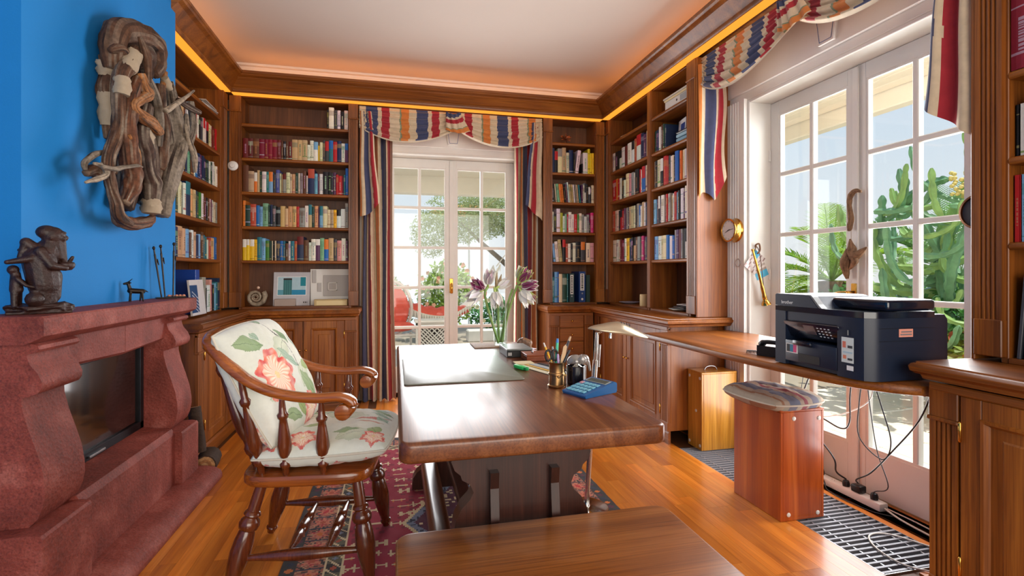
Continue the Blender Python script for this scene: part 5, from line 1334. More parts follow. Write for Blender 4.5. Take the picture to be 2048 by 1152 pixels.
# lower housing with an open paper bay at the front
m.prism([(0.0,.0),(.065-.005,.0),(.06,.02),(.06,Dp),(0,Dp)],.004,.235,'z'); 
m.prism([(.325,.0),(W-.06,0),(W-.025,.010),(W-.006,.034),(W,.06),(W,Dp),(.325,Dp)],.004,.235,'z')
m.box(.06,.325,.16,Dp,.004,.235); m.box(.06,.325,.004,.16,.175,.235); m.box(.06,.325,.02,.16,.004,.02)
m.build('housing',M_prn,pr,world=False,smooth=30)
m=MB(); m.prism([(0,0),(W-.06,0),(W-.025,.010),(W-.006,.034),(W,.06),(W,Dp),(0,Dp)],.2355,.258,'z'); m.build('scanner_lid',M_prn2,pr,world=False,smooth=30)
m=MB(); m.prism([(0,.2585),(.0,.306),(.008,.311),(.165,.311),(.19,.305),(.222,.270),(.235,.2585)],.0,Dp-.01,'y'); m.build('feeder',M_prn,pr,world=False,smooth=30)
m=MB(); m.prism([(.166,.3113),(.19,.3055),(.2225,.2705),(.236,.2588),(.25,.2588),(.232,.274),(.205,.303),(.195,.3113)],.002,.03,'y'); m.build('feeder_trim',M_prng,pr,world=False)
m=MB(); rbox(m,.20,W-.01,.10,Dp+.02,.259,.302,.012,3); m.build('document_tray',M_prn2,pr,world=False,smooth=40)
m=MB(); m.prism([(Dp,.035),(Dp+.075,.035),(Dp+.075,.225),(Dp+.06,.245),(Dp,.245)],.15,W-.01,'x'); m.build('rear_tray',M_prn,pr,world=False)
# control panel tilted out over the bay
pm=Matrix.Translation((.062,-.002,.196))@Matrix.Rotation(R(28),4,'X')
m=MB(); rbox(m,-.01,.272,-.006,.012,-.078,.0,.004,2); m.xf(pm); cpn=m.build('control_panel',M_prn2,pr,world=False,smooth=40)
scr=plain('panel_screen',(92,78,80),.2,coat=.5)
m=MB(); m.cbox(.095,.150,-.0075,-.005,-.052,-.010,.001); m.xf(pm); m.build('screen',scr,cpn,world=False)
for r_ in range(4):
    for c_ in range(4):
        m=MB(); m.box(.163+c_*.018,.171+c_*.018,-.0068,-.0055,-.020-r_*.013,-.016-r_*.013); m.xf(pm); m.build('key',M_ink,cpn,world=False)
m=MB(); m.box(.02,.06,-.0066,-.0056,-.022,-.019); m.xf(pm); m.build('marking',M_prng,cpn,world=False)
# paper drawer
m=MB(); rbox(m,.062,.323,-.003,.15,.022,.112,.003,2); dr=m.build('paper_drawer',M_prn,pr,world=False,smooth=40)
m=MB(); rbox(m,.115,.21,-.016,.0,.096,.116,.004,2); m.build('drawer_lip',M_prn2,dr,world=False,smooth=40)
m=MB(); m.cbox(.135,.245,-.0045,-.0028,.028,.062,.004); m.build('drawer_grip',M_black,dr,world=False)
for k,(c0,xa) in enumerate((((34,34,38),.072),((40,120,150),.090),((214,60,120),.108))):
    if k==0:
        s0=MB(); s0.box(.068,.132,-.0036,-.003,.058,.098); sk=s0.build('ink_sticker',M_paper,dr,world=False)
    m=MB(); m.box(xa,xa+.017,-.0042,-.0036,.062,.094); m.build('ink_patch',plain('ink_patch_%d'%k,c0,.5),sk,world=False)
m=MB(); m.box(.345,.397,-.0012,-.0004,.062,.158); sk=m.build('side_sticker',plain('sticker_pale',(206,216,214),.5),pr,world=False)
for (xa,xb,za,zb,c0) in ((.350,.364,.118,.142,(206,110,88)),(.372,.392,.118,.128,(40,44,52)),(.352,.366,.076,.090,(214,128,96)),(.372,.392,.072,.080,(40,44,52)),(.352,.392,.098,.104,(168,196,208))):
    m=MB(); m.box(xa,xb,-.0018,-.0012,za,zb); m.build('sticker_patch',plain('stk_%d'%int(xa*1000+za*10000),c0,.5),sk,world=False)
m=MB(); m.box(.368,.396,-.0012,-.0004,.034,.052); m.build('name_sticker',M_ink,pr,world=False)
m=MB(); m.cbox(.372,.376,-.004,-.0002,.166,.186,.001); m.build('indicator',M_prng,pr,world=False)
m=MB(); m.box(W+.0004,W+.0012,.14,.205,.165,.195); sd=m.build('service_sticker',plain('sticker_pink',(220,150,132),.5),pr,world=False)
for k in range(2):
    m=MB(); m.box(W+.0012,W+.0018,.146+.004*k,.199,.172+.010*k,.177+.010*k); m.build('sticker_line',plain('stk_line%d'%k,(120,116,120),.6),sd,world=False)
m=MB(); m.box(W+.0003,W+.001,.05,Dp-.002,.197,.1985); m.box(W+.0003,W+.001,.05,Dp-.002,.150,.1512); m.build('seam',M_black,pr,world=False)
text_obj('brother',.021,M_ink,pr,Matrix.Translation((.036,-.0006,.268))@Matrix.Rotation(R(90),4,'X'),'logo')

# telephone behind the printer
ph=thing('telephone','black corded telephone with coiled cord left of the printer','telephone',(1.80,2.05,bt),R(-70))
m=MB(); m.prism([(-.05,0),(.05,0),(.05,.022),(-.05,.05)],-.09,.09,'x'); m.xf(Matrix.Translation((0,0,.0006))); m.build('body',M_black,ph,world=False)
m=MB(); m.tube(catmull([(-.085,-.02,.05),(-.05,-.03,.068),(.05,-.03,.066),(.085,-.02,.045)],5),[.016]*4+[.011]*8+[.016]*4,10); m.build('handset',M_black,ph,world=False,smooth=True)
for k in range(9):
    m=MB(); m.cbox(-.03+.022*(k%3),-.016+.022*(k%3),.0+.016*(k//3)-.01,.010+.016*(k//3)-.01,.036-.004*(k//3),.042-.004*(k//3),.002); m.build('key',plain('phone_key',(52,52,56),.5) if k==0 else MATS['phone_key'],ph,world=False)
P=[]
for k in range(150):
    a=k*.75; t=k/149; P.append((1.80-.10*t+.0*a,2.06+.10*t+.02*sin(t*3),bt+.012+.008*sin(a)+.0)); P[-1]=(P[-1][0]+.009*cos(a)*.7,P[-1][1]+.009*cos(a)*.7,P[-1][2])
Pw=[tuple(Matrix.Rotation(R(70),4,'Z')@(Vector(p)-Vector((1.80,2.05,bt)))) for p in P]
m=MB(); m.tube(Pw,.0018,6); m.build('coiled_cord',M_black,ph,world=False,smooth=True)

# ================================================================== POWER STRIP AND CABLES
ps=thing('power_strip','white power strip with black plugs on the floor below the right door','power strip',(2.385,2.235,0))
m=MB(); rbox(m,2.355,2.41,2.02,2.45,.0008,.042,.008,2); m.build('body',plain('strip_white',(222,220,214),.4),ps,smooth=40)
for k in range(5):
    y=2.07+k*.082
    m=MB(); m.lathe([(.019,0),(.019,.0015),(.016,.0015),(.015,-.004)],(2.378,y,.0421),16,cap=False); so=m.build('socket',MATS['strip_white'],ps,smooth=40)
    for dx in (-.008,.008):
        m=MB(); m.lathe([(.0022,0),(.0022,.0006)],(2.378,y+dx,.0425),8); m.build('hole',plain('socket_hole',(60,56,52),.6) if 'socket_hole' not in MATS else MATS['socket_hole'],so)
    if k in (1,2,4) or k==0:
        m=MB(); m.lathe([(.017,0),(.018,.016),(.014,.03),(.006,.034)],(2.378,y,.0435),14)
        if k==1: rbox(m,2.352,2.40,2.13,2.185,.0435,.083,.008,2)
        m.build('plug',M_black,ps,smooth=40)
def cable(label,pts,r,mat,nm='cable',n=7):
    m=MB(); m.tube(catmull(pts,7),r,6); return tag(m.build(nm,mat,smooth=True),label,'cable')
M_wc=plain('white_cable',(214,208,196),.5)
ub=bt-.038
cable('thick black cable curving from under the desk board to the power strip',[(2.02,2.06,ub),(2.10,2.20,.64),(2.16,2.30,.50),(2.20,2.28,.36),(2.26,2.20,.22),(2.33,2.25,.12),(2.378,2.234,.08)],.0045,M_black)
cable('black cable dropping in a deep loop below the printer',[(2.08,1.86,ub),(2.12,1.92,.60),(2.15,1.95,.42),(2.18,1.86,.34),(2.16,1.80,.44),(2.14,1.83,.60),(2.10,1.85,ub)],.0028,M_black)
cable('black cable swinging left from below the printer towards the plug',[(2.06,1.90,ub),(2.13,1.98,.60),(2.18,2.03,.46),(2.20,2.10,.41),(2.18,2.24,.44),(2.18,2.38,.38),(2.25,2.34,.20),(2.34,2.41,.11),(2.378,2.398,.08)],.004,M_black)
cable('black cable crossing down from the desk board right of the printer',[(2.12,1.58,ub),(2.14,1.66,.58),(2.17,1.80,.40),(2.22,1.95,.24),(2.30,2.10,.14),(2.374,2.158,.09)],.0035,M_black)
cable('thin black cable hanging straight down to the white plug',[(2.10,1.87,ub),(2.16,1.90,.56),(2.20,1.90,.36),(2.24,1.88,.20),(2.33,2.02,.11),(2.376,2.07,.078)],.0024,M_black)
cable('thin dark cable hanging before the left door pane',[(2.22,2.36,ub),(2.24,2.38,.62),(2.25,2.42,.48),(2.28,2.46,.40),(2.36,2.52,.16),(2.39,2.50,.02)],.002,M_black)
cable('pale cable slanting behind the black cables to the left',[(2.10,1.84,ub),(2.18,1.92,.60),(2.28,2.16,.46),(2.34,2.40,.36),(2.38,2.56,.2),(2.40,2.53,.012)],.0028,M_wc)
cable('black cable lying on the parquet beside the grate',[(2.352,2.36,.035),(2.345,2.34,.02),(2.32,2.30,.004),(2.30,2.20,.004),(2.32,2.04,.004),(2.37,1.96,.006)],.003,M_black)
cable('white cable looping over the floor grate to the cabinet',[(2.38,2.015,.02),(2.37,1.90,.006),(2.35,1.62,.006),(2.33,1.50,.005),(2.20,1.44,.005),(2.0,1.44,.006)],.005,M_wc)
cable('white cable ring lying on the floor grate',[(2.39,2.012,.02),(2.42,1.86,.006),(2.39,1.58,.006),(2.30,1.66,.006),(2.20,1.83,.006),(2.10,1.85,.006),(2.03,1.76,.006),(2.02,1.64,.006),(2.08,1.57,.006),(2.18,1.50,.006)],.0038,M_wc)
cable('thin black cable on the parquet right of the bench',[(.78,.95,.004),(.84,1.10,.0045),(.98,1.16,.0035),(1.10,1.08,.0035),(1.22,.92,.0035)],.003,M_black)

# ================================================================== THINGS ON THE TABLE
T=TZ+.0006
M_blot=plain('desk_pad_leather',(112,112,98),.42,coat=.1,var=.1,scale=12,bmp=.1)
m=MB(); rslab(m,.032,.518,1.985,2.585,T,T+.005,.02,.002,2); tag(m.build('desk_pad',M_blot,smooth=40),'large dark leather desk pad lying on the table','desk pad')
m=MB(); rslab(m,.445,.70,2.86,3.07,T,T+.005,.006,.002,2); tag(m.build('place_mat',wood('cork_mat',(120,88,60),(150,114,80),(172,136,100),rough=.7,coat=0),smooth=40),'brown mat under the glass vase','mat')
# vase with amaryllis
vz=T+.0056; vc=(.613,2.945)
va=thing('glass_vase','clear glass vase with amaryllis stems at the table end','vase',(vc[0],vc[1],vz))
m=MB(); m.lathe([(.002,0),(.034,0),(.038,.004),(.040,.03),(.042,.10),(.047,.18),(.056,.245),(.0585,.25),(.054,.245),(.0445,.18),(.0395,.10),(.037,.03),(.033,.010),(.002,.010)],(vc[0],vc[1],vz),32,cap=False); m.build('glass',M_vglass,va,smooth=40)
m=MB(); m.lathe([(.002,0),(.033,0),(.0365,.02),(.0388,.09)],(vc[0],vc[1],vz+.0105),28,cap=True); m.build('water',glass_mat('vase_water',.25,(.95,.98,.96,1),.02),va,smooth=40)
M_stem=plain('amaryllis_stem',(120,146,74),.45,var=.2,scale=20)
M_pet=attrmat('amaryllis_petals',.5,.35,var=.08,vscale=60)
def petal(mb,base,dirv,upv,L,wd,curl,c0,c1,edge):
    d=Vector(dirv).normalized(); s=d.cross(Vector(upv)).normalized(); n_=s.cross(d)
    def fn(u,v):
        w=wd*sin(pi*min(1,.08+.92*v)**.85)*(u*2-1); z=curl*(v**1.6)*L+.35*wd*((u*2-1)**2)*(1-v*.5)
        return Vector(base)+d*(L*v*(1-.15*curl*v))+s*w+n_*z
    def cf(u,v):
        e=abs(u*2-1); c=mixc(c0,c1,1-e*1.4) if e<.72 else edge
        return mixc(c,edge,.6 if v>.88 else 0)
    mb.grid(fn,8,10,cf)
def amaryllis(label_parts,top,blooms):
    pass
C_w=C3(224,222,214); C_p=C3(120,36,84); C_g=C3(176,196,110); C_pp=C3(190,150,170)
def flower(par,c,direction,scale,c0,c1,edge,op):
    d=Vector(direction).normalized(); a=d.orthogonal().normalized(); b=d.cross(a); m=MB()
    for k in range(6):
        t=2*pi*k/6+(.2 if k%2 else 0); r_=a*cos(t)+b*sin(t); dv=d*(1-.35*op)+r_*(.45*op+.12)
        petal(m,Vector(c)+r_*.006*scale,dv,r_,.085*scale,.024*scale,-.30*op,c0,c1,edge)
    for k in range(4):
        t=2*pi*k/4; r_=(a*cos(t)+b*sin(t)); m.tube(catmull([Vector(c),Vector(c)+d*.05*scale+r_*.004,Vector(c)+d*.082*scale+r_*.010],4),.0012,5,C3(214,206,176))
    m.tube([Vector(c)-d*.03*scale,Vector(c)+d*.012*scale],[.006,.010],8,C_g)
    return m.build('blossom',M_pet,par,smooth=True,recalc=False)
stems=[((.600,2.94,vz+.013),(.560,2.93,.90),(.515,2.92,1.06),(.53,2.92,1.115)),((.607,2.952,vz+.013),(.60,2.95,.92),(.60,2.945,1.05),(.585,2.94,1.12)),((.622,2.945,vz+.013),(.655,2.945,.93),(.700,2.94,1.08),(.715,2.94,1.125)),((.618,2.955,vz+.013),(.64,2.96,.90),(.665,2.96,1.02),(.690,2.955,1.10))]
for s_ in stems:
    m=MB(); m.tube(catmull(s_,6),.0075,9); m.build('stem',M_stem,va,smooth=True)
C_m=C3(156,84,118)
FL=[((.500,2.93,1.105),(-.5,-.45,.35),1.05,C_m,C_p,C_pp,.4),((.535,2.92,1.135),(.05,-.4,.9),1.05,C3(196,190,190),C_pp,C_w,.35),((.485,2.92,1.085),(-.8,-.2,-.55),1.1,C_w,C3(206,196,204),C_w,.7),((.575,2.915,1.08),(.1,-.35,-.95),1.15,C_w,C3(214,206,206),C_w,.6),((.60,2.94,1.115),(.7,.1,.35),.9,C_w,C3(206,196,204),C_w,.6),
 ((.735,2.93,1.150),(.35,-.45,.55),1.1,C_m,C_p,C_g,.42),((.745,2.93,1.115),(.75,-.55,.1),1.15,C_m,C_p,C_w,.42),((.740,2.92,1.085),(.35,-.5,-.7),1.2,C_w,C3(216,210,206),C_w,.5),((.755,2.94,1.07),(.8,-.2,-.45),1.0,C_m,C_p,C_g,.4),((.725,2.95,1.165),(.3,-.1,.9),.9,C_g,C_p,C_w,.3)]
for f in FL: flower(va,*f)
for p in (((.585,2.94,1.11),(.592,2.94,1.20)),((.60,2.945,1.115),(.62,2.945,1.19))):
    m=MB(); m.tube([p[0],Vector(p[0]).lerp(Vector(p[1]),.5),p[1]],[.007,.010,.002],8); m.build('bud',plain('bud_sheath',(150,130,96),.6) if 'bud_sheath' not in MATS else MATS['bud_sheath'],va,smooth=True)
# boxes and papers
bx=thing('black_box','flat black box with grey lid beside the vase','box',(.625,2.62,T))
m=MB(); m.cbox(.560,.695,2.52,2.72,T,T+.035,.002); m.build('body',M_black,bx); m=MB(); m.cbox(.558,.697,2.518,2.722,T+.0352,T+.044,.002); m.build('lid',plain('grey_lid',(112,116,112),.3,coat=.2),bx)
m=MB(); m.box(.565,.585,2.5186,2.5196,T+.010,T+.026); m.build('label_plate',M_steel,bx)
wb=thing('wooden_box','small reddish wooden box with metal knob on the table','box',(.70,2.46,T))
m=MB(); m.cbox(.630,.766,2.385,2.505,T,T+.026,.002); m.build('body',wood('cherry_box',(120,56,28),(150,76,40),(172,96,56),axis='x',rough=.3),wb); m=MB(); m.cbox(.628,.768,2.383,2.507,T+.0262,T+.034,.002); m.build('lid',MATS['cherry_box'],wb)
m=MB(); m.lathe([(.003,0),(.006,.005),(.006,.010),(.002,.012)],(.67,2.43,T+.034),10); m.build('knob',M_steel,wb,smooth=True)
for k,(c0,lab) in enumerate((((226,214,220),'pale pink paper sheet below the black box at the table end'),((222,220,226),'white paper sheet lying beside the black box'))):
    m=MB(); m.cbox(-.07,.07,-.10,.10,0,.0012,.0004); o=m.build('paper_sheet',plain('sheet_%d'%k,c0,.8)); o.matrix_world=Matrix.Translation((.685,2.80+.03*k,T+.0014*k))@Matrix.Rotation(R(12+14*k),4,'Z'); tag(o,lab,'paper')
nt_=MB(); nt_.cbox(.555,.645,2.30,2.37,T,T+.008,.001); tag(nt_.build('note_pad',plain('cream_pad',(216,200,160),.8)),'cream note pad before the wooden box','note pad')
hl=thing('highlighter','bright green highlighter lying on the table beside the pad','pen',(.555,2.21,T),R(-68))
m=MB(); rbox(m,-.045,.03,-.011,.011,0,.017,.005,2); m.build('body',plain('highlighter_green',(50,196,96),.35),hl,world=False,smooth=40); m=MB(); rbox(m,.031,.052,-.0095,.0095,.001,.016,.004,2); m.build('cap',plain('highlighter_cap',(30,150,80),.35),hl,world=False,smooth=40)
for k,(x,y,L,w,rz,c0,lab) in enumerate(((.628,2.14,.32,.030,-71,(222,212,180),'cream ruler lying beside the highlighter'),(.655,2.16,.30,.018,-70,(214,170,84),'wooden ruler between the cream and grey rulers'),(.684,2.17,.30,.034,-70,(176,184,186),'translucent grey ruler lying beside the wooden ruler'),(.715,2.20,.24,.022,-68,(52,56,60),'dark flat ruler nearest the wooden box'))):
    m=MB(); m.cbox(-L/2,L/2,-w/2,w/2,0,.003+.001*k,.0006); o=m.build('ruler',plain('ruler_%d'%k,c0,.4)); o.matrix_world=Matrix.Translation((x,y,T))@Matrix.Rotation(R(rz),4,'Z'); tag(o,lab,'ruler')
er=MB(); rbox(er,-.02,.02,-.012,.012,0,.014,.004,2); o=er.build('eraser',plain('pink_rubber',(222,104,140),.6),smooth=40); o.matrix_world=Matrix.Translation((.735,2.26,T))@Matrix.Rotation(R(20),4,'Z'); tag(o,'pink eraser behind the pen cup','eraser')
# brass cup with pens
pc=(.606,1.842)
cu=thing('brass_pen_cup','ribbed brass pen cup on the table','cup',(pc[0],pc[1],T))
m=MB(); m.lathe([(.002,0),(.034,0),(.036,.003),(.036,.007),(.031,.010),(.0305,.045),(.0335,.048),(.0335,.054),(.0305,.057),(.0305,.085),(.034,.092),(.036,.096),(.033,.096),(.029,.086),(.029,.008),(.002,.008)],(pc[0],pc[1],T),28,cap=False); m.build('cup',M_brassold,cu,smooth=35)
m=MB(); m.lathe([(.0025,0),(.006,.002),(.005,.006)],(0,0,0),10); m.xf(Matrix.Translation((pc[0]-.004,pc[1]-.0335,T+.044))@Matrix.Rotation(R(90),4,'X')); m.build('stud',M_brassold,cu,smooth=True)
def pen(label,base,tip,r,c0,cat='pen',tipc=None,nm='pen'):
    p=Vector((pc[0]+base[0],pc[1]+base[1],T+.0105+r)); q=Vector((pc[0]+tip[0],pc[1]+tip[1],T+tip[2])); e=thing(nm,label,cat,tuple(p))
    mt=MATS.get('pen_%d_%d_%d'%c0) or plain('pen_%d_%d_%d'%c0,c0,.35)
    m=MB(); m.tube([p,p.lerp(q,.9)],r,9); m.build('barrel',mt,e,smooth=50)
    tc=MATS.get('pen_%d_%d_%d'%(tipc or c0)) or plain('pen_%d_%d_%d'%(tipc or c0),tipc or c0,.35)
    m=MB(); m.tube([p.lerp(q,.902),q],[r*1.05,r*.7],9); m.build('end',tc,e,smooth=50)
pen('yellow pencil leaning left in the brass cup',(.012,.0,0),(-.050,.01,.168),.0038,(232,176,40),tipc=(206,196,186),nm='pencil',cat='pencil')
pen('dark pen with silver clip standing in the brass cup',(.0,.012,0),(-.008,.03,.150),.0042,(38,40,46),tipc=(150,150,154))
pen('green toothbrush-like pen upright in the brass cup',(-.004,.006,0),(.010,.022,.182),.0055,(64,190,150),tipc=(40,120,190))
pen('black pen leaning far right in the brass cup',(-.012,-.004,0),(.060,.012,.190),.0048,(48,36,40),tipc=(196,160,120))
pen('navy pen leaning right in the brass cup',(-.008,.008,0),(.044,.020,.158),.0045,(26,34,64))
pen('lilac pen at the front of the brass cup',(.006,-.012,0),(-.002,-.018,.128),.0048,(176,150,190))
pen('black marker leaning right at the rim of the brass cup',(-.010,-.010,0),(.050,-.004,.140),.0055,(22,24,30))
m=MB(); P_=[(pc[0]+.0,pc[1]-.008,T+.014),(pc[0]+.012,pc[1]-.004,T+.09),(pc[0]+.026,pc[1],T+.165)]
m.prism([(-.006,0),(.006,0),(.008,.10),(.006,.145),(.0,.152),(-.008,.142),(-.008,.10)],-.0012,.0012,'y'); o=m.build('letter_opener',plain('pale_wood_blade',(206,170,128),.5)); o.matrix_world=Matrix.Translation((pc[0]+.004,pc[1]-.002,T+.012))@Matrix.Rotation(R(12),4,'Y'); tag(o,'pale wooden letter opener standing in the brass cup','letter opener')
sc=thing('scissors','scissors with black ring handles standing in the brass cup','scissors',(pc[0]-.014,pc[1],T+.0105))
for sx in (-1,1):
    m=MB(); m.tube([(pc[0]-.012-sx*.003,pc[1]+.004,T+.011),(pc[0]-.016+sx*.006,pc[1]+.004,T+.098)],[.002,.004],6); m.build('blade',M_steel,sc)
    c_=(pc[0]-.020+sx*.013,pc[1]+.004,T+.120); m=MB(); m.tube([(c_[0]+.0115*cos(k*pi/8),c_[1],c_[2]+.021*sin(k*pi/8)) for k in range(17)],.0042,8,cap=False); m.build('ring_handle',M_black,sc,smooth=True)
# black clip holder
hc=(.693,1.865)
ho=thing('clip_holder','round black desk tub with paper clips right of the brass cup','holder',(hc[0],hc[1],T))
m=MB(); m.lathe([(.002,0),(.036,0),(.0375,.002),(.0375,.072),(.036,.074),(.034,.072),(.034,.006),(.002,.006)],(hc[0],hc[1],T),28,cap=False); m.build('tub',plain('glossy_black',(18,16,20),.15,coat=.5),ho,smooth=35)
m=MB(); m.cbox(hc[0]+.036,hc[0]+.041,hc[1]-.006,hc[1]+.006,T+.002,T+.073,.001); m.build('strip',M_chrome,ho)
rc=random.Random(4)
for k in range(9):
    a=rc.random()*6.28; r_=rc.random()*.022; c_=Vector((hc[0]+r_*cos(a),hc[1]+r_*sin(a),T+.064+rc.random()*.012)); d=Vector((rc.uniform(-1,1),rc.uniform(-1,1),rc.uniform(.2,1))).normalized()*.012; s_=d.orthogonal().normalized()*.003
    m=MB(); m.tube([c_-d,c_+d,c_+d+s_,c_-d*.6+s_,c_-d*.6+s_*.3,c_+d*.6+s_*.3],.0007,5); tag(m.build('paper_clip',M_chrome),'metal paper clip heaped in the round black desk tub','clip','paper clips in the desk tub')
# glass elephant on green base
el=thing('glass_elephant','grey translucent elephant ornament on a green base behind the calculator','ornament',(.738,1.955,T),R(-20))
m=MB(); m.cbox(-.045,.03,-.025,.025,0,.014,.003); m.build('base',plain('green_marble',(44,84,76),.15,coat=.4,var=.3,scale=30),el,world=False)
gm=plain('smoky_glass',(134,128,124),.12,.1,.7,coat=.6,var=.25,scale=40)
m=MB(); m.ball((-.012,0,.068),.036,16,12,sc=(1.05,.75,.9)); 
for x,y in ((-.034,.014),(-.034,-.014),(.008,.014),(.008,-.014)): cap(m,(x,y,.05),(x,y,.018),.012,.011,10)
m.ball((.022,0,.080),.022,14,10); cap(m,(.038,0,.072),(.046,0,.036),.008,.005,8); 
for sy in (1,-1): m.ball((.014,sy*.022,.080),.018,12,8,sc=(.9,.35,1.1))
cap(m,(-.046,0,.07),(-.050,0,.045),.003,.002,6); remesh(m.build('elephant',gm,el,world=False),.003,2)
# calculator
ca=thing('calculator','blue desk calculator with turquoise keys at the table edge','calculator',(.692,1.722,T),R(-66)); ca.scale=(.78,1.42,1.0)
m=MB(); m.prism([(-.055,0),(.055,0),(.058,.006),(.058,.034),(.05,.040),(-.055,.012),(-.058,.008)],-.075,.075,'x'); blu=plain('calculator_blue',(34,92,150),.35); m.build('body',blu,ca,world=False)
tm=Matrix.Translation((0,-.055,.0122))@Matrix.Rotation(math.atan2(.028,.105),4,'X')
key=plain('calculator_key',(112,176,196),.4); keyp=plain('calculator_key_pink',(206,150,160),.4); k_me=MB(); k_me.cbox(-.0095,.0095,-.0065,.0065,0,.004,.0015); kme=k_me.mesh('key',key); kme2=k_me.mesh('key',keyp)
for r_ in range(4):
    for c_ in range(5):
        o=place('key',kme2 if (r_,c_) in ((3,0),) else kme,ca); o.matrix_local=tm@Matrix.Translation((-.056+c_*.0245,.012+r_*.0165,0))
m=MB(); m.cbox(-.065,.065,.078,.102,0,.002,.001); m.xf(tm); m.build('display_frame',plain('calc_grey',(150,156,150),.4),ca,world=False); m=MB(); m.box(-.058,.058,.081,.099,.002,.0026); m.xf(tm); m.build('display',plain('calc_lcd',(84,92,86),.25),ca,world=False)
# little bear figurine
be=thing('stone_figurine','small brown mottled animal figurine at the far table edge','figurine',(.735,2.80,T+.003),R(160))
m=MB(); cap(m,(-.018,0,.030),(.016,0,.044),.020,.018); m.ball((.034,0,.040),.014,12,8); cap(m,(.034,0,.038),(.048,0,.032),.009,.006,8)
for x,y in ((-.024,.010),(-.024,-.010),(.018,.010),(.018,-.010)): cap(m,(x,y,.028),(x,y,.004),.008,.007,8)
for sy in (1,-1): m.ball((.030,sy*.009,.053),.005,8,6)
remesh(m.build('body',plain('mottled_stone',(120,88,62),.4,var=.5,scale=60,coat=.2),be,world=False),.0022,2)

# ================================================================== THINGS ON THE SHELVES
# calendars and model panel on the back-left bottom shelf
Bz=SB+.0006
C=lambda r,g,b: srgb(r,g,b)[:3]
def picture(o_name,label,cat,w,h,t,colfn,n,M,mat=None):
    m=MB()
    m.grid(lambda u,v:(-w/2+w*u,-.0004,h*v),n[0],n[1],colfn); m.box(-w/2,w/2,0,t,0,h,C(214,210,204))
    o=m.build(o_name,mat or attrmat('print_'+o_name+str(len(MATS)),.5,.3,var=.06),recalc=False); o.matrix_world=M; return tag(o,label,cat)
def cal(u,v):
    x,y=u,v
    if .10<x<.90 and .30<y<.86:
        if x<.115 or x>.885 or y<.315 or y>.845: return C(240,238,234)
        a=(x-.115)/.77; b=(y-.315)/.53
        if .20<a<.50 and b<.96:
            if b>.85: return C(52,40,34)
            return C(70,128,128) if int(a*40)%3 else C(50,100,104)
        if a>.80 and b>.52: return C(30,134,148)
        if b<.28: return C(44,140,178) if a>.5 else C(96,160,176)
        return C(176,206,214)
    if .80<x<.93 and .06<y<.12 and int(x*60)%3: return C(96,92,92)
    return C(196,192,194)
picture('wall_calendar','calendar with a photo of a weathered turquoise door on the bottom shelf','calendar',.305,.30,.004,cal,(60,60),Matrix.Translation((-.905,4.80,Bz))@Matrix.Rotation(R(-8),4,'X'))
pn=thing('relief_panel','white relief panel with recessed square on the bottom shelf','panel',(-.585,4.84,Bz))
m=MB(); m.box(-.75,-.415,4.835,4.850,Bz,Bz+.325); m.build('board',M_paper,pn)
pnm=plain('relief_grey',(186,180,174),.8)
for b in ((-.735,-.70,Bz+.20,Bz+.315),(-.69,-.655,Bz+.12,Bz+.20),(-.64,-.42,Bz+.08,Bz+.27)): m=MB(); m.cbox(b[0],b[1],4.828,4.835,b[2],b[3],.002); m.build('relief_block',pnm,pn)
m=MB(); fx0,fx1,fz0,fz1=-.60,-.52,Bz+.13,Bz+.205
for b in ((fx0,fx0+.008,fz0,fz1),(fx1-.008,fx1,fz0,fz1),(fx0,fx1,fz0,fz0+.008),(fx0,fx1,fz1-.008,fz1)): m.cbox(b[0],b[1],4.820,4.828,b[2],b[3],.001)
m.build('relief_square',M_paper,pn)
def cbx(name,label,x0,x1,y0,y1,z0,z1,rgb,band=None):
    e=thing(name,label,'box',((x0+x1)/2,(y0+y1)/2,z0)); m=MB(); m.cbox(x0,x1,y0,y1,z0,z1,.002); m.build('body',plain(name+'_paper'+str(len(MATS)),rgb,.6,var=.06),e)
    if band: m=MB(); m.box(x0+.02,x1-.012,y0-.0012,y0-.0003,z0+.006,z1-.012); m.build('paper_label',plain(name+'_label'+str(len(MATS)),band,.6),e)
    return e
cbx('paper_box','beige printed box before the calendar',-1.03,-.86,4.725,4.77,Bz,Bz+.062,(170,152,140))
cbx('cream_case','long cream case before the white relief panel',-.70,-.42,4.70,4.78,Bz,Bz+.055,(196,170,118),(226,204,150))
am=thing('ammonite','fossil ammonite disc standing in the back bookcase bottom shelf','fossil',(-1.265,4.76,Bz))
m=MB(); P=[];Rr=[]
for k in range(110):
    a=k/109*2*pi*3.1; r_=.012*math.exp(a*.105); P.append((-1.188+r_*cos(a)*.86,4.76,Bz+.080+r_*sin(a)*.86)); Rr.append(r_*.24*(1+.10*sin(a*9)))
sc_=.075/.095
m.tube(P,Rr,10); am_o=m.build('spiral',plain('fossil_stone',(150,134,112),.6,var=.4,scale=40,bmp=.3),am,smooth=True)
m=MB(); m.ball((-1.165,4.755,Bz+.162),.012,10,8,sc=(1.1,.8,1)); m.build('shell_bit',plain('shell_pink',(226,190,166),.4),am,smooth=True)
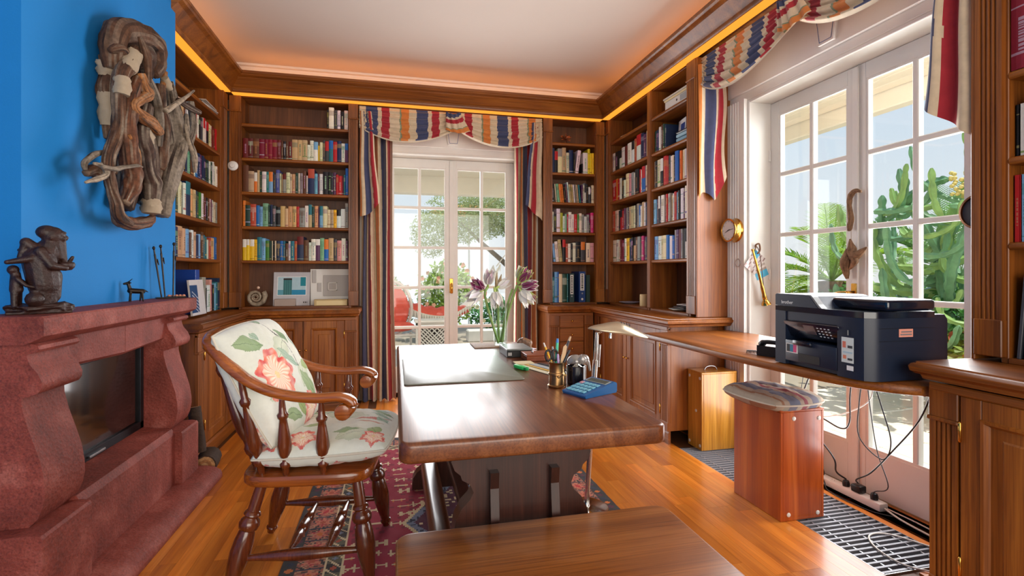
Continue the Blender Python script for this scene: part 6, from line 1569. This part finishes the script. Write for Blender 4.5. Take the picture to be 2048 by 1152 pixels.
# left bookcase: framed picture, blue folder, magazine stack
def blue_pic(u,v):
    if u<.52 and .08<v<.86:
        s=abs((v-.2)-u*-.5); return C(206,210,216) if any(abs(v-(.75-.13*k)+.55*(u-.05*k))<.012 and u>.12 for k in range(5)) else C(22,64,112)
    return C(206,204,204)
picture('framed_picture','framed print of blue palm fronds on the bottom shelf beside blue wall','picture',.25,.245,.012,blue_pic,(40,40),Matrix.Translation((-1.33,3.90,Bz))@Matrix.Rotation(R(90),4,'Z')@Matrix.Rotation(R(-6),4,'X'))
m=MB(); m.cbox(-.008,.008,0,.215,0,.31,.002); o=m.build('blue_folder',plain('folder_blue',(24,66,150),.35)); o.matrix_world=Matrix.Translation((-1.41,4.035,Bz))@Matrix.Rotation(R(90),4,'Z'); tag(o,'tall blue folder behind the framed print on the left bottom shelf','folder')
fo=thing('ring_binder','dark blue ring binder standing behind the framed print','binder',(-1.52,3.93,Bz))
m=MB(); m.cbox(-1.62,-1.37,3.94,4.01,Bz,Bz+.315,.003); m.build('cover',MATS['folder_blue'],fo)
rm=random.Random(9)
for k in range(6):
    c0=rm.choice(((206,200,190),(190,176,160),(214,210,204),(150,140,132))); m=MB(); m.cbox(-.11,.11,-.14,.14,0,.006,.001); o=m.build('magazine',plain('mag_%d'%k,c0,.5,var=.08)); o.matrix_world=Matrix.Translation((-1.52+rm.uniform(-.01,.01),4.36+rm.uniform(-.02,.02),SHZ[0]+.0006+.0066*k))@Matrix.Rotation(R(rm.uniform(-5,5)),4,'Z'); tag(o,['lowest','second','third','fourth','fifth','topmost'][k]+' magazine in the flat stack on the top left shelf','magazine','flat magazines on the left top shelf')
# back-right: thistle ornament, binders
th=thing('wire_ornament','spiky copper ornament on the top shelf of the narrow bookcase','ornament',(1.655,4.76,SHZ[0]+.0006))
M_cop=plain('copper_leaf',(176,112,84),.3,.8,var=.3,scale=60); rr=random.Random(12)
m=MB(); m.lathe([(.001,0),(.020,.0),(.018,.004),(.004,.008),(.003,.03)],(1.655,4.76,SHZ[0]+.0008),10); m.build('stand',M_cop,th)
for k in range(46):
    a=rr.random()*6.28; b_=math.acos(rr.uniform(-.55,1)); d=Vector((sin(b_)*cos(a),sin(b_)*sin(a),cos(b_))); c_=Vector((1.655,4.76,SHZ[0]+.062)); s_=d.orthogonal().normalized()*.007; L=rr.uniform(.035,.072); L=min(L,(.058/abs(d.z) if d.z<-.05 else 1))
    m=MB(); m.add([c_,c_+d*L*.6+s_,c_+d*L,c_+d*L*.6-s_,c_+d*L*.6+d.cross(s_)*.5],[(0,1,4),(0,4,3),(1,2,4),(4,2,3)]); m.build('spike',M_cop,th)
def binder(label,case,x0,w,h,rgb,lab,dep=.22,emblem=False):
    b=thing('ring_binder',label,'binder',tuple(case_matrix(case)@Vector((x0,.005,Bz))),case.rotation_euler.z)
    m=MB(); m.cbox(0,.004,0,dep,0,h,.001); m.cbox(w-.004,w,0,dep,0,h,.001); m.cbox(0,w,-.003,.003,0,h,.001); m.build('cover',plain('binder_%d_%d_%d'%rgb,rgb,.4) if 'binder_%d_%d_%d'%rgb not in MATS else MATS['binder_%d_%d_%d'%rgb],b,world=False)
    m=MB(); m.box(.006,w-.006,.01,dep-.01,.004,h-.01); m.build('sheets',M_paper,b,world=False)
    if lab:
        m=MB(); m.box(w*.2,w*.8,-.0042,-.0032,h*lab[0],h*lab[1]); l=m.build('spine_label',M_paper,b,world=False)
        rb=random.Random(int(x0*1000))
        z=h*lab[0]+.012
        while z<h*lab[1]-.012:
            m=MB(); dz=rb.uniform(.006,.012); m.box(w*.34,w*.66,-.0047,-.0042,z,z+dz); m.build('print_mark',M_iron,l,world=False); z+=dz+.006
        m=MB(); m.lathe([(.006,0),(.008,0.0005),(.008,.0015)],(0,0,0),14); m.xf(Matrix.Translation((w/2,-.003,h*lab[0]*.75))@Matrix.Rotation(R(90),4,'X')); m.build('finger_ring',M_steel,b,world=False)
        if emblem: m=MB(); m.lathe([(.012,0),(.012,.0006)],(0,0,0),6); m.xf(Matrix.Translation((w/2,-.003,h*.10))@Matrix.Rotation(R(90),4,'X')); m.build('emblem',M_paper,b,world=False)
    return b
binder('dark green ring binder with white spine label on the bottom shelf',BBR,.272,.050,.285,(28,60,62),(.28,.95))
binder('dark blue lever arch binder with white spine label on the bottom shelf',BBR,.372,.068,.305,(22,60,118),(.38,.93),emblem=True)
binder('plain dark green folder at the right end of the narrow bookcase bottom shelf',BBR,.448,.040,.27,(30,58,54),None)
# right bookcase bits
def inR(x,y,z): return tuple(case_matrix(BCR)@Vector((x,y,z)))
cd=thing('pillar_candle','cream pillar candle on the bottom shelf of the right bookcase','candle',inR(.62,.06,Bz))
m=MB(); p=inR(.62,.07,Bz); m.lathe([(.001,0),(.034,0),(.035,.002),(.035,.098),(.033,.102),(.020,.100),(.003,.098)],p,24,cap=False); m.build('wax',plain('candle_wax',(226,196,142),.5),cd,smooth=40)
m=MB(); m.tube([(p[0],p[1],p[2]+.098),(p[0]+.001,p[1],p[2]+.108)],.0012,6); m.build('wick',M_black,cd)
tr_=thing('glass_dish','pale shallow dish beside the candle in the right bookcase','dish',inR(.27,.09,Bz))
m=MB(); p=inR(.27,.11,Bz); m.lathe([(.001,.004),(.05,.0),(.055,.001),(.10,.016),(.104,.018),(.098,.018),(.05,.006),(.001,.006)],p,32,cap=False); m.build('dish',plain('pale_dish',(196,196,212),.2,coat=.4),tr_,smooth=True)
bo=thing('dark_bottle','dark glass bottle and candle stub right of the candle','bottle',inR(.765,.07,Bz)); m=MB(); p=inR(.765,.08,Bz); m.lathe([(.001,0),(.026,0),(.028,.004),(.027,.03),(.014,.055),(.008,.08),(.008,.10),(.010,.102),(.006,.102)],p,18,cap=False); m.build('glass',plain('dark_bottle_glass',(26,26,24),.1,coat=.5),bo,smooth=True)
rs=random.Random(21)
for k,(lab) in enumerate(('white crumpled papers at the bottom of the clutter pile','grey brochure in the clutter pile on the right bottom shelf','dark brochure near the top of the clutter pile','pale booklet on top of the clutter pile')):
    c0=((206,200,186),(120,118,120),(44,42,48),(196,190,184))[k]; m=MB(); w,h=.10-.008*k,.075
    m.grid(lambda u,v:((u-.5)*2*w,(v-.5)*2*h,.006*sin(u*5+k)*sin(v*4)+.004),10,8); st=len(m.v)
    o=m.build('brochure',plain('brochure_%d'%k,c0,.5,var=.2,scale=30),smooth=True); so_=o.modifiers.new('t','SOLIDIFY'); so_.thickness=.004
    o.matrix_world=Matrix.Translation(inR(1.20+.03*k,.105,Bz+.006+.014*k))@Matrix.Rotation(R(rs.uniform(-25,25)),4,'Z'); tag(o,lab,'brochure')
m=MB(); m.cbox(-.05,.05,-.06,.06,0,.05,.003); o=m.build('box_camera',plain('grey_case',(150,148,146),.35)); o.matrix_world=Matrix.Translation(inR(1.17,.17,Bz+.062)); 
bpy.data.objects.remove(o)
picture('magazine','magazine with a purple photograph leaning at the right end of the bottom shelf','magazine',.15,.30,.004,lambda u,v: C(186,176,190) if v>.55 else (C(74,60,104) if (v>.36 and u>.35) else (C(176,60,70) if .28<v<.36 else C(130,170,206))),(12,20),Matrix.Translation(inR(1.335,.15,Bz))@Matrix.Rotation(R(-100),4,'Z')@Matrix.Rotation(R(-7),4,'X'))
# binders lying on the top shelf, frame and tray on the second
for k,(h_,c0,lab) in enumerate(((.060,(206,202,194),'white ring binder lying flat on the top shelf of the right bookcase'),(.016,(214,196,150),'cream folder lying on the white binder on the top shelf'),(.012,(196,190,178),'grey folder at the top of the flat pile on the top shelf'))):
    z0=SHZ[0]+.0006+(0,.061,.078)[k]; e=thing('ring_binder' if k==0 else 'folder',lab,'binder' if k==0 else 'folder',inR(1.22,.1,z0),R(-90))
    m=MB(); m.cbox(-.14-.006*k,.19,-.09-.006*k,.10,0,h_,.003); m.build('cover',plain('flat_binder_%d'%k,c0,.45),e,world=False)
    if k==0:
        m=MB(); m.lathe([(.006,0),(.009,0),(.009,.001)],(0,0,0),14); m.xf(Matrix.Translation((.03,-.0905,.03))@Matrix.Rotation(R(90),4,'X')); m.build('finger_hole',M_black,e,world=False); m=MB(); m.box(.075,.155,-.0915,-.0905,.008,.052); m.build('spine_label',plain('binder_lab',(150,156,156),.5),e,world=False)
m=MB(); m.cbox(-.13,.13,-.08,.08,0,.008,.002); o=m.build('paper_sheaf',plain('sheaf',(206,196,170),.7)); o.matrix_world=Matrix.Translation(inR(.40,.10,SHZ[0]+.0006))@Matrix.Rotation(R(-85),4,'Z'); tag(o,'loose sheaf of papers on the far top shelf of right bookcase','papers')
m=MB(); rbox(m,-.02,.02,-.03,.03,0,.05,.004,2); o=m.build('red_box',plain('red_card',(176,36,36),.4),smooth=40); o.matrix_world=Matrix.Translation(inR(.79,.09,SHZ[0]+.0006)); tag(o,'small red box on the top shelf by the divider','box')
picture('white_frame','white framed picture with blue motif on the second shelf right bay','picture',.14,.205,.012,lambda u,v: C(40,62,124) if (.35<u<.9 and .45<v<.85) else C(222,220,216),(24,24),Matrix.Translation(inR(1.175,.09,SHZ[1]+.0006))@Matrix.Rotation(R(-100),4,'Z')@Matrix.Rotation(R(-4),4,'X'))
ty=thing('letter_tray','pale blue letter tray stack on the second shelf right bay','tray',inR(1.33,.10,SHZ[1]+.0006),R(-90))
for k in range(3): m=MB(); m.cbox(-.075,.085,-.10,.10,.03*k,.03*k+(.022 if k<2 else .006),.003); m.build('tray',plain('tray_%d'%k,((120,158,176),(150,186,200),(206,214,218))[k],.35),ty,world=False)
m=MB(); m.cbox(-.077,.087,-.102,-.094,.066,.072,.001); m.build('tray_edge',M_black,ty,world=False)
# right-edge bookcase: orange labelled box, leaning magazines
def inN(x,y,z): return tuple(case_matrix(BCN)@Vector((x,y,z)))
wb_=thing('storage_box','box with orange handwritten label at the right edge','box',inN(.19,.02,SHZ[3]+.0006),R(-90))
m=MB(); m.cbox(-.060,.16,0,.20,0,.20,.003); m.build('body',plain('storage_navy',(38,48,70),.6),wb_,world=False)
m=MB(); m.prism([(-.055,.008),(.05,.008),(.05,.205),(-.048,.205),(-.055,.19)],-.0025,-.0008,'y'); m.build('label_card',plain('orange_card',(206,132,68),.7),wb_,world=False)
text_obj('Weihnachten',.030,M_iron,wb_,Matrix.Translation((-.016,-.003,.018))@Matrix.Rotation(R(90),4,'X')@Matrix.Rotation(R(90),4,'Z'),'handwriting')
for k,(x,h_,c0,lab) in enumerate(((.108,.29,(70,72,78),'grey magazine leaning first on the right-edge bottom shelf'),(.130,.265,(34,60,112),'blue magazine leaning second on the right-edge bottom shelf'),(.150,.30,(176,206,220),'pale blue magazine leaning third on the right-edge bottom shelf'))):
    m=MB(); m.cbox(0,.010,0,.20,0,h_,.001); o=m.build('magazine',plain('nmag_%d'%k,c0,.3,var=.1)); o.matrix_world=Matrix.Translation(inN(x,.01,Bz))@Matrix.Rotation(R(-90),4,'Z')@Matrix.Rotation(R(4),4,'Y'); tag(o,lab,'magazine')
m=MB(); m.cbox(-.01,.16,-.0,.20,0,.004,.001); o=m.build('yellow_folder',plain('yellow_card',(226,190,40),.5)); o.matrix_world=Matrix.Translation(inN(.11,.015,Bz+.312))@Matrix.Rotation(R(-90),4,'Z'); bpy.data.objects.remove(o)

# ================================================================== OUTSIDE
def leafmat(name,rgb,trans=.35,var=.3,scale=6):
    m,nt,b=newmat(name); setp(b,.5,0,.35); c=srgb(*rgb)
    v=texco(nt,'Object'); f=noise(nt,v,scale,3)
    d=tuple(x*(1-var) for x in c[:3])+(1,); l=tuple(min(1,x*(1+var)) for x in c[:3])+(1,)
    col=ramp(nt,f,[(.3,d),(.7,l)]); nt.links.new(col,b.inputs['Base Color'])
    t=nt.nodes.new('ShaderNodeBsdfTranslucent'); nt.links.new(col,t.inputs[0])
    mx=nt.nodes.new('ShaderNodeMixShader'); mx.inputs[0].default_value=trans; out=nt.nodes['Material Output']
    nt.links.new(b.outputs[0],mx.inputs[1]); nt.links.new(t.outputs[0],mx.inputs[2]); nt.links.new(mx.outputs[0],out.inputs[0])
    return m
M_tile=plain('terrace_stone',(226,216,198),.7,var=.08,scale=3,bmp=.15,bscale=60)
M_cream=plain('cream_render',(238,228,210),.8,spec=.2,var=.02)
M_soff=plain('soffit_boards',(240,226,206),.6,var=.04)
# ground far below and sea haze
m=MB(); m.box(-160,200,-120,240,-9.2,-9.0); gs=struct(m.build('ground',plain('pale_sea_haze',(196,206,212),.6)))
m=MB(); m.box(2.58,12.5,-3,12,-9.0,-.09); m.box(-6,2.58,5.2,12.5,-9.0,-.09); terr=struct(m.build('terrace',plain('terrace_bed',(150,138,120),.8)))
tm_=MB(); tm_.cbox(0,.392,0,.392,-.085,-.05,.004); tme=tm_.mesh('tile',M_tile)
for i in range(7):
    for j in range(10): place('tile',tme,terr,(2.59+.4*i,.5+.4*j,0))
for i in range(11):
    for j in range(9): place('tile',tme,terr,(-1.6+.4*i,5.22+.4*j,0))
# covered walk: boarded soffit with edge beam, right and back
sf=sempty('soffit_right',(3.2,2,2.56))
for k in range(8):
    m=MB(); m.cbox(2.60+k*.122,2.60+k*.122+.116,-1.5,6.4,2.56,2.58,.004); m.build('board',M_soff,sf)
m=MB(); m.cbox(3.58,3.69,-1.5,6.4,2.43,2.62,.008); m.build('edge_beam',M_cream,sf); m=MB(); m.box(2.58,3.75,-1.5,6.4,2.62,2.75); m.build('roof_slab',M_cream,sf)
sb=sempty('soffit_back',(.6,6.5,2.7))
m=MB(); m.box(-4,2.6,5.2,8.0,2.70,2.74); m.build('panel',M_cream,sb); m=MB(); m.cbox(-4,2.6,7.9,8.1,2.43,2.75,.01); m.build('edge_beam',M_cream,sb); m=MB(); m.cbox(-4,2.6,6.5,6.62,2.58,2.70,.01); m.build('cross_beam',M_cream,sb)
struct(sf); struct(sb)

def leafcloud(mb,c,rad,n,size,seed,flat=.6):
    r=random.Random(seed)
    for k in range(n):
        while True:
            p=Vector((r.uniform(-1,1),r.uniform(-1,1),r.uniform(-1,1)))
            if .25<p.length<1 and mnoise.noise(p*2.3+Vector((seed,0,0)))>-.22: break
        q=Vector((c[0]+p.x*rad[0],c[1]+p.y*rad[1],c[2]+p.z*rad[2]))
        d=Vector((r.uniform(-1,1),r.uniform(-1,1),r.uniform(-.6,.8))).normalized()*size*r.uniform(.7,1.3); s=d.orthogonal().normalized()*size*.28
        mb.add([q,q+d*.5+s,q+d,q+d*.5-s],[(0,1,2,3)])
def tubeobj(par,name,pts,rad,mat,n=8):
    m=MB(); P=catmull(pts,5); rr=[interp([i/(len(rad)-1) for i in range(len(rad))],rad,i/(len(P)-1)) for i in range(len(P))]; m.tube(P,rr,n); return m.build(name,mat,par,smooth=True)
M_bark=plain('grey_bark',(122,108,92),.8,var=.25,scale=20)
# olive-like tree behind the back terrace
tr1=thing('olive_tree','grey-green tree beyond the back terrace','tree',(3.0,11.2,-.09))
tubeobj(tr1,'trunk',[(3.2,11.2,-.09),(3.0,11.2,.8),(2.5,11.2,1.35),(1.9,11.1,1.85),(1.4,11.0,2.3)],[.10,.08,.06,.045,.02],M_bark)
tubeobj(tr1,'limb',[(2.5,11.2,1.35),(2.55,11.1,1.8),(2.3,11.0,2.3)],[.05,.04,.02],M_bark); tubeobj(tr1,'limb',[(3.0,11.2,.8),(3.1,11.1,1.6),(3.2,11.0,2.4)],[.06,.05,.02],M_bark)
m=MB(); leafcloud(m,(1.55,11.1,2.45),(1.0,.9,.62),9000,.05,3); leafcloud(m,(2.6,11.1,2.6),(1.1,.9,.62),9000,.05,5); leafcloud(m,(.75,11.0,2.05),(.45,.5,.55),2400,.05,7)
cr=m.build('crown',leafmat('olive_leaves',(158,170,112),.45),tr1,recalc=False); cr['kind']='stuff'
# flowering bushes and low wall
def bush(label,c,rad,n,size,rgb,seed,flowers=None,cat='bush'):
    b=thing('flowering_bush' if flowers else 'green_bush',label,cat,(c[0],c[1],c[2]-rad[2]))
    for k in range(4):
        a=k*1.6+seed; tubeobj(b,'stem',[(c[0],c[1],c[2]-rad[2]-.0),(c[0]+.15*rad[0]*cos(a),c[1]+.15*rad[1]*sin(a),c[2]-.3*rad[2]),(c[0]+.5*rad[0]*cos(a),c[1]+.5*rad[1]*sin(a),c[2]+.3*rad[2])],[.018,.014,.006],M_bark,6)
    m=MB(); leafcloud(m,c,rad,n,size,seed); f=m.build('foliage',leafmat('leaf_'+str(len(MATS)),rgb,.4),b,recalc=False); f['kind']='stuff'
    if flowers:
        r=random.Random(seed+1); m=MB()
        for k in range(flowers[1]):
            a=r.random()*6.28; z=r.uniform(-.5,1); q=math.sqrt(max(0,1-z*z*.8)); p=Vector((c[0]+rad[0]*q*cos(a),c[1]+rad[1]*q*sin(a),c[2]+rad[2]*z))
            for j in range(5):
                t=j*1.257; d=Vector((cos(t),-.4,sin(t)))*flowers[2]; s=Vector((-sin(t),0,cos(t)))*flowers[2]*.45; m.add([p,p+d*.6+s,p+d,p+d*.6-s],[(0,1,2,3)])
        fl_=m.build('blossoms',plain('blossom_'+str(len(MATS)),flowers[0],.6),b,recalc=False); fl_['kind']='stuff'
    return b
bush('yellow-green flowering bush behind the hammock on the back terrace',(.95,9.6,.78),(.55,.4,.62),1500,.11,(136,166,70),11,((232,170,140),40,.045))
bush('pale grey-green bush at the left behind the red chair',(-.15,9.8,.55),(.5,.4,.55),900,.09,(150,164,120),12,((232,190,180),14,.045))
bush('bright green low hedge right behind the vase flowers',(2.3,9.9,.36),(.95,.35,.36),2000,.09,(64,136,66),13,((226,210,170),20,.05))
m=MB(); m.cbox(1.3,3.6,9.2,9.45,-.09,.13,.02); tag(m.build('garden_kerb',plain('kerb_stone',(206,204,198),.8,var=.06)),'pale stone kerb before the low hedge on the back terrace','kerb')
# hammock, chair and lattice stand
M_coral=plain('coral_cushion',(226,92,74),.8,var=.12,scale=14,bmp=.2)
hm=thing('hammock','white fringed hammock with coral padding on the back terrace','hammock',(.75,7.3,.5))
def hfn(u,v):
    x=lerp(-.05,1.45,u); s=(u-.45); z=.50+1.35*s*s*(1 if s<0 else 1.75)+.10*(2*v-1)**2; return (x,7.0+.5*v,z)
m=MB(); m.grid(hfn,30,12); c_=m.build('cloth',plain('white_canvas',(232,226,214),.8),hm,smooth=True,recalc=False); q=c_.modifiers.new('t','SOLIDIFY'); q.thickness=.012
m=MB()
for k in range(44):
    u=k/43; p=hfn(u,0); m.add([(p[0]-.016,6.995,p[2]),(p[0]+.016,6.995,p[2]),(p[0],6.99,p[2]-.09-.03*(k%2))],[(0,1,2)])
m.build('fringe',MATS['white_canvas'],hm,recalc=False)
m=MB(); 
def cush(u,v):
    x=lerp(.12,1.02,u); s=(x/1.5+.03-.45); b_=.53+1.35*s*s+.02; e=max(0,1-abs(2*u-1)**4)**.4*max(0,1-abs(2*v-1)**3)**.4; return (x,7.06+.4*v,b_+.15*e+.012*sin(u*34)*e)
m.grid(cush,60,12); m.build('padding',M_coral,hm,smooth=True,recalc=False)
m=MB(); m.ball((1.17,7.2,.90),.13,14,10,sc=(1.0,1.0,.85)); m.build('pillow',M_coral,hm,smooth=True)
m=MB(); m.tube([(1.45,7.25,1.29),(1.95,7.4,1.9)],.008,6); m.tube([(-.05,7.25,.83),(-.6,7.3,1.5)],.008,6); m.build('rope',M_wc,hm)
m=MB(); m.lathe([(.05,0),(.05,2.5)],(2.0,7.42,-.05),10); m.lathe([(.05,0),(.05,2.5)],(-.65,7.32,-.05),10); m.build('post',M_white,hm)
cc=thing('basket_chair','white garden chair with rounded coral cushion on the back terrace','chair',(.02,6.75,-.05))
m=MB(); m.ball((-.05,6.8,.72),.30,18,12,sc=(.75,.35,1.05)); m.build('back_cushion',M_coral,cc,smooth=True)
m=MB(); m.ball((.05,6.65,.50),.18,14,8,sc=(1.1,1.2,.35)); m.build('seat_cushion',M_coral,cc,smooth=True)
m=MB(); m.tube([(-.05+.26*cos(a*pi/12),6.88,.72+.36*sin(a*pi/12)) for a in range(25)],.022,8,cap=False); m.tube([(-.28,6.5,.40),(.33,6.5,.40)],.02,8); m.tube([(-.28,6.5,.40),(-.28,6.9,.42)],.02,8); m.tube([(.33,6.5,.40),(.23,6.9,.42)],.02,8)
for x,y in ((-.26,6.52),(.31,6.52),(-.24,6.86),(.2,6.86)): m.tube([(x,y,.40),(x,y,-.05)],.016,8)
m.build('frame',M_white,cc,smooth=40)
ls=thing('lattice_stand','white lattice stand in front of the hammock on the back terrace','stand',(.46,6.15,-.05))
for k in range(11):
    for sg in (1,-1):
        x=.25+.042*k; a=Vector((x,6.12+.006*sg,.18)); d=Vector((sg*.40,0,.40)); 
        t0,t1=0,1
        lo,hi=.25,.67
        if sg>0: t1=min(1,(hi-x)/.40)
        else: t1=min(1,(x-lo)/.40)
        if t1<.08: continue
        m=MB(); m.tube([a,a+d*t1],.0085,5); m.build('slat',M_white,ls)
for k in range(6):
    for sg in (1,-1):
        z=.18+.064*k+.04; x=.25 if sg>0 else .67; t1=min(1,(.58-z)/.40); 
        if t1<.08: continue
        a=Vector((x,6.12+.006*sg,z)); m=MB(); m.tube([a,a+Vector((sg*.40,0,.40))*t1],.0085,5); m.build('slat',M_white,ls)
m=MB()
for b_ in ((.24,.26,.0,.60),(.66,.68,.0,.60),(.24,.68,.17,.19),(.24,.68,.575,.605)): m.cbox(b_[0],b_[1],6.105,6.135,b_[2]-.05,b_[3],.002)
m.cbox(.22,.70,6.0,6.3,.605,.63,.005); m.cbox(.24,.26,6.27,6.29,-.05,.605,.002); m.cbox(.66,.68,6.27,6.29,-.05,.605,.002); m.build('frame',M_white,ls)
m=MB(); m.box(.262,.658,6.16,6.17,.0,.57); m.build('dark_inner',plain('dark_wicker',(58,46,40),.8),ls)
# parasol far on the left horizon
pa=thing('beach_parasol','small orange parasol seen far beyond the back terrace','parasol',(2.6,14.6,-.09)); m=MB(); m.lathe([(1.15,0),(.6,.16),(.02,.24)],(2.1,14.6,2.96),16,cap=False); m.build('canopy',plain('orange_canvas',(226,150,72),.7),pa,smooth=True); m=MB(); m.lathe([(.03,0),(.03,12.2)],(2.1,14.6,-9.0),8); m.build('pole',M_white,pa)

# palms to the right
M_palm=leafmat('palm_leaves',(160,196,70),.45); M_palm2=leafmat('palm_leaves_dark',(124,168,92),.42); M_trunk=plain('palm_trunk',(126,96,66),.9,var=.35,scale=14,bmp=.5,bscale=30)
def palm(label,base,hz,fronds,L,mat,seed):
    p=thing('palm_tree',label,'palm',base); r=random.Random(seed); bx_,by_,bz_=base
    m=MB(); m.tube([(bx_,by_,bz_),(bx_+.03,by_,bz_+hz*.5),(bx_,by_,bz_+hz)],[.20,.17,.20],12,jit=lambda k,i:.06*sin(i*3+k*2)); m.build('trunk',M_trunk,p,smooth=True)
    top=Vector((bx_,by_,bz_+hz))
    for k in range(fronds):
        a=2*pi*k*.381966+seed; el=R(r.choice((82,70,58,45,30,15,0))) ; l=L*r.uniform(.8,1.1)
        hd=Vector((cos(a),sin(a),0)); P=[]
        for i in range(13):
            t=i/12; s=l*t; P.append(top+hd*(s*cos(el)*(1-.12*t)+.0)+Vector((0,0,s*sin(el)-.55*l*t*t*(.35+.65*cos(el)))))
        m=MB(); m.tube(P,[.018*(1-.85*i/12) for i in range(13)],5)
        side=hd.cross(Vector((0,0,1)))
        for i in range(34):
            t=.12+.86*i/33; f=t*12; j=min(int(f),11); c=P[j].lerp(P[j+1],f-j); tg=(P[j+1]-P[j]).normalized(); nrm=side.cross(tg).normalized()
            w=.34*l*math.sin(pi*min(1,.12+.9*t))**.7*.62+.03
            for sg in (1,-1):
                d=(tg*.62+side*sg*.95+nrm*(.22+r.uniform(-.12,.12))).normalized()*w; q=tg*.009
                m.add([c-q,c+q,c+d*.6+q*.8-Vector((0,0,.02*w)),c+d-Vector((0,0,.10*w)),c+d*.6-q*.8],[(0,1,2,3,4)])
        m.build('frond',mat,p,recalc=False)
    return p
palm('bright green palm in the garden left of the right door middle',(6.9,6.75,-.09),1.15,22,1.9,M_palm,1)
palm('second palm with paler fronds behind the garden cactus',(8.6,6.2,-.09),1.3,20,1.9,M_palm2,4)
palm('palm with arching fronds close behind the brass horn',(6.3,7.6,-.09),.55,20,1.7,M_palm,8)
palm('low palm between the garden cactus and the middle stile',(7.3,5.3,-.09),.35,18,1.5,M_palm2,13)
# candelabra cactus
M_cact=leafmat('cactus_skin',(116,164,120),.12,.25,9); M_cact2=leafmat('cactus_skin_light',(150,186,108),.10,.25,9)
ct=thing('candelabra_cactus','large branching green candelabra cactus outside the right door','cactus',(5.1,3.7,-.09))
def arm(pts,r0,seed,mat,lump=.42):
    P=catmull(pts,15); n_=len(P); s=0; rr=[]; prev=P[0]; rnd=random.Random(seed); per=rnd.uniform(.10,.16)
    for i,p in enumerate(P):
        s+=(p-prev).length; prev=p; ph=(s/per)%1; rr.append(r0*(1-lump+lump*abs(sin(pi*ph))**.5)*(1 if i<n_-3 else (.9,.7,.35)[i-n_+3]))
    m=MB(); N=10; m.tube(P,rr,N,jit=lambda k,i: .25 if i%2==0 else -.28); return m.build('arm',mat,ct,smooth=50)
arm([(5.1,3.7,-.09),(5.12,3.72,.5),(5.05,3.70,1.1),(5.0,3.66,1.6)],.07,1,M_cact)
rc=random.Random(5)
mains=[[(5.0,3.66,1.3),(4.95,3.55,1.7),(4.96,3.42,2.0),(4.93,3.38,2.25),(4.9,3.40,2.55)],[(5.0,3.6,1.2),(4.9,3.75,1.65),(4.75,3.80,1.86),(4.70,3.60,1.98),(4.7,3.40,2.02)],[(5.05,3.7,.9),(4.8,3.95,1.1),(4.7,4.10,1.45),(4.72,4.12,1.72)],[(5.1,3.7,.8),(4.85,3.5,.95),(4.7,3.35,1.3),(4.75,3.2,1.75),(4.8,3.15,2.1)],[(5.0,3.7,1.0),(4.7,3.9,1.02),(4.55,4.05,1.12),(4.55,4.15,1.4)]]
for i,p in enumerate(mains): arm(p,.038,10+i,M_cact if i%2 else M_cact2)
for k in range(72):
    a=rc.uniform(-.5,2.6); z=rc.uniform(.30,1.85); rad=rc.uniform(.0,.35); s=Vector((5.0+rc.uniform(-.45,.35),3.62+rc.uniform(-.65,.65),z)); dx=rc.uniform(-.35,.35); dy=rc.uniform(-.6,.6); L=rc.uniform(.35,.7); up=rc.uniform(.05,.55)
    arm([s,s+Vector((dx*.4,dy*.5,-.02)),s+Vector((dx*.8,dy*.95,up*.35)),s+Vector((dx*.9,dy*1.1,up*.8+.1))],rc.uniform(.022,.033),30+k,M_cact if k%3 else M_cact2)
m=MB(); r=random.Random(2)
for k in range(60):
    p=Vector((4.72+r.uniform(-.1,.1),3.25+r.uniform(-.12,.12),1.95+r.uniform(-.1,.12))); m.ball(p,.018,6,4)
m.build('fruits',plain('cactus_fruit',(222,200,120),.6),ct,smooth=True)
# flower bed by the right terrace
bush('red and yellow flower bed plant beside the printer seen through glass',(4.7,3.05,.35),(.45,.5,.36),1500,.085,(132,160,52),21,((222,110,84),46,.055))
bush('green hedge below the garden cactus',(5.0,3.5,.62),(.5,1.1,.40),3000,.085,(70,134,60),22)
bush('yellow-flowered shrub right of the printer beyond the door',(4.5,2.75,.55),(.30,.32,.28),700,.09,(150,170,60),23,((236,190,60),20,.06))
bush('dense green shrubs below the palms in the garden',(7.2,6.2,.30),(1.5,1.5,.75),5000,.14,(84,140,62),24)
bush('blue-grey spiky shrub between palms and garden cactus',(6.2,4.9,.55),(.5,.5,.50),1600,.11,(96,124,122),25)
bush('green undergrowth behind the brass horn door pane',(5.9,6.9,.25),(1.0,.9,.6),3000,.12,(110,152,62),26)
ro=thing('garden_shed','white-roofed low garden building behind the cactus','building',(10.6,6.0,-.09))
m=MB(); m.box(10.0,11.2,5.2,6.8,-.09,.75); m.build('wall',M_cream,ro); m=MB(); m.prism([(9.85,.72),(10.6,1.12),(11.35,.72),(11.35,.76),(10.6,1.17),(9.85,.76)],5.1,6.9,'y'); m.build('roof',M_white,ro)
for k in range(5):
    m=MB(); y=5.3+.36*k; m.prism([(9.85,.765),(10.6,1.172),(10.6,1.185),(9.85,.778)],y,y+.03,'y'); m.build('roof_batten',plain('roof_batten',(120,122,128),.7) if k==0 else MATS['roof_batten'],ro)
